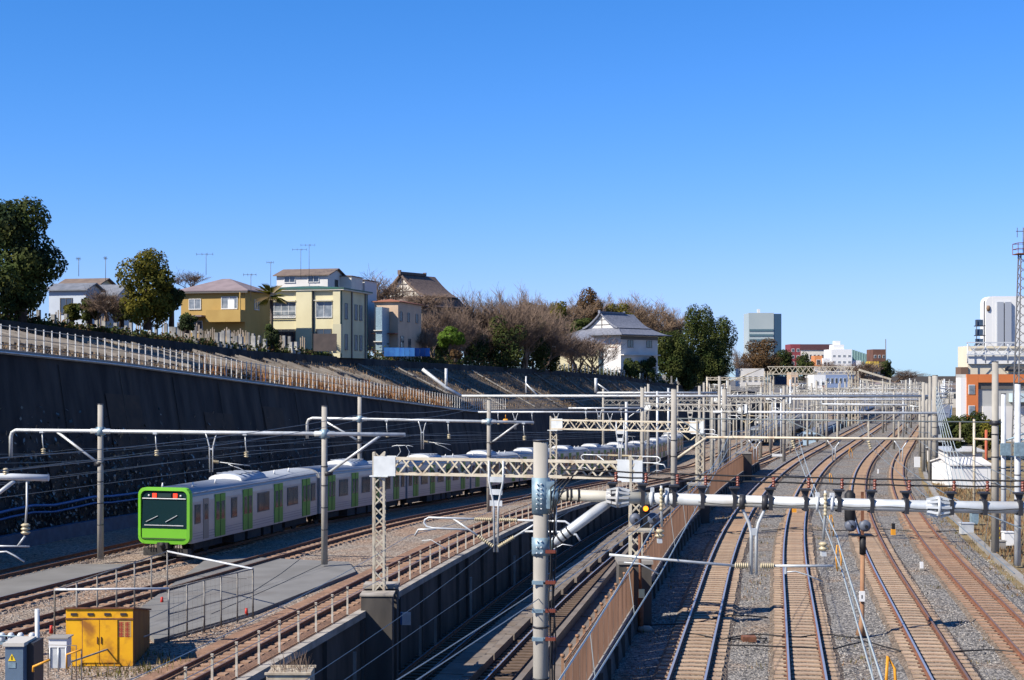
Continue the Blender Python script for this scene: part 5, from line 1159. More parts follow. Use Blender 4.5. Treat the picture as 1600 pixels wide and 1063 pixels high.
def hip(t, wd, dp, z, rise, ov=.5, inset=None, m=None, th=.14, nm='roof'):
    """hipped roof with eaves thickness"""
    x0, x1, y0, y1 = -wd-ov, ov, -ov, dp+ov; i = inset if inset is not None else min(wd, dp)/2+ov; mb = MB()
    if wd >= dp: r = [(x0+i, (y0+y1)/2, z+th+rise), (x1-i, (y0+y1)/2, z+th+rise)]
    else: r = [((x0+x1)/2, y0+i, z+th+rise), ((x0+x1)/2, y1-i, z+th+rise)]
    mb.box(x0,x1,y0,y1,z,z+th); b = [(x0,y0,z+th),(x1,y0,z+th),(x1,y1,z+th),(x0,y1,z+th)]
    if wd >= dp:
        mb.poly([b[0],b[1],r[1],r[0]]); mb.poly([b[1],b[2],r[1]]); mb.poly([b[2],b[3],r[0],r[1]]); mb.poly([b[3],b[0],r[0]])
    else:
        mb.poly([b[0],b[1],r[0]]); mb.poly([b[1],b[2],r[1],r[0]]); mb.poly([b[2],b[3],r[1]]); mb.poly([b[3],b[0],r[0],r[1]])
    return part(mb, nm, m, t, world=False)
def gable(t, x0, x1, y0, y1, z, rise, m, axis='x', ov=.4, th=.12, wm=None):
    """gabled roof, ridge along axis; optional gable wall"""
    mb = MB()
    if axis == 'x':
        c = (y0+y1)/2
        for s_, ye in ((-1, y0-ov), (1, y1+ov)):
            ze = z-ov*rise/((y1-y0)/2); a, b = (x0-ov, c, z+rise), (x1+ov, c, z+rise); d, e = (x1+ov, ye, ze), (x0-ov, ye, ze)
            mb.poly([a,b,d,e]); mb.poly([(p[0],p[1],p[2]-th) for p in (e,d,b,a)]); mb.poly([e,d,(d[0],d[1],d[2]-th),(e[0],e[1],e[2]-th)]); mb.poly([b,(b[0],b[1],b[2]-th),(d[0],d[1],d[2]-th),d]); mb.poly([a,e,(e[0],e[1],e[2]-th),(a[0],a[1],a[2]-th)])
        if wm: g = MB(); [g.poly([(x,y0,z-.02),(x,y1,z-.02),(x,c,z+rise-.1)]) for x in (x0, x1-.005)]; part(g, 'gable', wm, t, world=False)
    else:
        c = (x0+x1)/2
        for s_, xe in ((-1, x0-ov), (1, x1+ov)):
            ze = z-ov*rise/((x1-x0)/2); a, b = (c, y0-ov, z+rise), (c, y1+ov, z+rise); d, e = (xe, y1+ov, ze), (xe, y0-ov, ze)
            mb.poly([a,b,d,e]); mb.poly([(p[0],p[1],p[2]-th) for p in (e,d,b,a)]); mb.poly([e,d,(d[0],d[1],d[2]-th),(e[0],e[1],e[2]-th)]); mb.poly([a,e,(e[0],e[1],e[2]-th),(a[0],a[1],a[2]-th)])
        if wm: g = MB(); [g.poly([(x0,y,z-.02),(x1,y,z-.02),(c,y,z+rise-.1)]) for y in (y0, y1-.005)]; part(g, 'gable', wm, t, world=False)
    return part(mb, 'roof', m, t, world=False)
m_creamwall = mat('cream_render', (.68,.62,.40), (.60,.54,.34), .85, scale=.5)
m_ochre = mat('ochre_render', (.46,.31,.10), (.40,.26,.08), .85, scale=.5)
m_mauve = mat('mauve_roof', (.26,.205,.21), (.21,.165,.17), .8, scale=1.0)
m_brownroof = mat('brown_roof', (.20,.15,.115), (.15,.11,.09), .8, scale=1.2)
m_greenroof = mat('green_roof', (.03,.12,.08), (.05,.09,.07), .6, scale=1.5)
m_grayroof = mat('grey_roof_tiles', (.20,.21,.235), (.14,.15,.17), .6, scale=1.5)
m_peach = mat('peach_render', (.60,.44,.31), (.52,.38,.27), .85, scale=.5)
m_tile = mat('temple_tiles_brown', (.17,.125,.10), (.11,.08,.07), .75, scale=2.5, bump=.05, bscale=4)
m_tile2 = mat('temple_tiles_grey', (.21,.22,.26), (.14,.15,.18), .6, scale=2.0, bump=.04, bscale=4)
m_plaster = mat('white_plaster', (.74,.70,.60), (.64,.60,.52), .85, scale=.8)
def hz(px, py, Y): return at(px, py, Y).z
# cream building with the green roof edge
Y = 175; zt = hz(0, 452, Y); t, h = house('cream_building', 'two storey cream building with thin dark green roof edge, largest of the hill houses', 'building', 533, Y, 11.6, zt, 11.4, 9.2, m_creamwall)
hip(t, 11.4, 9.2, h, .55, .55, m=m_greenroof, th=.16); hbox(t, 'eave_board', m_plaster, -11.9, .5, -.5, 9.7, h-.12, h-.003)
for a, b in ((.0,.9),(3.6,5.6),(9.9,11.4)): hbox(t, 'pilaster', m_creamwall, -b, -a, -.35, -.002, 0, h-.13)
for a in (.0, 9.0): hbox(t, 'downpipe', m_greenroof, .001, .09, a, a+.12, 0, h-.13)
hbox(t, 'downpipe', m_frame_d, -3.55, -3.4, -.12, -.002, 0, h-.2); hbox(t, 'downpipe', m_frame_d, -9.85, -9.7, -.12, -.002, 0, h-.2)
win(t, 'F', 1.1, h-3.35, 2.1, 1.9, gm=m_glass_b); hbox(t, 'canopy', m_plaster, -3.3, -1.0, -.5, -.1, h-1.35, h-1.28)
win(t, 'F', 5.75, h-3.35, 3.7, 1.9, gm=m_glass_b, mull=3); hbox(t, 'balcony_rail', m_frame, -9.5, -5.7, -.45, -.4, h-3.2, h-3.1); hbox(t, 'balcony_rail', m_frame, -9.5, -5.7, -.45, -.4, h-2.6, h-2.54); hbox(t, 'canopy', m_plaster, -9.6, -5.65, -.5, -.1, h-1.35, h-1.28)
win(t, 'F', 1.2, h-6.6, 2.0, 1.9, fm=m_frame_d); win(t, 'F', 5.8, h-6.6, 3.6, 1.9, fm=m_frame_d, mull=3)
for u in (1.2, 4.6, 6.3):
    for z in (h-3.5, h-7.2): win(t, 'R', u, z, .9, 1.9, fm=m_frame_d, gm=m_glass_b, mull=1)
for u in (3.4, 8.2): hbox(t, 'downpipe', m_frame_d, .001, .15, u, u+.25, 0, h-.13)
# roof house behind it
Y = 196; t, h = house('white_house', 'white house with brown gabled roof behind the green roof edge, two aerials above', 'house', 512, Y, 13, hz(0, 428, Y), 7.3, 6.5, m_whitewall)
gable(t, -7.3, 0, 0, 6.5, h, .95, m_brownroof, 'x', wm=m_whitewall); win(t, 'R', 2.6, h-1.6, 1.1, 1.0, fm=m_frame_d); win(t, 'F', 1.2, h-1.1, 1.6, .9); win(t, 'F', 4.6, h-1.1, 1.6, .9)
t, h = house('stair_house', 'small cream rooftop block right of the brown gabled roof', 'house', 549, 200, 13, hz(0, 432, 200), 2.2, 4.5, m_plaster); hip(t, 2.2, 4.5, h, .15, .15, m=m_brownroof, th=.1)
t, h = house('white_annex', 'low pale house wedged between the cream block and the bare tree', 'house', 570, 205, 13, hz(0, 438, 205), 2.6, 5, m_whitewall); hip(t, 2.6, 5, h, .15, .2, m=m_brownroof, th=.1); win(t, 'F', .4, h-1.4, .9, .9, fm=m_frame_d)
def aerial(px, y0, y1, Y, lab, n=4, wd=1.1):
    mb = MB(); b, tp = at(px, y0, Y), at(px, y1, Y); mb.tube(b, tp, .03, 5); mb.tube(tp+Vector((-wd,0,-.1)), tp+Vector((wd*.7,0,-.1)), .02, 4)
    for k in range(n): x = -wd+wd*1.7*k/(n-1); mb.tube(tp+Vector((x,-.4,-.1)), tp+Vector((x,.4,-.1)), .015, 4); mb.tube(tp+Vector((x,0,-.28)), tp+Vector((x,0,.08)), .015, 4)
    solo(mb, 'tv_aerial', m_frame_d, lab, 'aerial')
aerial(483, 435, 382, 196, 'tall television aerial, right one of the two above the brown gabled roof'); aerial(470, 436, 389, 196, 'television aerial, left one of the two above the brown gabled roof')
aerial(423, 447, 409, 190, 'thin aerial left of the brown gabled roof', wd=.5); aerial(322, 430, 396, 170, 'television aerial above the mauve hipped roof'); aerial(123, 432, 403, 150, 'thin aerial mast above the leftmost brown roof', wd=.2); aerial(165, 440, 402, 150, 'thin aerial mast between the two left houses', wd=.15)
aerial(392, 470, 428, 160, 'short dark rooftop aerial between the ochre and the cream building', wd=.8)
# ochre house
Y = 166; t, h = house('ochre_house', 'ochre yellow house with mauve hipped roof and a balcony', 'house', 383, Y, 11.8, hz(0, 455, Y), 7.9, 7.0, m_ochre)
hip(t, 7.9, 7.0, h, 1.55, .55, m=m_mauve, th=.12)
hbox(t, 'fascia', m_frame_d, -8.4, .5, -.5, -.4, h-.2, h-.002)
win(t, 'F', 5.4, h-2.0, 1.5, 1.2, gm=m_glass_b); win(t, 'F', .9, h-2.0, 2.0, 1.4, gm=m_glass_b); hbox(t, 'balcony', m_ochre, -4.2, -.0, -1.3, -.002, h-3.5, h-2.15); hbox(t, 'balcony_roof_post', m_ochre, -.12, 0, -1.3, -1.15, h-2.15, h-.2)
hbox(t, 'lean_to_roof', m_mauve, -7.0, -4.4, -2.0, -.002, h-2.9, h-2.75); win(t, 'F', 5.2, h-4.6, 1.4, 1.3); win(t, 'R', 2.5, h-2, 1.2, 1.2)
hbox(t, 'white_screen', m_white, -1.5, -.7, -1.34, -1.302, h-2.05, h-1.0)
# left pair of houses
Y = 150; t, h = house('grey_house', 'pale grey house with a dark window beside the big evergreen tree', 'house', 134, Y, 12.6, hz(0, 450, Y), 4.2, 3, mat('bluish_wall', (.50,.55,.60), (.44,.48,.53), .8, scale=.6)); gable(t, -4.2, 0, 0, 3, h, .6, m_grayroof, 'x', wm=m_whitewall); win(t, 'F', 1.5, h-2.6, 1.4, 1.6, fm=m_frame_d)
t, h = house('brown_roof_house', 'house with a brown roof showing above the grey house', 'house', 155, 160, 13, hz(0, 442, 160), 4.6, 3, m_plaster); gable(t, -4.6, 0, 0, 3, h, .6, m_brownroof, 'x', wm=m_creamwall)
t, h = house('white_cottage', 'white cottage with grey slate roof left of the golden tree', 'house', 182, 154, 12.6, hz(0, 458, 154), 3.6, 3.4, m_whitewall); gable(t, -3.6, 0, 0, 3.4, h, 1.0, m_grayroof, 'x', wm=m_whitewall)
# peach house
Y = 201; t, h = house('peach_house', 'peach coloured house with shaded right side, in front of the temple gable', 'house', 622, Y, 11.0, hz(0, 472, Y), 3.4, 10.5, m_peach)
hip(t, 3.4, 10.5, h, .4, .35, m=mat('rust_red_roof', (.30,.12,.07), rough=.8), th=.1)
win(t, 'F', 1.3, h-2.4, .9, 1.1, fm=m_frame_d)
for u in (.8, 4.0, 7.8): win(t, 'R', u, h-2.6, 1.0, 1.3, fm=m_frame_d); 
win(t, 'R', 1.0, h-6.2, 1.4, 1.6, fm=m_frame_d); win(t, 'R', 4.4, h-6.2, 1.1, 1.3, fm=m_frame_d); hbox(t, 'lean_to_roof', mat('rust_red_roof', (.3,.12,.07)), -3.4, 0, -1.2, -.002, h-4.4, h-4.25)
t, h = house('teal_stair_tower', 'narrow grey-blue stair between the cream building and the peach house', 'house', 597, 198, 11.0, hz(0, 480, 198), .9, 3, m_bluegrey); [hbox(t, 'landing', m_plaster, -1.1, .1, -.35, -.002, z, z+.1) for z in (1.5, 3.0, 4.5)]
# blue sheet fence
g = thing('fence', 'bright blue sheet fence at the foot of the peach house', 'fence', tuple(at(600,556,191.5)))
for k in range(9):
    q = at(604+8*k, 557, 191.8+1.6*k); mb = MB(); mb.box(q.x-.33,q.x+.33,q.y,q.y+.05,q.z,q.z+1.15); part(mb, 'panel', mat('blue_sheet', (.03,.12,.42), (.05,.2,.5), .5, scale=1, rnd=.2), g)

def temple(label, pxr, Y, zb, zeave, wd, dp, rise, gw, wall, tile, ridge_l, name='temple_hall', rz=HR, skirt=2.2, lower=None):
    """hall with a concave hip-and-gable roof, gable end to the front"""
    t = thing(name, label, 'temple', (X_(pxr, Y), Y, zb), rz); he = zeave-zb; cx = -wd/2
    mb = MB(); mb.box(-wd, 0, 0, dp, 0, he); part(mb, 'wall', lower or wall, t, world=False)
    z1 = he+rise*.34; gy0 = 1.2; gy1 = dp-.5; ov = skirt*.5
    # lower skirt, concave
    mb = MB(); ring = []
    for k in range(5):
        f = k/4; hx = (wd/2+ov)*(1-f)+(gw/2)*f; y0 = (-ov)*(1-f)+gy0*f; y1 = (dp+ov)*(1-f)+gy1*f; z = he+(z1-he)*(f**1.35)+ .18*(1-f)**6
        ring.append([(cx-hx,y0,z),(cx+hx,y0,z),(cx+hx,y1,z),(cx-hx,y1,z)])
    for a, b in zip(ring, ring[1:]):
        for j in range(4): mb.poly([a[j], a[(j+1)%4], b[(j+1)%4], b[j]])
    b = ring[0]; mb.poly([(x,y,z-.16) for x,y,z in b][::-1])
    for j in range(4): p, q = b[j], b[(j+1)%4]; mb.poly([(p[0],p[1],p[2]-.16),(q[0],q[1],q[2]-.16),q,p])
    part(mb, 'lower_roof', tile, t, world=False)
    # upper gabled part, concave slopes
    mb = MB(); prof = [(gw/2*(1-f)**1.0+.0, z1+(rise*.66)*(f**1.45 if True else f)) for f in [k/7 for k in range(8)]]
    prof = [(x+.35*(1-i/7), z) for i, (x, z) in enumerate(prof)]
    for s_ in (-1, 1):
        for (xa, za), (xb, zb_) in zip(prof, prof[1:]):
            mb.poly([(cx+s_*xa,gy0-.7,za),(cx+s_*xa,gy1,za),(cx+s_*xb,gy1,zb_),(cx+s_*xb,gy0-.7,zb_)]); mb.poly([(cx+s_*xa,gy0-.7,za-.22),(cx+s_*xa,gy1,za-.22),(cx+s_*xb,gy1,zb_-.22),(cx+s_*xb,gy0-.7,zb_-.22)])
            mb.poly([(cx+s_*xa,gy0-.71,za),(cx+s_*xb,gy0-.71,zb_),(cx+s_*xb,gy0-.71,zb_-.22),(cx+s_*xa,gy0-.71,za-.22)])
    part(mb, 'upper_roof', tile, t, world=False)
    zt_ = z1+rise*.66
    mb = MB(); mb.box(cx-.22, cx+.22, gy0-.75, gy0+ridge_l, zt_-.05, zt_+.38); mb.box(cx-.3, cx+.3, gy0-.95, gy0-.7, zt_-.1, zt_+.62); mb.box(cx-.3,cx+.3,gy0+ridge_l-.1,gy0+ridge_l+.1,zt_,zt_+.55); part(mb, 'ridge', tile, t, world=False)
    for s_ in (-1, 1):
        mb = MB(); mb.path([(cx+s_*x, gy0-.6, z+.06) for x, z in prof], .13, 5); part(mb, 'verge_ridge', tile, t, world=False)
        mb = MB(); mb.path([(cx+s_*abs(r_[1][0]-cx), r_[0][1], r_[0][2]+.06) for r_ in ring], .12, 5); part(mb, 'hip_ridge', tile, t, world=False)
    mb = MB(); mb.poly([(cx-gw/2+.2, gy0, z1+.02),(cx+gw/2-.2, gy0, z1+.02)]+[(cx+x*.93, gy0, z-.2) for x, z in prof[1:]]+[(cx-x*.93, gy0, z-.2) for x, z in prof[1:]][::-1]); part(mb, 'gable', wall, t, world=False)
    mb = MB(); mb.box(cx-.08,cx+.08,gy0-.1,gy0-.002,z1,zt_-.4); mb.box(cx-gw*.3,cx+gw*.3,gy0-.12,gy0-.002,z1+rise*.14,z1+rise*.14+.12); mb.box(cx-gw*.17,cx+gw*.17,gy0-.12,gy0-.002,z1+rise*.36,z1+rise*.36+.1); part(mb, 'gable_beams', m_frame_d, t, world=False)
    return t, he
t, h = temple('big brown tiled temple roof with a steep curved gable behind the peach house', 660, 234, 11.0, hz(0,480,234), 10.2, 10.0, 5.5, 9.6, m_plaster, m_tile, 5.6, rz=R(-36), lower=mat('dark_timber_wall', (.12,.09,.07), (.2,.17,.13), .85, scale=1.5))
hbox(t, 'pent_roof', m_tile, -11, 2.6, -2.6, 13, h*.5, h*.5+.3)
Y = 318; t, h = temple('white walled temple hall with a sweeping grey tiled roof and bright triangular gable', 970, Y, 8.2, hz(0,524,Y), 13.0, 12.5, 5.0, 9.6, m_whitewall, m_tile2, 7.5, rz=R(-45), skirt=4.6)
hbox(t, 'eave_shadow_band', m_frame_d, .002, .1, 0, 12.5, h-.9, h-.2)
win(t, 'R', 2.2, h-2.6, 1.9, 1.6, fm=m_frame_d); win(t, 'R', 8.6, h-2.6, 1.9, 1.6, fm=m_frame_d); hbox(t, 'ledge', m_whitewall, .002, .9, 0, 12.4, h-4.3, h-4.1); win(t, 'F', 1.0, h-2.6, 2.0, 1.7, fm=mat('salmon_shutter', (.6,.35,.25)), gm=m_plaster)
t, h = house('long_hall', 'long low hall with sweeping grey roof left of the temple gable', 'house', 935, 300, 8.8, hz(0, 538, 300), 9.0, 6, m_creamwall); hip(t, 9.0, 6, h, 1.9, .9, m=m_tile2, th=.15)
for k in range(4): win(t, 'F', .6+2.1*k, h-2.3, 1.4, 1.7, fm=m_frame_d)
# graveyard along the hill edge
m_grave = mat('grave_stone', (.36,.35,.33), (.22,.215,.2), .8, scale=2, rnd=.35)
gb = MB(); gb.box(-.35,.35,-.35,.35,0,.25); gb.box(-.26,.26,-.26,.26,.25,.5); gb.box(-.16,.16,-.16,.16,.5,1.25); gme = [gb.mesh('gravestone', m_grave)]
gb = MB(); gb.box(-.3,.3,-.3,.3,0,.3); gb.box(-.13,.13,-.13,.13,.3,1.5); gme.append(gb.mesh('gravestone', m_grave))
gb = MB(); 
for k in range(3): gb.box(-.25+.2*k,-.15+.2*k,0,.03,0,1.6+.15*(k%2))
gme.append(gb.mesh('grave_boards', mat('grave_board_wood', (.34,.27,.2), (.22,.18,.14), .8, scale=2, rnd=.3)))
cnt = 0
for row in range(3):
    Yg = 138
    while Yg < 168:
        k = 2 if random.random() < .3 else random.randrange(2)
        o = bpy.data.objects.new('gravestone' if k < 2 else 'grave_boards', gme[k]); col.objects.link(o)
        o.location = (EX(Yg)-1.3-1.5*row-random.uniform(0,.3), Yg, EZ(Yg)-.1+.25*row+.15); o.rotation_euler = (0,0,HR+random.uniform(-.2,.2)); sc_ = random.uniform(.8,1.25); o.scale = (sc_,sc_,sc_)
        tag(o, 'grey gravestone in the graveyard along the hill edge' if k < 2 else 'upright wooden grave boards among the gravestones on the hill edge', 'gravestone' if k < 2 else 'grave boards', 'gravestones in front of the cream building' if k < 2 else 'wooden grave boards')
        Yg += random.uniform(1.1, 2.0)
for k in range(26):
    Yg = 98+k*1.35+random.uniform(-.3,.3); kk = random.randrange(3); o = bpy.data.objects.new('gravestone' if kk < 2 else 'grave_boards', gme[kk]); col.objects.link(o)
    o.location = (EX(Yg)-1.6-random.uniform(0,1.5), Yg, EZ(Yg)-.1); o.rotation_euler = (0,0,HR); tag(o, 'gravestone between the big evergreen and the ochre house' if kk < 2 else 'grave boards between the big evergreen and the ochre house', 'gravestone' if kk < 2 else 'grave boards', 'graves near the left trees' if kk < 2 else 'grave boards near the left trees')
for k in range(34):
    Yg = 326+k*1.9; kk = random.randrange(2); o = bpy.data.objects.new('gravestone', gme[kk]); col.objects.link(o); s_ = random.uniform(1.2,1.9); o.scale = (s_,s_,s_)
    o.location = (EX(Yg)-1.2-random.uniform(0,3), Yg, EZ(Yg)-.1); tag(o, 'pale gravestone on the far end of the hill, right of the white wing', 'gravestone', 'far pale gravestones')
g = thing('fence', 'pale bluish sheet fence in front of the grey temple', 'fence', (EX(258)-.7, 258, EZ(258)))
for k in range(30):
    Yg = 258+k*2.4; mb = MB(); x = EX(Yg)-.75; hh = 1.5+random.uniform(-.2,.2); mb.box(x-.05,x,Yg,Yg+2.2,EZ(Yg)-.1,EZ(Yg)+hh); part(mb, 'panel', mat('pale_blue_sheet', (.42,.50,.55), (.32,.40,.45), .6, scale=.6, rnd=.25), g)
mb = MB(); q = at(508, 549, 160); mb.obox(q, 2.5, .25, 1.9, HR*0); solo(mb, 'garden_wall', mat('mauve_block_wall', (.12,.095,.085), (.085,.07,.065), .9, scale=1.2), 'brown block garden wall below the cream building', 'wall')
mb = MB(); q = at(527, 552, 163); mb.obox(q, .9, .9, 3.2); solo(mb, 'gate_pier', m_creamwall, 'cream gate pier at the corner of the garden wall', 'pier')

# ================================================================ TREES
def crown_mesh(name, m, rx, ry, rz_, n, leaf, lumps=9, seed=1, flat=False, cone=False):
    rnd = random.Random(seed); mb = MB(); L = []
    for k in range(lumps):
        a = rnd.uniform(0, 2*pi); u = rnd.uniform(-.75, .85); r = sqrt(max(0,1-u*u))*rnd.uniform(.35,.78)
        if cone: r *= (1-(u+.75)/1.9)
        L.append((rx*r*cos(a), ry*r*sin(a), rz_*u, rnd.uniform(.28,.48)*(.7 if cone else 1)))
    if not cone: L.append((0,0,0,.72))
    wts = [l[3]**2 for l in L]
    for k in range(n):
        l = rnd.choices(L, wts)[0]; d = Vector((rnd.gauss(0,1), rnd.gauss(0,1), rnd.gauss(0,1))).normalized(); q = rnd.uniform(.55,1.06)**.6
        c = Vector((l[0]+d.x*rx*l[3]*q, l[1]+d.y*ry*l[3]*q, l[2]+d.z*rz_*l[3]*q*(.6 if cone else 1)))
        nrm = (d+Vector((rnd.uniform(-.8,.8), rnd.uniform(-.8,.8), rnd.uniform(-.4,.9)))).normalized(); a = nrm.orthogonal().normalized(); a = (Matrix.Rotation(rnd.uniform(0,6.28), 3, nrm) @ a); b = nrm.cross(a); s_ = leaf*rnd.uniform(.6,1.35)
        i = len(mb.v); mb.v += [tuple(c-a*s_), tuple(c-b*s_*.55), tuple(c+a*s_), tuple(c+b*s_*.55)]; mb.face((i,i+1,i+2,i+3))
    return mb.mesh(name, m)
def evergreen(label, px, pb, pt, pw, Y, m, n=5000, leaf=.16, seed=1, group=None, name='evergreen_tree', trunk=.25, **kw):
    b, t_ = at(px, pb, Y), at(px, pt, Y); H = t_.z-b.z; W = pw/FP*Y/2
    g = thing(name, label, 'tree' if 'shrub' not in name else 'shrub', tuple(b), 0, group); ORG[g.name] = (0,0,0)
    mb = MB(); mb.path([(0,0,-.3),(.05*H*.3,0,H*.35),(0,.1,H*.75)], [trunk, trunk*.75, trunk*.3], 7); mb.path([(0,0,H*.3),(W*.4,0,H*.55)],[trunk*.5,trunk*.2],5); mb.path([(0,0,H*.35),(-W*.4,.2,H*.6)],[trunk*.5,trunk*.2],5); part(mb, 'trunk', m_bark, g, world=False)
    fr = kw.pop('low', .12); cz = H*(fr+1)/2; me = crown_mesh('crown', m, W, W, H*(1-fr)/2, n, leaf, seed=seed, **kw)
    o = bpy.data.objects.new('crown', me); col.objects.link(o); o.parent = g; o.location = (0,0,cz); return g
evergreen('huge round dark evergreen tree at the left edge of the picture', 32, 497, 326, 158, 112, m_leaf, 15000, .17, 3, lumps=16, trunk=.5, low=.03)
evergreen('golden olive evergreen tree left of the ochre house', 230, 510, 399, 96, 118, m_leaf2, 11000, .13, 5, lumps=15, trunk=.35, low=.0)
evergreen('dark low bough mass of foliage right beside the golden tree', 268, 505, 445, 44, 120, m_leaf, 2600, .13, 6, lumps=6, low=.2)
evergreen('clipped dark shrub under the palm tree', 425, 545, 508, 34, 158, m_leaf, 1500, .14, 7, name='shrub', low=0)
evergreen('bright green round shrub at the end of the blue fence', 703, 546, 513, 52, 182, m_leaf4, 2600, .16, 8, name='shrub', low=.1)
evergreen('small reddish shrub below the bright green one', 712, 562, 546, 22, 178, m_leaf_r, 600, .14, 9, name='shrub', low=0)
k = 0
for px, pb, pt, pw, Y, lb in ((745,572,520,56,YE(745)+3,'dark shrub mass right of the bright green shrub'),(790,578,500,70,YE(790)+3,'dark evergreen with a broad top among the bare trees'),(832,585,495,56,YE(832)+3,'narrow dark evergreen left of the long hall'),(860,585,545,40,YE(860)+2,'low dark shrub in front of the long hall'),(690,566,512,48,YE(690)+9,'dark shrub between the temple wall and the bright green shrub'),(985,592,560,34,YE(985)+2,'small dark shrub at the foot of the white temple wall'),(1012,596,556,38,YE(1012)+2,'dark shrub right of the white temple wall'),(768,582,545,60,YE(768)+2,'low dark undergrowth beneath the bare trees')):
    k += 1; evergreen(lb, px, pb, pt, pw, Y, m_leaf, 3000, .2, 20+k, lumps=8, low=.02)
for px, pb, pt, pw, Y, m_, lb, cone in ((1050,604,506,64,YE(1050)+8,m_leaf3,'mid green evergreen just right of the white temple wing',False),(1090,606,489,62,YE(1090)+12,m_leaf3,'tallest pointed conifer of the dark group, left spire',True),(1120,608,490,70,YE(1120)+12,m_leaf3,'broad dark conifer with layered boughs, right side of the group',True),(1105,608,535,84,YE(1105)+6,m_leaf3,'lower green mass in front of the two conifers',False),(1068,606,540,62,YE(1068)+3,m_leaf,'dark lower evergreen at the end of the gravestones',False),
    (1192,590,534,66,420,m_leaf_r,'rounded brownish evergreen below the grey office tower',False),(1222,592,550,50,430,m_leaf,'dark evergreen right under the office tower corner',False),(1256,596,553,36,440,m_leaf3,'small round evergreen below the red block',False),(1383,592,560,26,440,m_leaf,'round dark tree behind the brown block at the far right end of the town',False),(905,535,500,70,350,m_leaf3,'rounded olive tree behind the temple, left of its gable',False),(830,530,476,60,350,m_leaf2,'olive tree top behind the bare trees, left one',False),(868,530,470,54,355,m_leaf2,'olive tree top behind the bare trees, right one',False),(920,530,458,54,372,m_leaf_r,'reddish brown tree top behind the temple',False),(968,530,476,60,375,m_leaf2,'olive hill foliage behind the temple ridge',False)):
    k += 1; evergreen(lb, px, pb, pt, pw, Y, m_, (11000 if Y > 300 and px > 1000 and px < 1150 else 6500) if pw > 45 else 2600, .27, 40+k, lumps=12, low=.02)
for px, pb, pt, pw, Y, m_, lb in ((1490,700,652,54,150,m_leaf3,'green bush by the stay wires of the thick pole'),(1522,704,642,60,156,m_leaf3,'tallest green bush in front of the orange building'),(1552,702,650,46,150,m_leaf2,'olive bush right beside the orange building corner')):
    k += 1; evergreen(lb, px, pb, pt, pw, Y, m_, 3200, .15, 60+k, name='shrub', low=0)
for px, pb, pt, pw, Y, m_, lb in ((112,500,474,34,124,m_leaf2,'olive shrub under the window of the pale grey house'),(140,502,468,40,122,m_leaf3,'green shrub before the right half of the pale grey house'),(190,506,474,36,124,m_leaf3,'dark shrub between the white cottage and the golden tree'),(292,516,486,34,136,m_leaf,'low dark bush at the left foot of the ochre house')):
    k += 1; evergreen(lb, px, pb, pt, pw, Y, m_, 1500, .13, 60+k, name='shrub', low=0)
# palm
b = at(424, 545, 160); H = at(0, 462, 160).z-b.z; g = thing('palm_tree', 'small palm tree in front of the cream building', 'tree', tuple(b)); ORG[g.name] = (0,0,0)
mb = MB(); mb.path([(0,0,0),(.05,0,H*.5),(0,0,H)], [.2,.16,.2], 8); part(mb, 'trunk', m_bark, g, world=False)
for k in range(20):
    a = 2*pi*k/20+random.uniform(-.1,.1); e = random.uniform(-.5,.9); mb = MB(); L_ = 2.0
    for f in range(7):
        r0 = L_*.35+L_*.65*f/7*.9; aa = a+(f-3)*.13; 
        tip = Vector((cos(aa)*L_*cos(e), sin(aa)*L_*cos(e), L_*sin(e)-.25)); root = Vector((cos(a)*.3*cos(e), sin(a)*.3*cos(e), .3*sin(e)))
        s_ = Vector((-sin(aa), cos(aa), .3))*.06; i = len(mb.v); mb.v += [tuple(root), tuple(root.lerp(tip,.5)+s_*1.6+Vector((0,0,.1))), tuple(tip), tuple(root.lerp(tip,.5)-s_)]; mb.face((i,i+1,i+2,i+3))
    o = part(mb, 'frond', m_leaf2 if k % 3 else m_dry2, g, world=False); o.location = (0,0,H)
# bare trees
def bare_mesh(seed, levels=5, spread=.5, up=.35):
    rnd = random.Random(seed); tw = MB(); tr = MB()
    def grow(p, d, L, r, lv):
        e = p+d*L; mid = p.lerp(e, .5)+Vector((rnd.uniform(-1,1), rnd.uniform(-1,1), rnd.uniform(-.5,.5)))*L*.08
        (tr if lv < 2 else tw).path([p, mid, e], [r, r*.8, r*.6], 5 if lv < 2 else 3, caps=False)
        if lv >= levels: return
        for k in range(rnd.choice((3,4)) if lv < levels-1 else 4):
            f = rnd.uniform(.2,1.0) if k else 1.0; q = p.lerp(e, f)
            nd = (d+Vector((rnd.gauss(0,spread), rnd.gauss(0,spread), rnd.gauss(up,.2)))).normalized(); grow(q, nd, L*rnd.uniform(.62,.92), max(r*.5, .0016), lv+1)
    for k in range(4): grow(Vector((rnd.uniform(-.03,.03),rnd.uniform(-.03,.03),0)), Vector((rnd.uniform(-.55,.55), rnd.uniform(-.55,.55), 1)).normalized(), .24, .016, 0)
    zs = max(v[2] for v in tw.v); xs = sorted(abs(v[0]) for v in tw.v)[int(len(tw.v)*.97)]*2
    for b_ in (tr, tw): b_.v = [(x/xs, y/xs, z/zs) for x, y, z in b_.v]
    return tr, tw
BM = []
for s_ in range(5):
    tr, tw = bare_mesh(100+s_)
    BM.append([(tr.mesh('trunk', m_), tw.mesh('crown', m_)) for m_ in (m_twig, m_twig2)])
def bare(label, px, pb, pt, pw, Y, kind=0, group=None):
    b = at(px, pb, Y); H = at(px, pt, Y).z-b.z; W = pw/FP*Y; g = thing('bare_tree', label, 'tree', tuple(b), random.uniform(0,6.28), group)
    tr, tw = BM[random.randrange(5)][kind]
    for nm, me in (('trunk', tr), ('crown', tw)): o = bpy.data.objects.new(nm, me); col.objects.link(o); o.parent = g; o.scale = (W, W, H)
    return g
GB = 'leafless trees between the bright green shrub and the temple'
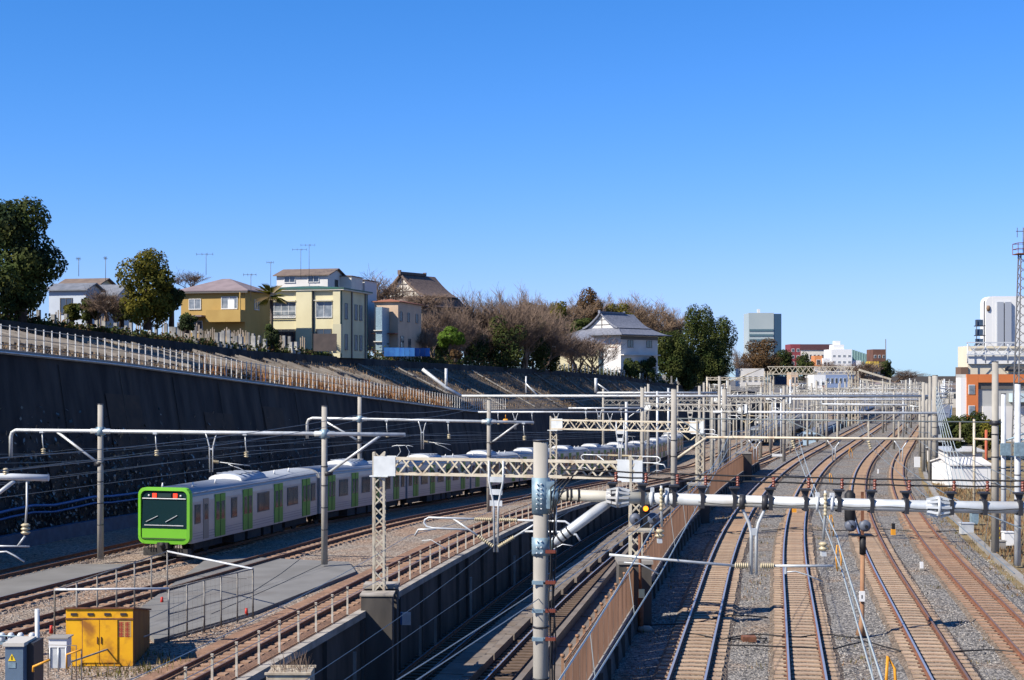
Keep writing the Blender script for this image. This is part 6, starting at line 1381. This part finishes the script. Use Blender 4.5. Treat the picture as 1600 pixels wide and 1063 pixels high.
for px, pb, pt, pw, dY in ((695,560,470,70,4),(710,562,455,84,9),(728,562,442,84,14),(748,565,446,88,6),(766,566,440,84,12),(786,570,448,92,5),(806,572,440,88,12),(826,572,446,86,8),(842,572,462,76,5),(735,562,478,76,2),(772,568,486,80,1),(800,570,500,76,1),(715,558,500,66,1),(757,566,505,70,0),(858,570,474,70,10),(828,540,436,60,30),(700,556,448,50,25),(818,575,470,80,0),(848,578,500,70,0)):
    bare('leafless brown tree in the thicket between the bright green shrub and the temple', px, pb, pt, pw, YE(px)+4+dY, 0, GB)
for px, pb, pt, pw, Y, kd, lb in ((585,500,415,110,225,0,'spreading bare cherry tree left of the big temple gable'),(655,490,445,70,228,0,'bare tree rising behind the big temple roof'),(678,560,470,64,YE(678)+9,0,'brown bare tree covering the lower right of the big temple'),(652,560,505,64,YE(652)+7,0,'low bare tree between the big temple and the bright shrub'),(168,502,446,62,120,0,'bare grey shrub left of the golden tree'),(150,500,462,44,122,1,'pale thin shrub beside the white cottage'),(180,503,458,50,121,1,'tan leafless shrub before the grey slate roof'),(298,455,418,60,185,0,'thin bare tree behind the mauve roof'),(905,580,512,90,YE(905)+2,0,'dark bare cherry tree in front of the grey temple'),(930,582,520,70,YE(930)+2,0,'smaller bare tree by the sheet fence before the temple'),
    (862,535,452,70,360,1,'tan leafless tree behind the thicket, left of the temple'),(890,535,462,70,362,1,'tan leafless tree just left of the temple gable'),(925,530,452,70,380,0,'purplish bare tree above the temple ridge'),(975,540,462,64,390,1,'tan bare tree behind the temple ridge, left of three'),(1008,545,455,80,395,1,'tan bare tree right of the temple roof, middle of three'),(1040,550,460,80,400,1,'tan bare tree right of the temple roof, right of three'),(1005,545,468,80,385,1,'low tan bare tree filling behind the temple'),(1058,560,480,50,402,1,'last tan bare tree before the conifers'),(950,540,470,60,388,0,'faint bare tree right behind the temple gable'),
    (1160,600,534,50,440,0,'dark bare tree between the conifers and the office tower'),(1172,600,545,40,442,0,'small bare tree left of the brownish evergreen'),(1300,592,560,36,470,0,'tiny bare tree before the white building'),(1345,592,562,60,428,0,'low bare trees below the green netting'),(1400,598,575,60,450,0,'faint bare thicket at the right end of the far town'),(668,560,500,56,YE(668)+4,0,'small bare tree in front of the brown temple wall')):
    bare(lb, px, pb, pt, pw, Y, kd)
# low hedge and scrub along the hill edge
mb = MB()
for k in range(17000):
    Y = random.uniform(96,345) if k%3 else random.uniform(96,170); kz = 1 if Y > 190 else .45; x = EX(Y)-1.0-abs(random.gauss(0,1.6)); z = EZ(Y)+abs(random.gauss(0,.7))*kz; s_ = random.uniform(.08,.24); c = Vector((x,Y,z)); a = Vector((random.uniform(-1,1),random.uniform(-1,1),random.uniform(-1,1))).normalized()*s_; b_ = a.orthogonal().normalized()*s_*.6; mb.quad(c-a,c-b_,c+a,c+b_, random.random() < .3)
o = bpy.data.objects.new('undergrowth', mb.mesh('undergrowth', [m_leaf, m_leaf_r])); col.objects.link(o); o['kind'] = 'stuff'

# ================================================================ FAR TOWN AND RIGHT-HAND BUILDINGS
def block(name, label, cat, px0, px1, pt, pb, Y, dp, wall, rows=0, colsn=0, wm=None, ww=.55, wh=.5, top=.12, bot=.05, cap=None, rz=0, rside=0):
    a, b = at(px0, pb, Y), at(px1, pt, Y); wd = b.x-a.x; h = b.z-a.z
    t = thing(name, label, cat, (b.x, Y, a.z), rz); ORG[t.name] = (0,0,0)
    mb = MB(); mb.box(-wd, 0, 0, dp, 0, h); part(mb, 'wall', wall, t, world=False)
    if cap: hbox(t, 'parapet', cap, -wd-.15, .15, -.15, dp+.15, h, h+h*.03+.15)
    for r_ in range(rows):
        for c in range(colsn):
            cw = wd/colsn; ch = h*(1-top-bot)/rows; u = c*cw+cw*(1-ww)/2; z = h*bot+r_*ch+ch*(1-wh)/2
            f = hbox(t, 'window', m_frame, -(u+cw*ww), -u, -.08, -.002, z, z+ch*wh); e = min(.12, cw*ww*.12); hbox(t, 'pane', wm or m_glass, -(u+cw*ww)+e, -u-e, -.11, -.081, z+e, z+ch*wh-e, f)
    for r_ in range(rside):
        ch = h*(1-top-bot)/rside; z = h*bot+r_*ch+ch*.3; hbox(t, 'window', wm or m_glass, .002, .1, dp*.1, dp*.9, z, z+ch*.45)
    return t, wd, h
# office tower
Y = 800; t, wd, h = block('office_tower', 'grey glass office tower with ribbon windows standing alone on the skyline', 'office building', 1170, 1209, 489, 600, Y, 18, mat('tower_panel', (.42,.47,.46), (.36,.42,.42), .4, scale=.05))
for k in range(11): z = h*.03+k*h*.071; f = hbox(t, 'window_band', mat('tower_glass', (.08,.14,.16), rough=.15, spec=.8), -wd+.3, -.3, -.25, -.002, z, z+h*.03)
hbox(t, 'shaded_side', mat('tower_shaded_side', (.03,.07,.12), rough=.25, spec=.7), .002, 4.2, .2, 18, 0, h-.5); hbox(t, 'roof_plant', m_frame, -wd*.6, -wd*.5, 4, 6, h, h+2.2)  # right face: its shade is painted as a dark blue colour
Y = 520
t, wd, h = block('red_block', 'dark red block left of the long school building', 'building', 1235, 1251, 538, 575, Y, 10, mat('dark_red_wall', (.26,.05,.06), (.2,.04,.05), .7, scale=.3), 3, 2)
t, wd, h = block('school', 'long cream building with dark roof strip, between red block and white block', 'building', 1251, 1300, 547, 580, Y, 12, m_plaster, 2, 8, wh=.55); hbox(t, 'roof', mat('maroon_roof', (.10,.045,.05), rough=.8), -wd-.2, .2, -.3, 12, h, h+2.0)
t, wd, h = block('white_block', 'bright white stepped apartment block on the far skyline', 'building', 1299, 1331, 546, 592, 500, 12, m_white, 4, 4, wh=.35, wm=m_glass_b); hbox(t, 'upper_storey', m_white, -wd*.85, -wd*.35, 1, 8, h, h+1.6); hbox(t, 'turret', m_white, -wd*.75, -wd*.5, 2, 6, h+1.6, h+2.9); hbox(t, 'wing', m_white, .002, 3.4, 1, 9, 0, h*.62)
block('orange_house', 'small house with an orange wall below the long school', 'house', 1273, 1285, 556, 575, 490, 6, mat('orange_wall', (.6,.24,.09), rough=.8), 1, 1); block('white_cottage', 'small white house right of the orange one', 'house', 1286, 1297, 560, 578, 488, 6, m_white, 1, 2); block('white_terrace', 'low white terrace below the white block', 'house', 1262, 1325, 574, 590, 470, 8, m_whitewall, 1, 8, wh=.4)
block('brown_block', 'brown block with a thin mast at the right end of the far town', 'building', 1364, 1384, 546, 590, 450, 8, mat('brown_brick', (.17,.08,.055), (.12,.06,.045), .85, scale=.4), 3, 3, wh=.4); mb = MB(); mb.tube(at(1384,590,449), at(1384,530,449), .13, 5); solo(mb, 'mast', m_frame_d, 'thin dark mast beside the brown block on the skyline', 'mast')
block('purple_block', 'bluish grey low block right of the yellow one', 'building', 1376, 1392, 566, 592, 440, 6, mat('violet_grey', (.16,.15,.22), rough=.7), 2, 3, wh=.4); block('yellow_block', 'tiny yellow fronted building left of the brown block', 'building', 1359, 1373, 565, 580, 435, 5, mat('yellow_wall', (.6,.42,.04), rough=.7), 1, 2, wh=.4); block('brown_house', 'brown low house on the far slope', 'house', 1345, 1376, 574, 594, 430, 8, m_brownroof, 1, 5, wh=.4)
g = thing('sports_net', 'tall pale green netting right of the white block', 'net', tuple(at(1331,580,510)))
for k in range(8): q0, q1 = at(1332+4*k, 582, 510), at(1332+4*k, 546+1.3*k, 510); mb = MB(); mb.tube(q0, q1, .12, 4); part(mb, 'post', mat('net_post', (.25,.4,.38), rough=.6), g)
for k in range(7): a, b = at(1332+4*k, 582, 510), at(1335.6+4*k, 547+1.3*k, 510); mb = MB(); mb.box(a.x+.1,b.x,a.y,a.y+.03,a.z,b.z); part(mb, 'net_panel', mat('green_net', (.35,.55,.52), rough=.8, trans=.5), g)
block('white_shed', 'long white roofed shed right of the dark conifers', 'shed', 1158, 1194, 576, 606, 400, 10, m_whitewall, 1, 4, wh=.35); block('slate_shed', 'dark blue shed under the far signal bridge', 'shed', 1212, 1240, 588, 606, 420, 8, mat('navy_wall', (.03,.05,.09), rough=.7)); block('brick_house', 'narrow brown brick house under the signal bridge', 'house', 1236, 1247, 582, 604, 390, 6, m_peach, 1, 2); block('blue_white_hall', 'low hall with white and blue front right of the signal bridge', 'hall', 1290, 1330, 582, 606, 380, 10, mat('blue_shutter', (.25,.33,.5), (.2,.27,.42), .6, scale=.3), cap=m_whitewall, rows=1, colsn=6, wh=.4)
t, wd, h = block('small_white_store', 'white fronted store with a small red sign below the far town', 'store', 1272, 1290, 586, 610, 360, 8, m_white, 1, 2, wh=.3); hbox(t, 'red_sign', m_red, -wd*.35, -wd*.1, -.1, -.002, .2, 1.1)
# dark overbridge closing the view
g = thing('overbridge', 'dark flat overbridge crossing all tracks on the horizon', 'bridge', tuple(at(1330,640,560)))
mb = MB(); a, b = at(1240, 598, 560), at(1600, 588, 560); mb.box(a.x, b.x, 560, 572, a.z, b.z); part(mb, 'deck', mat('bridge_deck', (.10,.09,.085), rough=.9), g)
for px in (1262,1330,1400,1470,1540): q = at(px, 600, 560); mb = MB(); mb.box(q.x-1,q.x+1,562,570,-1,q.z); part(mb, 'pier', m_conc, g)
# trains parked / running far away among the portals
m_far = mat('far_car_silver', (.45,.48,.5), (.38,.42,.45), .4, metal=.3, scale=.3)
for i, (a, Y0, n, lb, mm) in enumerate(((-11.5, 275, 5, 'silver and blue train on the cutting track, seen end-on among the far masts', mat('pale_blue_car', (.35,.47,.58), rough=.4)),(13.5, 190, 6, 'parked pale train right of the far tracks', m_far),(5.53, 430, 4, 'tiny train far down the third track', m_far),(-25, 300, 7, 'far silver train beyond the cutting', m_far),(-30, 345, 6, 'far pale train left of the silver one beyond the cutting', m_whitewall),(-8, 330, 5, 'far white train at the end of the brown fence', m_white),(17.5, 210, 6, 'parked dark train behind the pale one on the right', m_grayroof))):
    zf_ = TZ if a == -11.5 else (LZ if a < -20 else flat); t = thing('train', lb, 'train', (lane(a,Y0), Y0, zf_(Y0)))
    for k in range(n):
        Yc = Y0+k*18.4; s_ = (lane(a,Yc+9)-lane(a,Yc))/9; mb = MB(); mb.box(-1.4,1.4,0,17.7,.9,3.4); mb.box(-1.1,1.1,0,17.7,3.4,3.65,1); mb.box(-1.1,1.1,.5,17,.25,.9,2); mb.box(-.55,.55,-.03,0,1.9,3.0,3); mb.box(-1.25,-.65,-.03,0,1.9,3.0,3); mb.box(.65,1.25,-.03,0,1.9,3.0,3)
        for w_ in range(6): mb.box(1.4,1.42,1.2+2.8*w_,2.8+2.8*w_,1.8,2.8,3); mb.box(-1.42,-1.4,1.2+2.8*w_,2.8+2.8*w_,1.8,2.8,3)
        o = part(mb, 'car', [mm, m_grayroof, m_black, m_glass], t, world=False); o.location = (lane(a,Yc)-lane(a,Y0), Yc-Y0, zf_(Yc)-zf_(Y0)); o.rotation_euler = (0,0,-atan2(s_,1))
# right-hand buildings
Y = 170; m_or = mat('orange_cladding', (.62,.19,.06), (.56,.165,.05), .7, scale=.3)
t, wd, h = block('orange_building', 'orange framed building with cream upper floor at the right edge', 'building', 1510, 1640, 585, 690, Y, 4, mat('grey_infill', (.42,.42,.40), (.36,.36,.345), .8, scale=.3))
hbox(t, 'orange_frame', m_or, -wd-.05, -wd+1.25, -.35, -.002, 0, h); hbox(t, 'orange_lintel', m_or, -wd+1.26, 0, -.35, -.002, h-.95, h)
hbox(t, 'white_fin', m_white, -wd-.75, -wd-.06, -.2, 1.5, 0, h-.4); 
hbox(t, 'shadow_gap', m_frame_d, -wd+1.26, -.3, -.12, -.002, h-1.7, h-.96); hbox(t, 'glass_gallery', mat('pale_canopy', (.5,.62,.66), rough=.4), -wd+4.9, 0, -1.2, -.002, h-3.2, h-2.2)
hbox(t, 'lower_facade', m_whitewall, -wd+1.8, 0, -.3, -.002, 0, h-3.7)
for k, z in enumerate((1.2, 3.6, 6.2)): f = hbox(t, 'window', m_frame, -wd+.1, -wd+.85, -.42, -.352, h-z-1.1, h-z); hbox(t, 'pane', m_glass_b, -wd+.17, -wd+.78, -.45, -.421, h-z-1.03, h-z-.07, f)
t2, w2, h2 = block('cream_upper_building', 'cream flat roofed storey with a dark strip, standing behind the orange frame', 'building', 1512, 1640, 541, 600, 182, 4, mat('pale_cream', (.74,.66,.50), (.68,.6,.46), .8, scale=.3)); hbox(t2, 'dark_corner', mat('brown_cladding', (.16,.10,.07), rough=.8), -w2-.9, -w2, -.2, 2, 0, h2-2.6); hbox(t2, 'roof_edge', m_white, -w2, 0, -.3, -.002, h2-2.2, h2-.6); hbox(t2, 'dark_strip', m_frame_d, -w2+4.5, 0, -.36, -.302, h2-3.1, h2-2.5)
for k in range(4): hbox(t2, 'window', m_glass, -w2+5.5+1.6*k, -w2+6.6+1.6*k, -.1, -.002, h2-4.1, h2-3.4)
# roof railing frame in front of the white tower
g = thing('roof_truss', 'white horizontal roof truss above the cream storey', 'truss', tuple(at(1512,560,181)))
mb = MB(); a, b = at(1512,545,181), at(1640,545,181); lattice(mb, a, b, 1.0, 1.5, 1.4, .06, faces='two'); part(mb, 'truss_beam', m_white_pole, g)
for px in (1512,1540,1575,1610): mb = MB(); mb.tube(at(px,568,181), at(px,538,181), .08, 5); part(mb, 'post', m_white_pole, g)
Y = 250; t, wd, h = block('white_tower', 'white tower with rounded shoulder and two grey vertical fins', 'building', 1551, 1650, 463, 560, Y, 3, m_white)
for px0, px1 in ((1557,1567),(1569,1579)): a, b = at(px0, 560, Y), at(px1, 472, Y); mb = MB(); o_ = t.location; mb.box(a.x-o_.x, b.x-o_.x, -.45, -.002, a.z-o_.z, b.z-o_.z); part(mb, 'grey_fin', mat('fin_grey', (.36,.39,.44), rough=.6), t, world=False)
mb = MB(); q = at(1544, 482, Y); mb.ball((q.x-t.location.x, -.1, q.z-t.location.z), .55, 0, 8, (.6,.3,1.2)); part(mb, 'emblem', mat('brown_emblem', (.25,.16,.1)), t, world=False)
mb = MB(); r_ = 1.15; arc = [(-wd-r_*cos(R(a)), h-r_+r_*sin(R(a))) for a in range(0, 91, 15)]; pr = [(-wd,0),(-wd-r_,0)]+arc
for y_ in (.02, 2.98): mb.poly([(x, y_, z) for x, z in pr])
for (xa, za), (xb, zb_) in zip(pr[1:], pr[2:]): mb.poly([(xa,.02,za),(xb,.02,zb_),(xb,2.98,zb_),(xa,2.98,za)])
part(mb, 'rounded_shoulder', m_white, t, world=False)
g = thing('steel_stair', 'dark steel stair and tanks left of the white tower', 'stair', tuple(at(1532,555,240)))
for py in (540, 525, 510): q = at(1532, py, 240); mb = MB(); mb.box(q.x-.6,q.x+.8,240,241.5,q.z,q.z+.15); part(mb, 'landing', m_darkmetal, g); mb = MB(); mb.box(q.x-.5,q.x+.5,240.2,241.2,q.z+.15,q.z+1.1); part(mb, 'tank', m_blue_steel_shade, g)
mb = MB(); mb.tube(at(1538,560,240), at(1538,470,240), .1, 5); mb.tube(at(1526,560,240), at(1526,500,240), .07, 5); part(mb, 'post', m_darkmetal, g)
# lattice radio mast
Y = 120; g = thing('radio_mast', 'tall slim lattice radio mast at the right edge', 'radio mast', (X_(1597,Y), Y, -.3))
mb = MB(); zt = at(0,398,Y).z; c = [(-.5,-.5),(.5,-.5),(.5,.5),(-.5,.5)]; cx = X_(1599,Y); tw_ = lambda z: 1.0-.45*(z/zt)
for a, b in c: mb.beam((cx+a*2*tw_(0)*.8,Y+b*2*tw_(0)*.8,-.3), (cx+a*tw_(zt)*1.1,Y+b*tw_(zt)*1.1,zt), .09,.09)
n = 26
for k in range(n):
    z0, z1 = zt*k/n, zt*(k+1)/n; s0 = 1.6*(1-k/n)+.62*k/n; s1 = 1.6*(1-(k+1)/n)+.62*(k+1)/n
    for (a0,b0),(a1,b1) in zip(c, c[1:]+c[:1]): mb.beam((cx+a0*s0,Y+b0*s0,z0),(cx+a1*s1,Y+b1*s1,z1),.045,.045)
part(mb, 'lattice_tower', m_rust if False else mat('mast_steel', (.2,.2,.2), rough=.6), g)
mb = MB(); mb.box(cx-.65,cx+.65,Y-.65,Y+.65,zt,zt+.08)
for a, b in c: mb.tube((cx+a*1.3,Y+b*1.3,zt),(cx+a*1.3,Y+b*1.3,zt+.9),.03,4)
for z_ in (.45,.9): mb.path([(cx-.65,Y-.65,zt+z_),(cx+.65,Y-.65,zt+z_),(cx+.65,Y+.65,zt+z_),(cx-.65,Y+.65,zt+z_),(cx-.65,Y-.65,zt+z_)], .03, 4)
part(mb, 'platform', m_rust, g)
mb = MB(); mb.tube((cx,Y,zt),(cx,Y,zt+2.2),.05,5); mb.tube((cx-.6,Y,zt+1.9),(cx+.5,Y,zt+1.9),.03,4); mb.tube((cx-.5,Y,zt+1.4),(cx-.5,Y,zt+2.2),.03,4); part(mb, 'antenna', m_frame_d, g)
# white shed, teal box, crates on the right verge
t = thing('white_shed', 'white shed with low pale roof on the right verge behind the dry grass', 'shed', (X_(1548,128), 128, -.4)); ORG[t.name] = (0,0,0)
mb = MB(); mb.box(-3.4,0,0,6,0,2.15); part(mb, 'wall', m_white, t, world=False); gable(t, -3.4, 0, 0, 6, 2.15, .45, m_whitewall, 'x', ov=.15, wm=m_white); hbox(t, 'seam', m_conc, -3.4, 0, -.02, -.002, 1.9, 1.94)
t = thing('white_shed', 'low whitish roof with clutter left behind the white shed', 'shed', (X_(1535,160), 160, -.4)); ORG[t.name] = (0,0,0); mb = MB(); mb.box(-3.8,0,0,8,0,1.7); part(mb, 'wall', m_whitewall, t, world=False); gable(t, -3.8,0,0,8,1.7,.3,m_galv,'x',ov=.3,wm=m_white)
q = gnd(1470, 742, -.35); mb = MB(); mb.box(q.x-.5,q.x+.5,q.y,q.y+.6,q.z+.35,q.z+1.15); mb.box(q.x-.45,q.x-.38,q.y,q.y+.08,q.z,q.z+.35); mb.box(q.x+.38,q.x+.45,q.y,q.y+.08,q.z,q.z+.35); solo(mb, 'equipment_box', mat('teal_box', (.05,.35,.30), rough=.5), 'teal framed equipment box beside the thick concrete pole', 'box')
for px, pb, w_, h_, m_, nm, lb in ((1512,838,.75,.75,m_galv,'equipment_box','grey box on the kerb left of the far right concrete pole'),(1524,822,.45,.85,m_bluegrey,'equipment_box','small blue-grey cabinet on a stand behind the grey box'),(1562,862,.7,.55,m_conc,'equipment_box','low grey box between the two white poles'),(1577,856,.55,.85,m_white,'equipment_box','white box just left of the nearest white pole'),(1520,735,.9,1.1,m_bluegrey,'equipment_box','bluish box in the dry grass before the white shed')):
    q = gnd(px, pb, -.35); mb = MB(); mb.box(q.x-w_/2,q.x+w_/2,q.y,q.y+.5,q.z+.12,q.z+h_); mb.box(q.x-w_/2-.04,q.x+w_/2+.04,q.y-.04,q.y+.54,q.z+h_,q.z+h_+.05); mb.box(q.x-w_*.4,q.x-w_*.3,q.y+.1,q.y+.4,q.z-.1,q.z+.12); mb.box(q.x+w_*.3,q.x+w_*.4,q.y+.1,q.y+.4,q.z-.1,q.z+.12); solo(mb, nm, m_, lb, 'box')
q = gnd(1561, 850, -.35); mb = MB(); 
for k in range(8): mb.box(q.x-.09+(.06 if k%2 else 0),q.x+.05+(.06 if k%2 else 0),q.y,q.y+.08,q.z+.14*k,q.z+.14*k+.13, k%2)
solo(mb, 'cable_chain', [mat('yellow_chain', (.7,.5,.03), rough=.5), m_rust], 'yellow ribbed cable guard standing beside the far right concrete pole', 'cable guard')
q = gnd(1541, 800, -.35); g = thing('pole', 'short red and brown post in front of the orange building', 'pole', tuple(q)); mb = MB(); mb.tube(at(1541,742,130), at(1541,672,130), .13, 6); part(mb, 'post', mat('red_brown_post', (.42,.10,.05), rough=.7), g)
# filler houses so the plain does not end in bare ground
HM = [m_whitewall, m_plaster, m_peach, mat('grey_wall', (.36,.36,.36), (.3,.3,.3), .8, scale=.3), m_creamwall]
i = 0
for row, Y in enumerate((460, 540, 640, 760, 900)):
    for k in range(9 if row else 7):
        x = lane(20, min(Y, 600))+k*13+random.uniform(-3,3) if row < 3 else lane(0,600)-60+k*28+random.uniform(-6,6)
        w_, d_, h_ = random.uniform(7,11), random.uniform(7,10), random.uniform(3.5,6.5)
        if x/Y*FP+800 > 1640 or x/Y*FP+800 < 1235: continue
        i += 1; t = thing('town_house', 'small house of the far low town beyond the tracks', 'house', (x, Y, -.6), random.uniform(-.3,.1), 'low houses of the far plain'); ORG[t.name] = (0,0,0)
        mb = MB(); mb.box(-w_,0,0,d_,0,h_); part(mb, 'wall', HM[i % 5], t, world=False); gable(t, -w_,0,0,d_,h_,1.3,[m_grayroof,m_brownroof,m_mauve][i % 3],'x',ov=.4,wm=HM[i % 5])
        for u in (.25,.65): hbox(t, 'window', m_glass, -w_*(u+.2), -w_*u, -.05, -.002, h_*.5, h_*.75)

# ================================================================ LOOSE STONES, WEEDS AND PAD JOINTS
def stones(name, pts, m):
    mb = MB()
    for x, y, z in pts:
        r = random.uniform(.02,.05); i = len(mb.v); a = random.uniform(0,6.28)
        for k in range(4): t = a+k*pi/2+random.uniform(-.4,.4); mb.v.append((x+r*cos(t)*random.uniform(.7,1.3), y+r*sin(t)*random.uniform(.7,1.3), z))
        mb.v.append((x+random.uniform(-.4,.4)*r, y+random.uniform(-.4,.4)*r, z+r*random.uniform(.7,1.3)))
        for k in range(4): mb.face((i+k, i+(k+1) % 4, i+4))
    o = bpy.data.objects.new(name, mb.mesh(name, m)); col.objects.link(o); o['kind'] = 'stuff'
m_stone = [mat('loose_stone_pale', (.40,.37,.33), (.26,.24,.22), .95, scale=3), mat('loose_stone_dark', (.12,.115,.11), (.2,.19,.18), .95, scale=3)]
for j in (0, 1):
    P = []
    for _ in range(9000):
        Y = 42+38*random.random()**1.6; a = random.uniform(-5.0, 12.5)
        if min(abs(a-c) for c in (-2.67,1.10,5.53,9.03)) < 1.15 and random.random() < .8: continue
        P.append((lane(a,Y), Y, -.29+.05*math.sin(a*2.1+Y*.3)))
    for _ in range(6000):
        Y = 44+45*random.random()**1.4; x = random.uniform(XA(Y)-1, lane(-17, Y))
        p = Vector((x, Y)); q = gnd(400, 940, -.12)
        px = 800+FP*x/Y; py = HY+9.5*FP/Y
        if 235 < px < 560 and 868 < py < 1000-.33*(px-240): continue
        P.append((x, Y, -.27))
    stones('loose_stones', P, m_stone[j])
pts = []
for _ in range(170):
    Y = random.uniform(43, 120); c = random.choice((-4.3,-.8,3.2,7.2,10.9,11.3)); pts.append((lane(c+random.gauss(0,.35),Y), Y, -.28))
tufts('yard_weeds', [m_dry2, m_dry, m_leaf2], pts, .04, .2, 16, .25, .018)
for k, (p0, p1) in enumerate((((395,925),(470,873)),((330,960),(520,874)),((300,900),(385,905)))):
    a, b = gnd(*p0, -.12), gnd(*p1, -.12); mb = MB(); a.z = b.z = -.116; mb.path([a, a.lerp(b,.5)+Vector((.1,0,.0)), b], .018, 4); solo(mb, 'cable', m_cable, ('dark cable across the concrete pad, left one','dark cable across the concrete pad, long one to its right','short dark cable at the left end of the concrete pad')[k], 'cable')
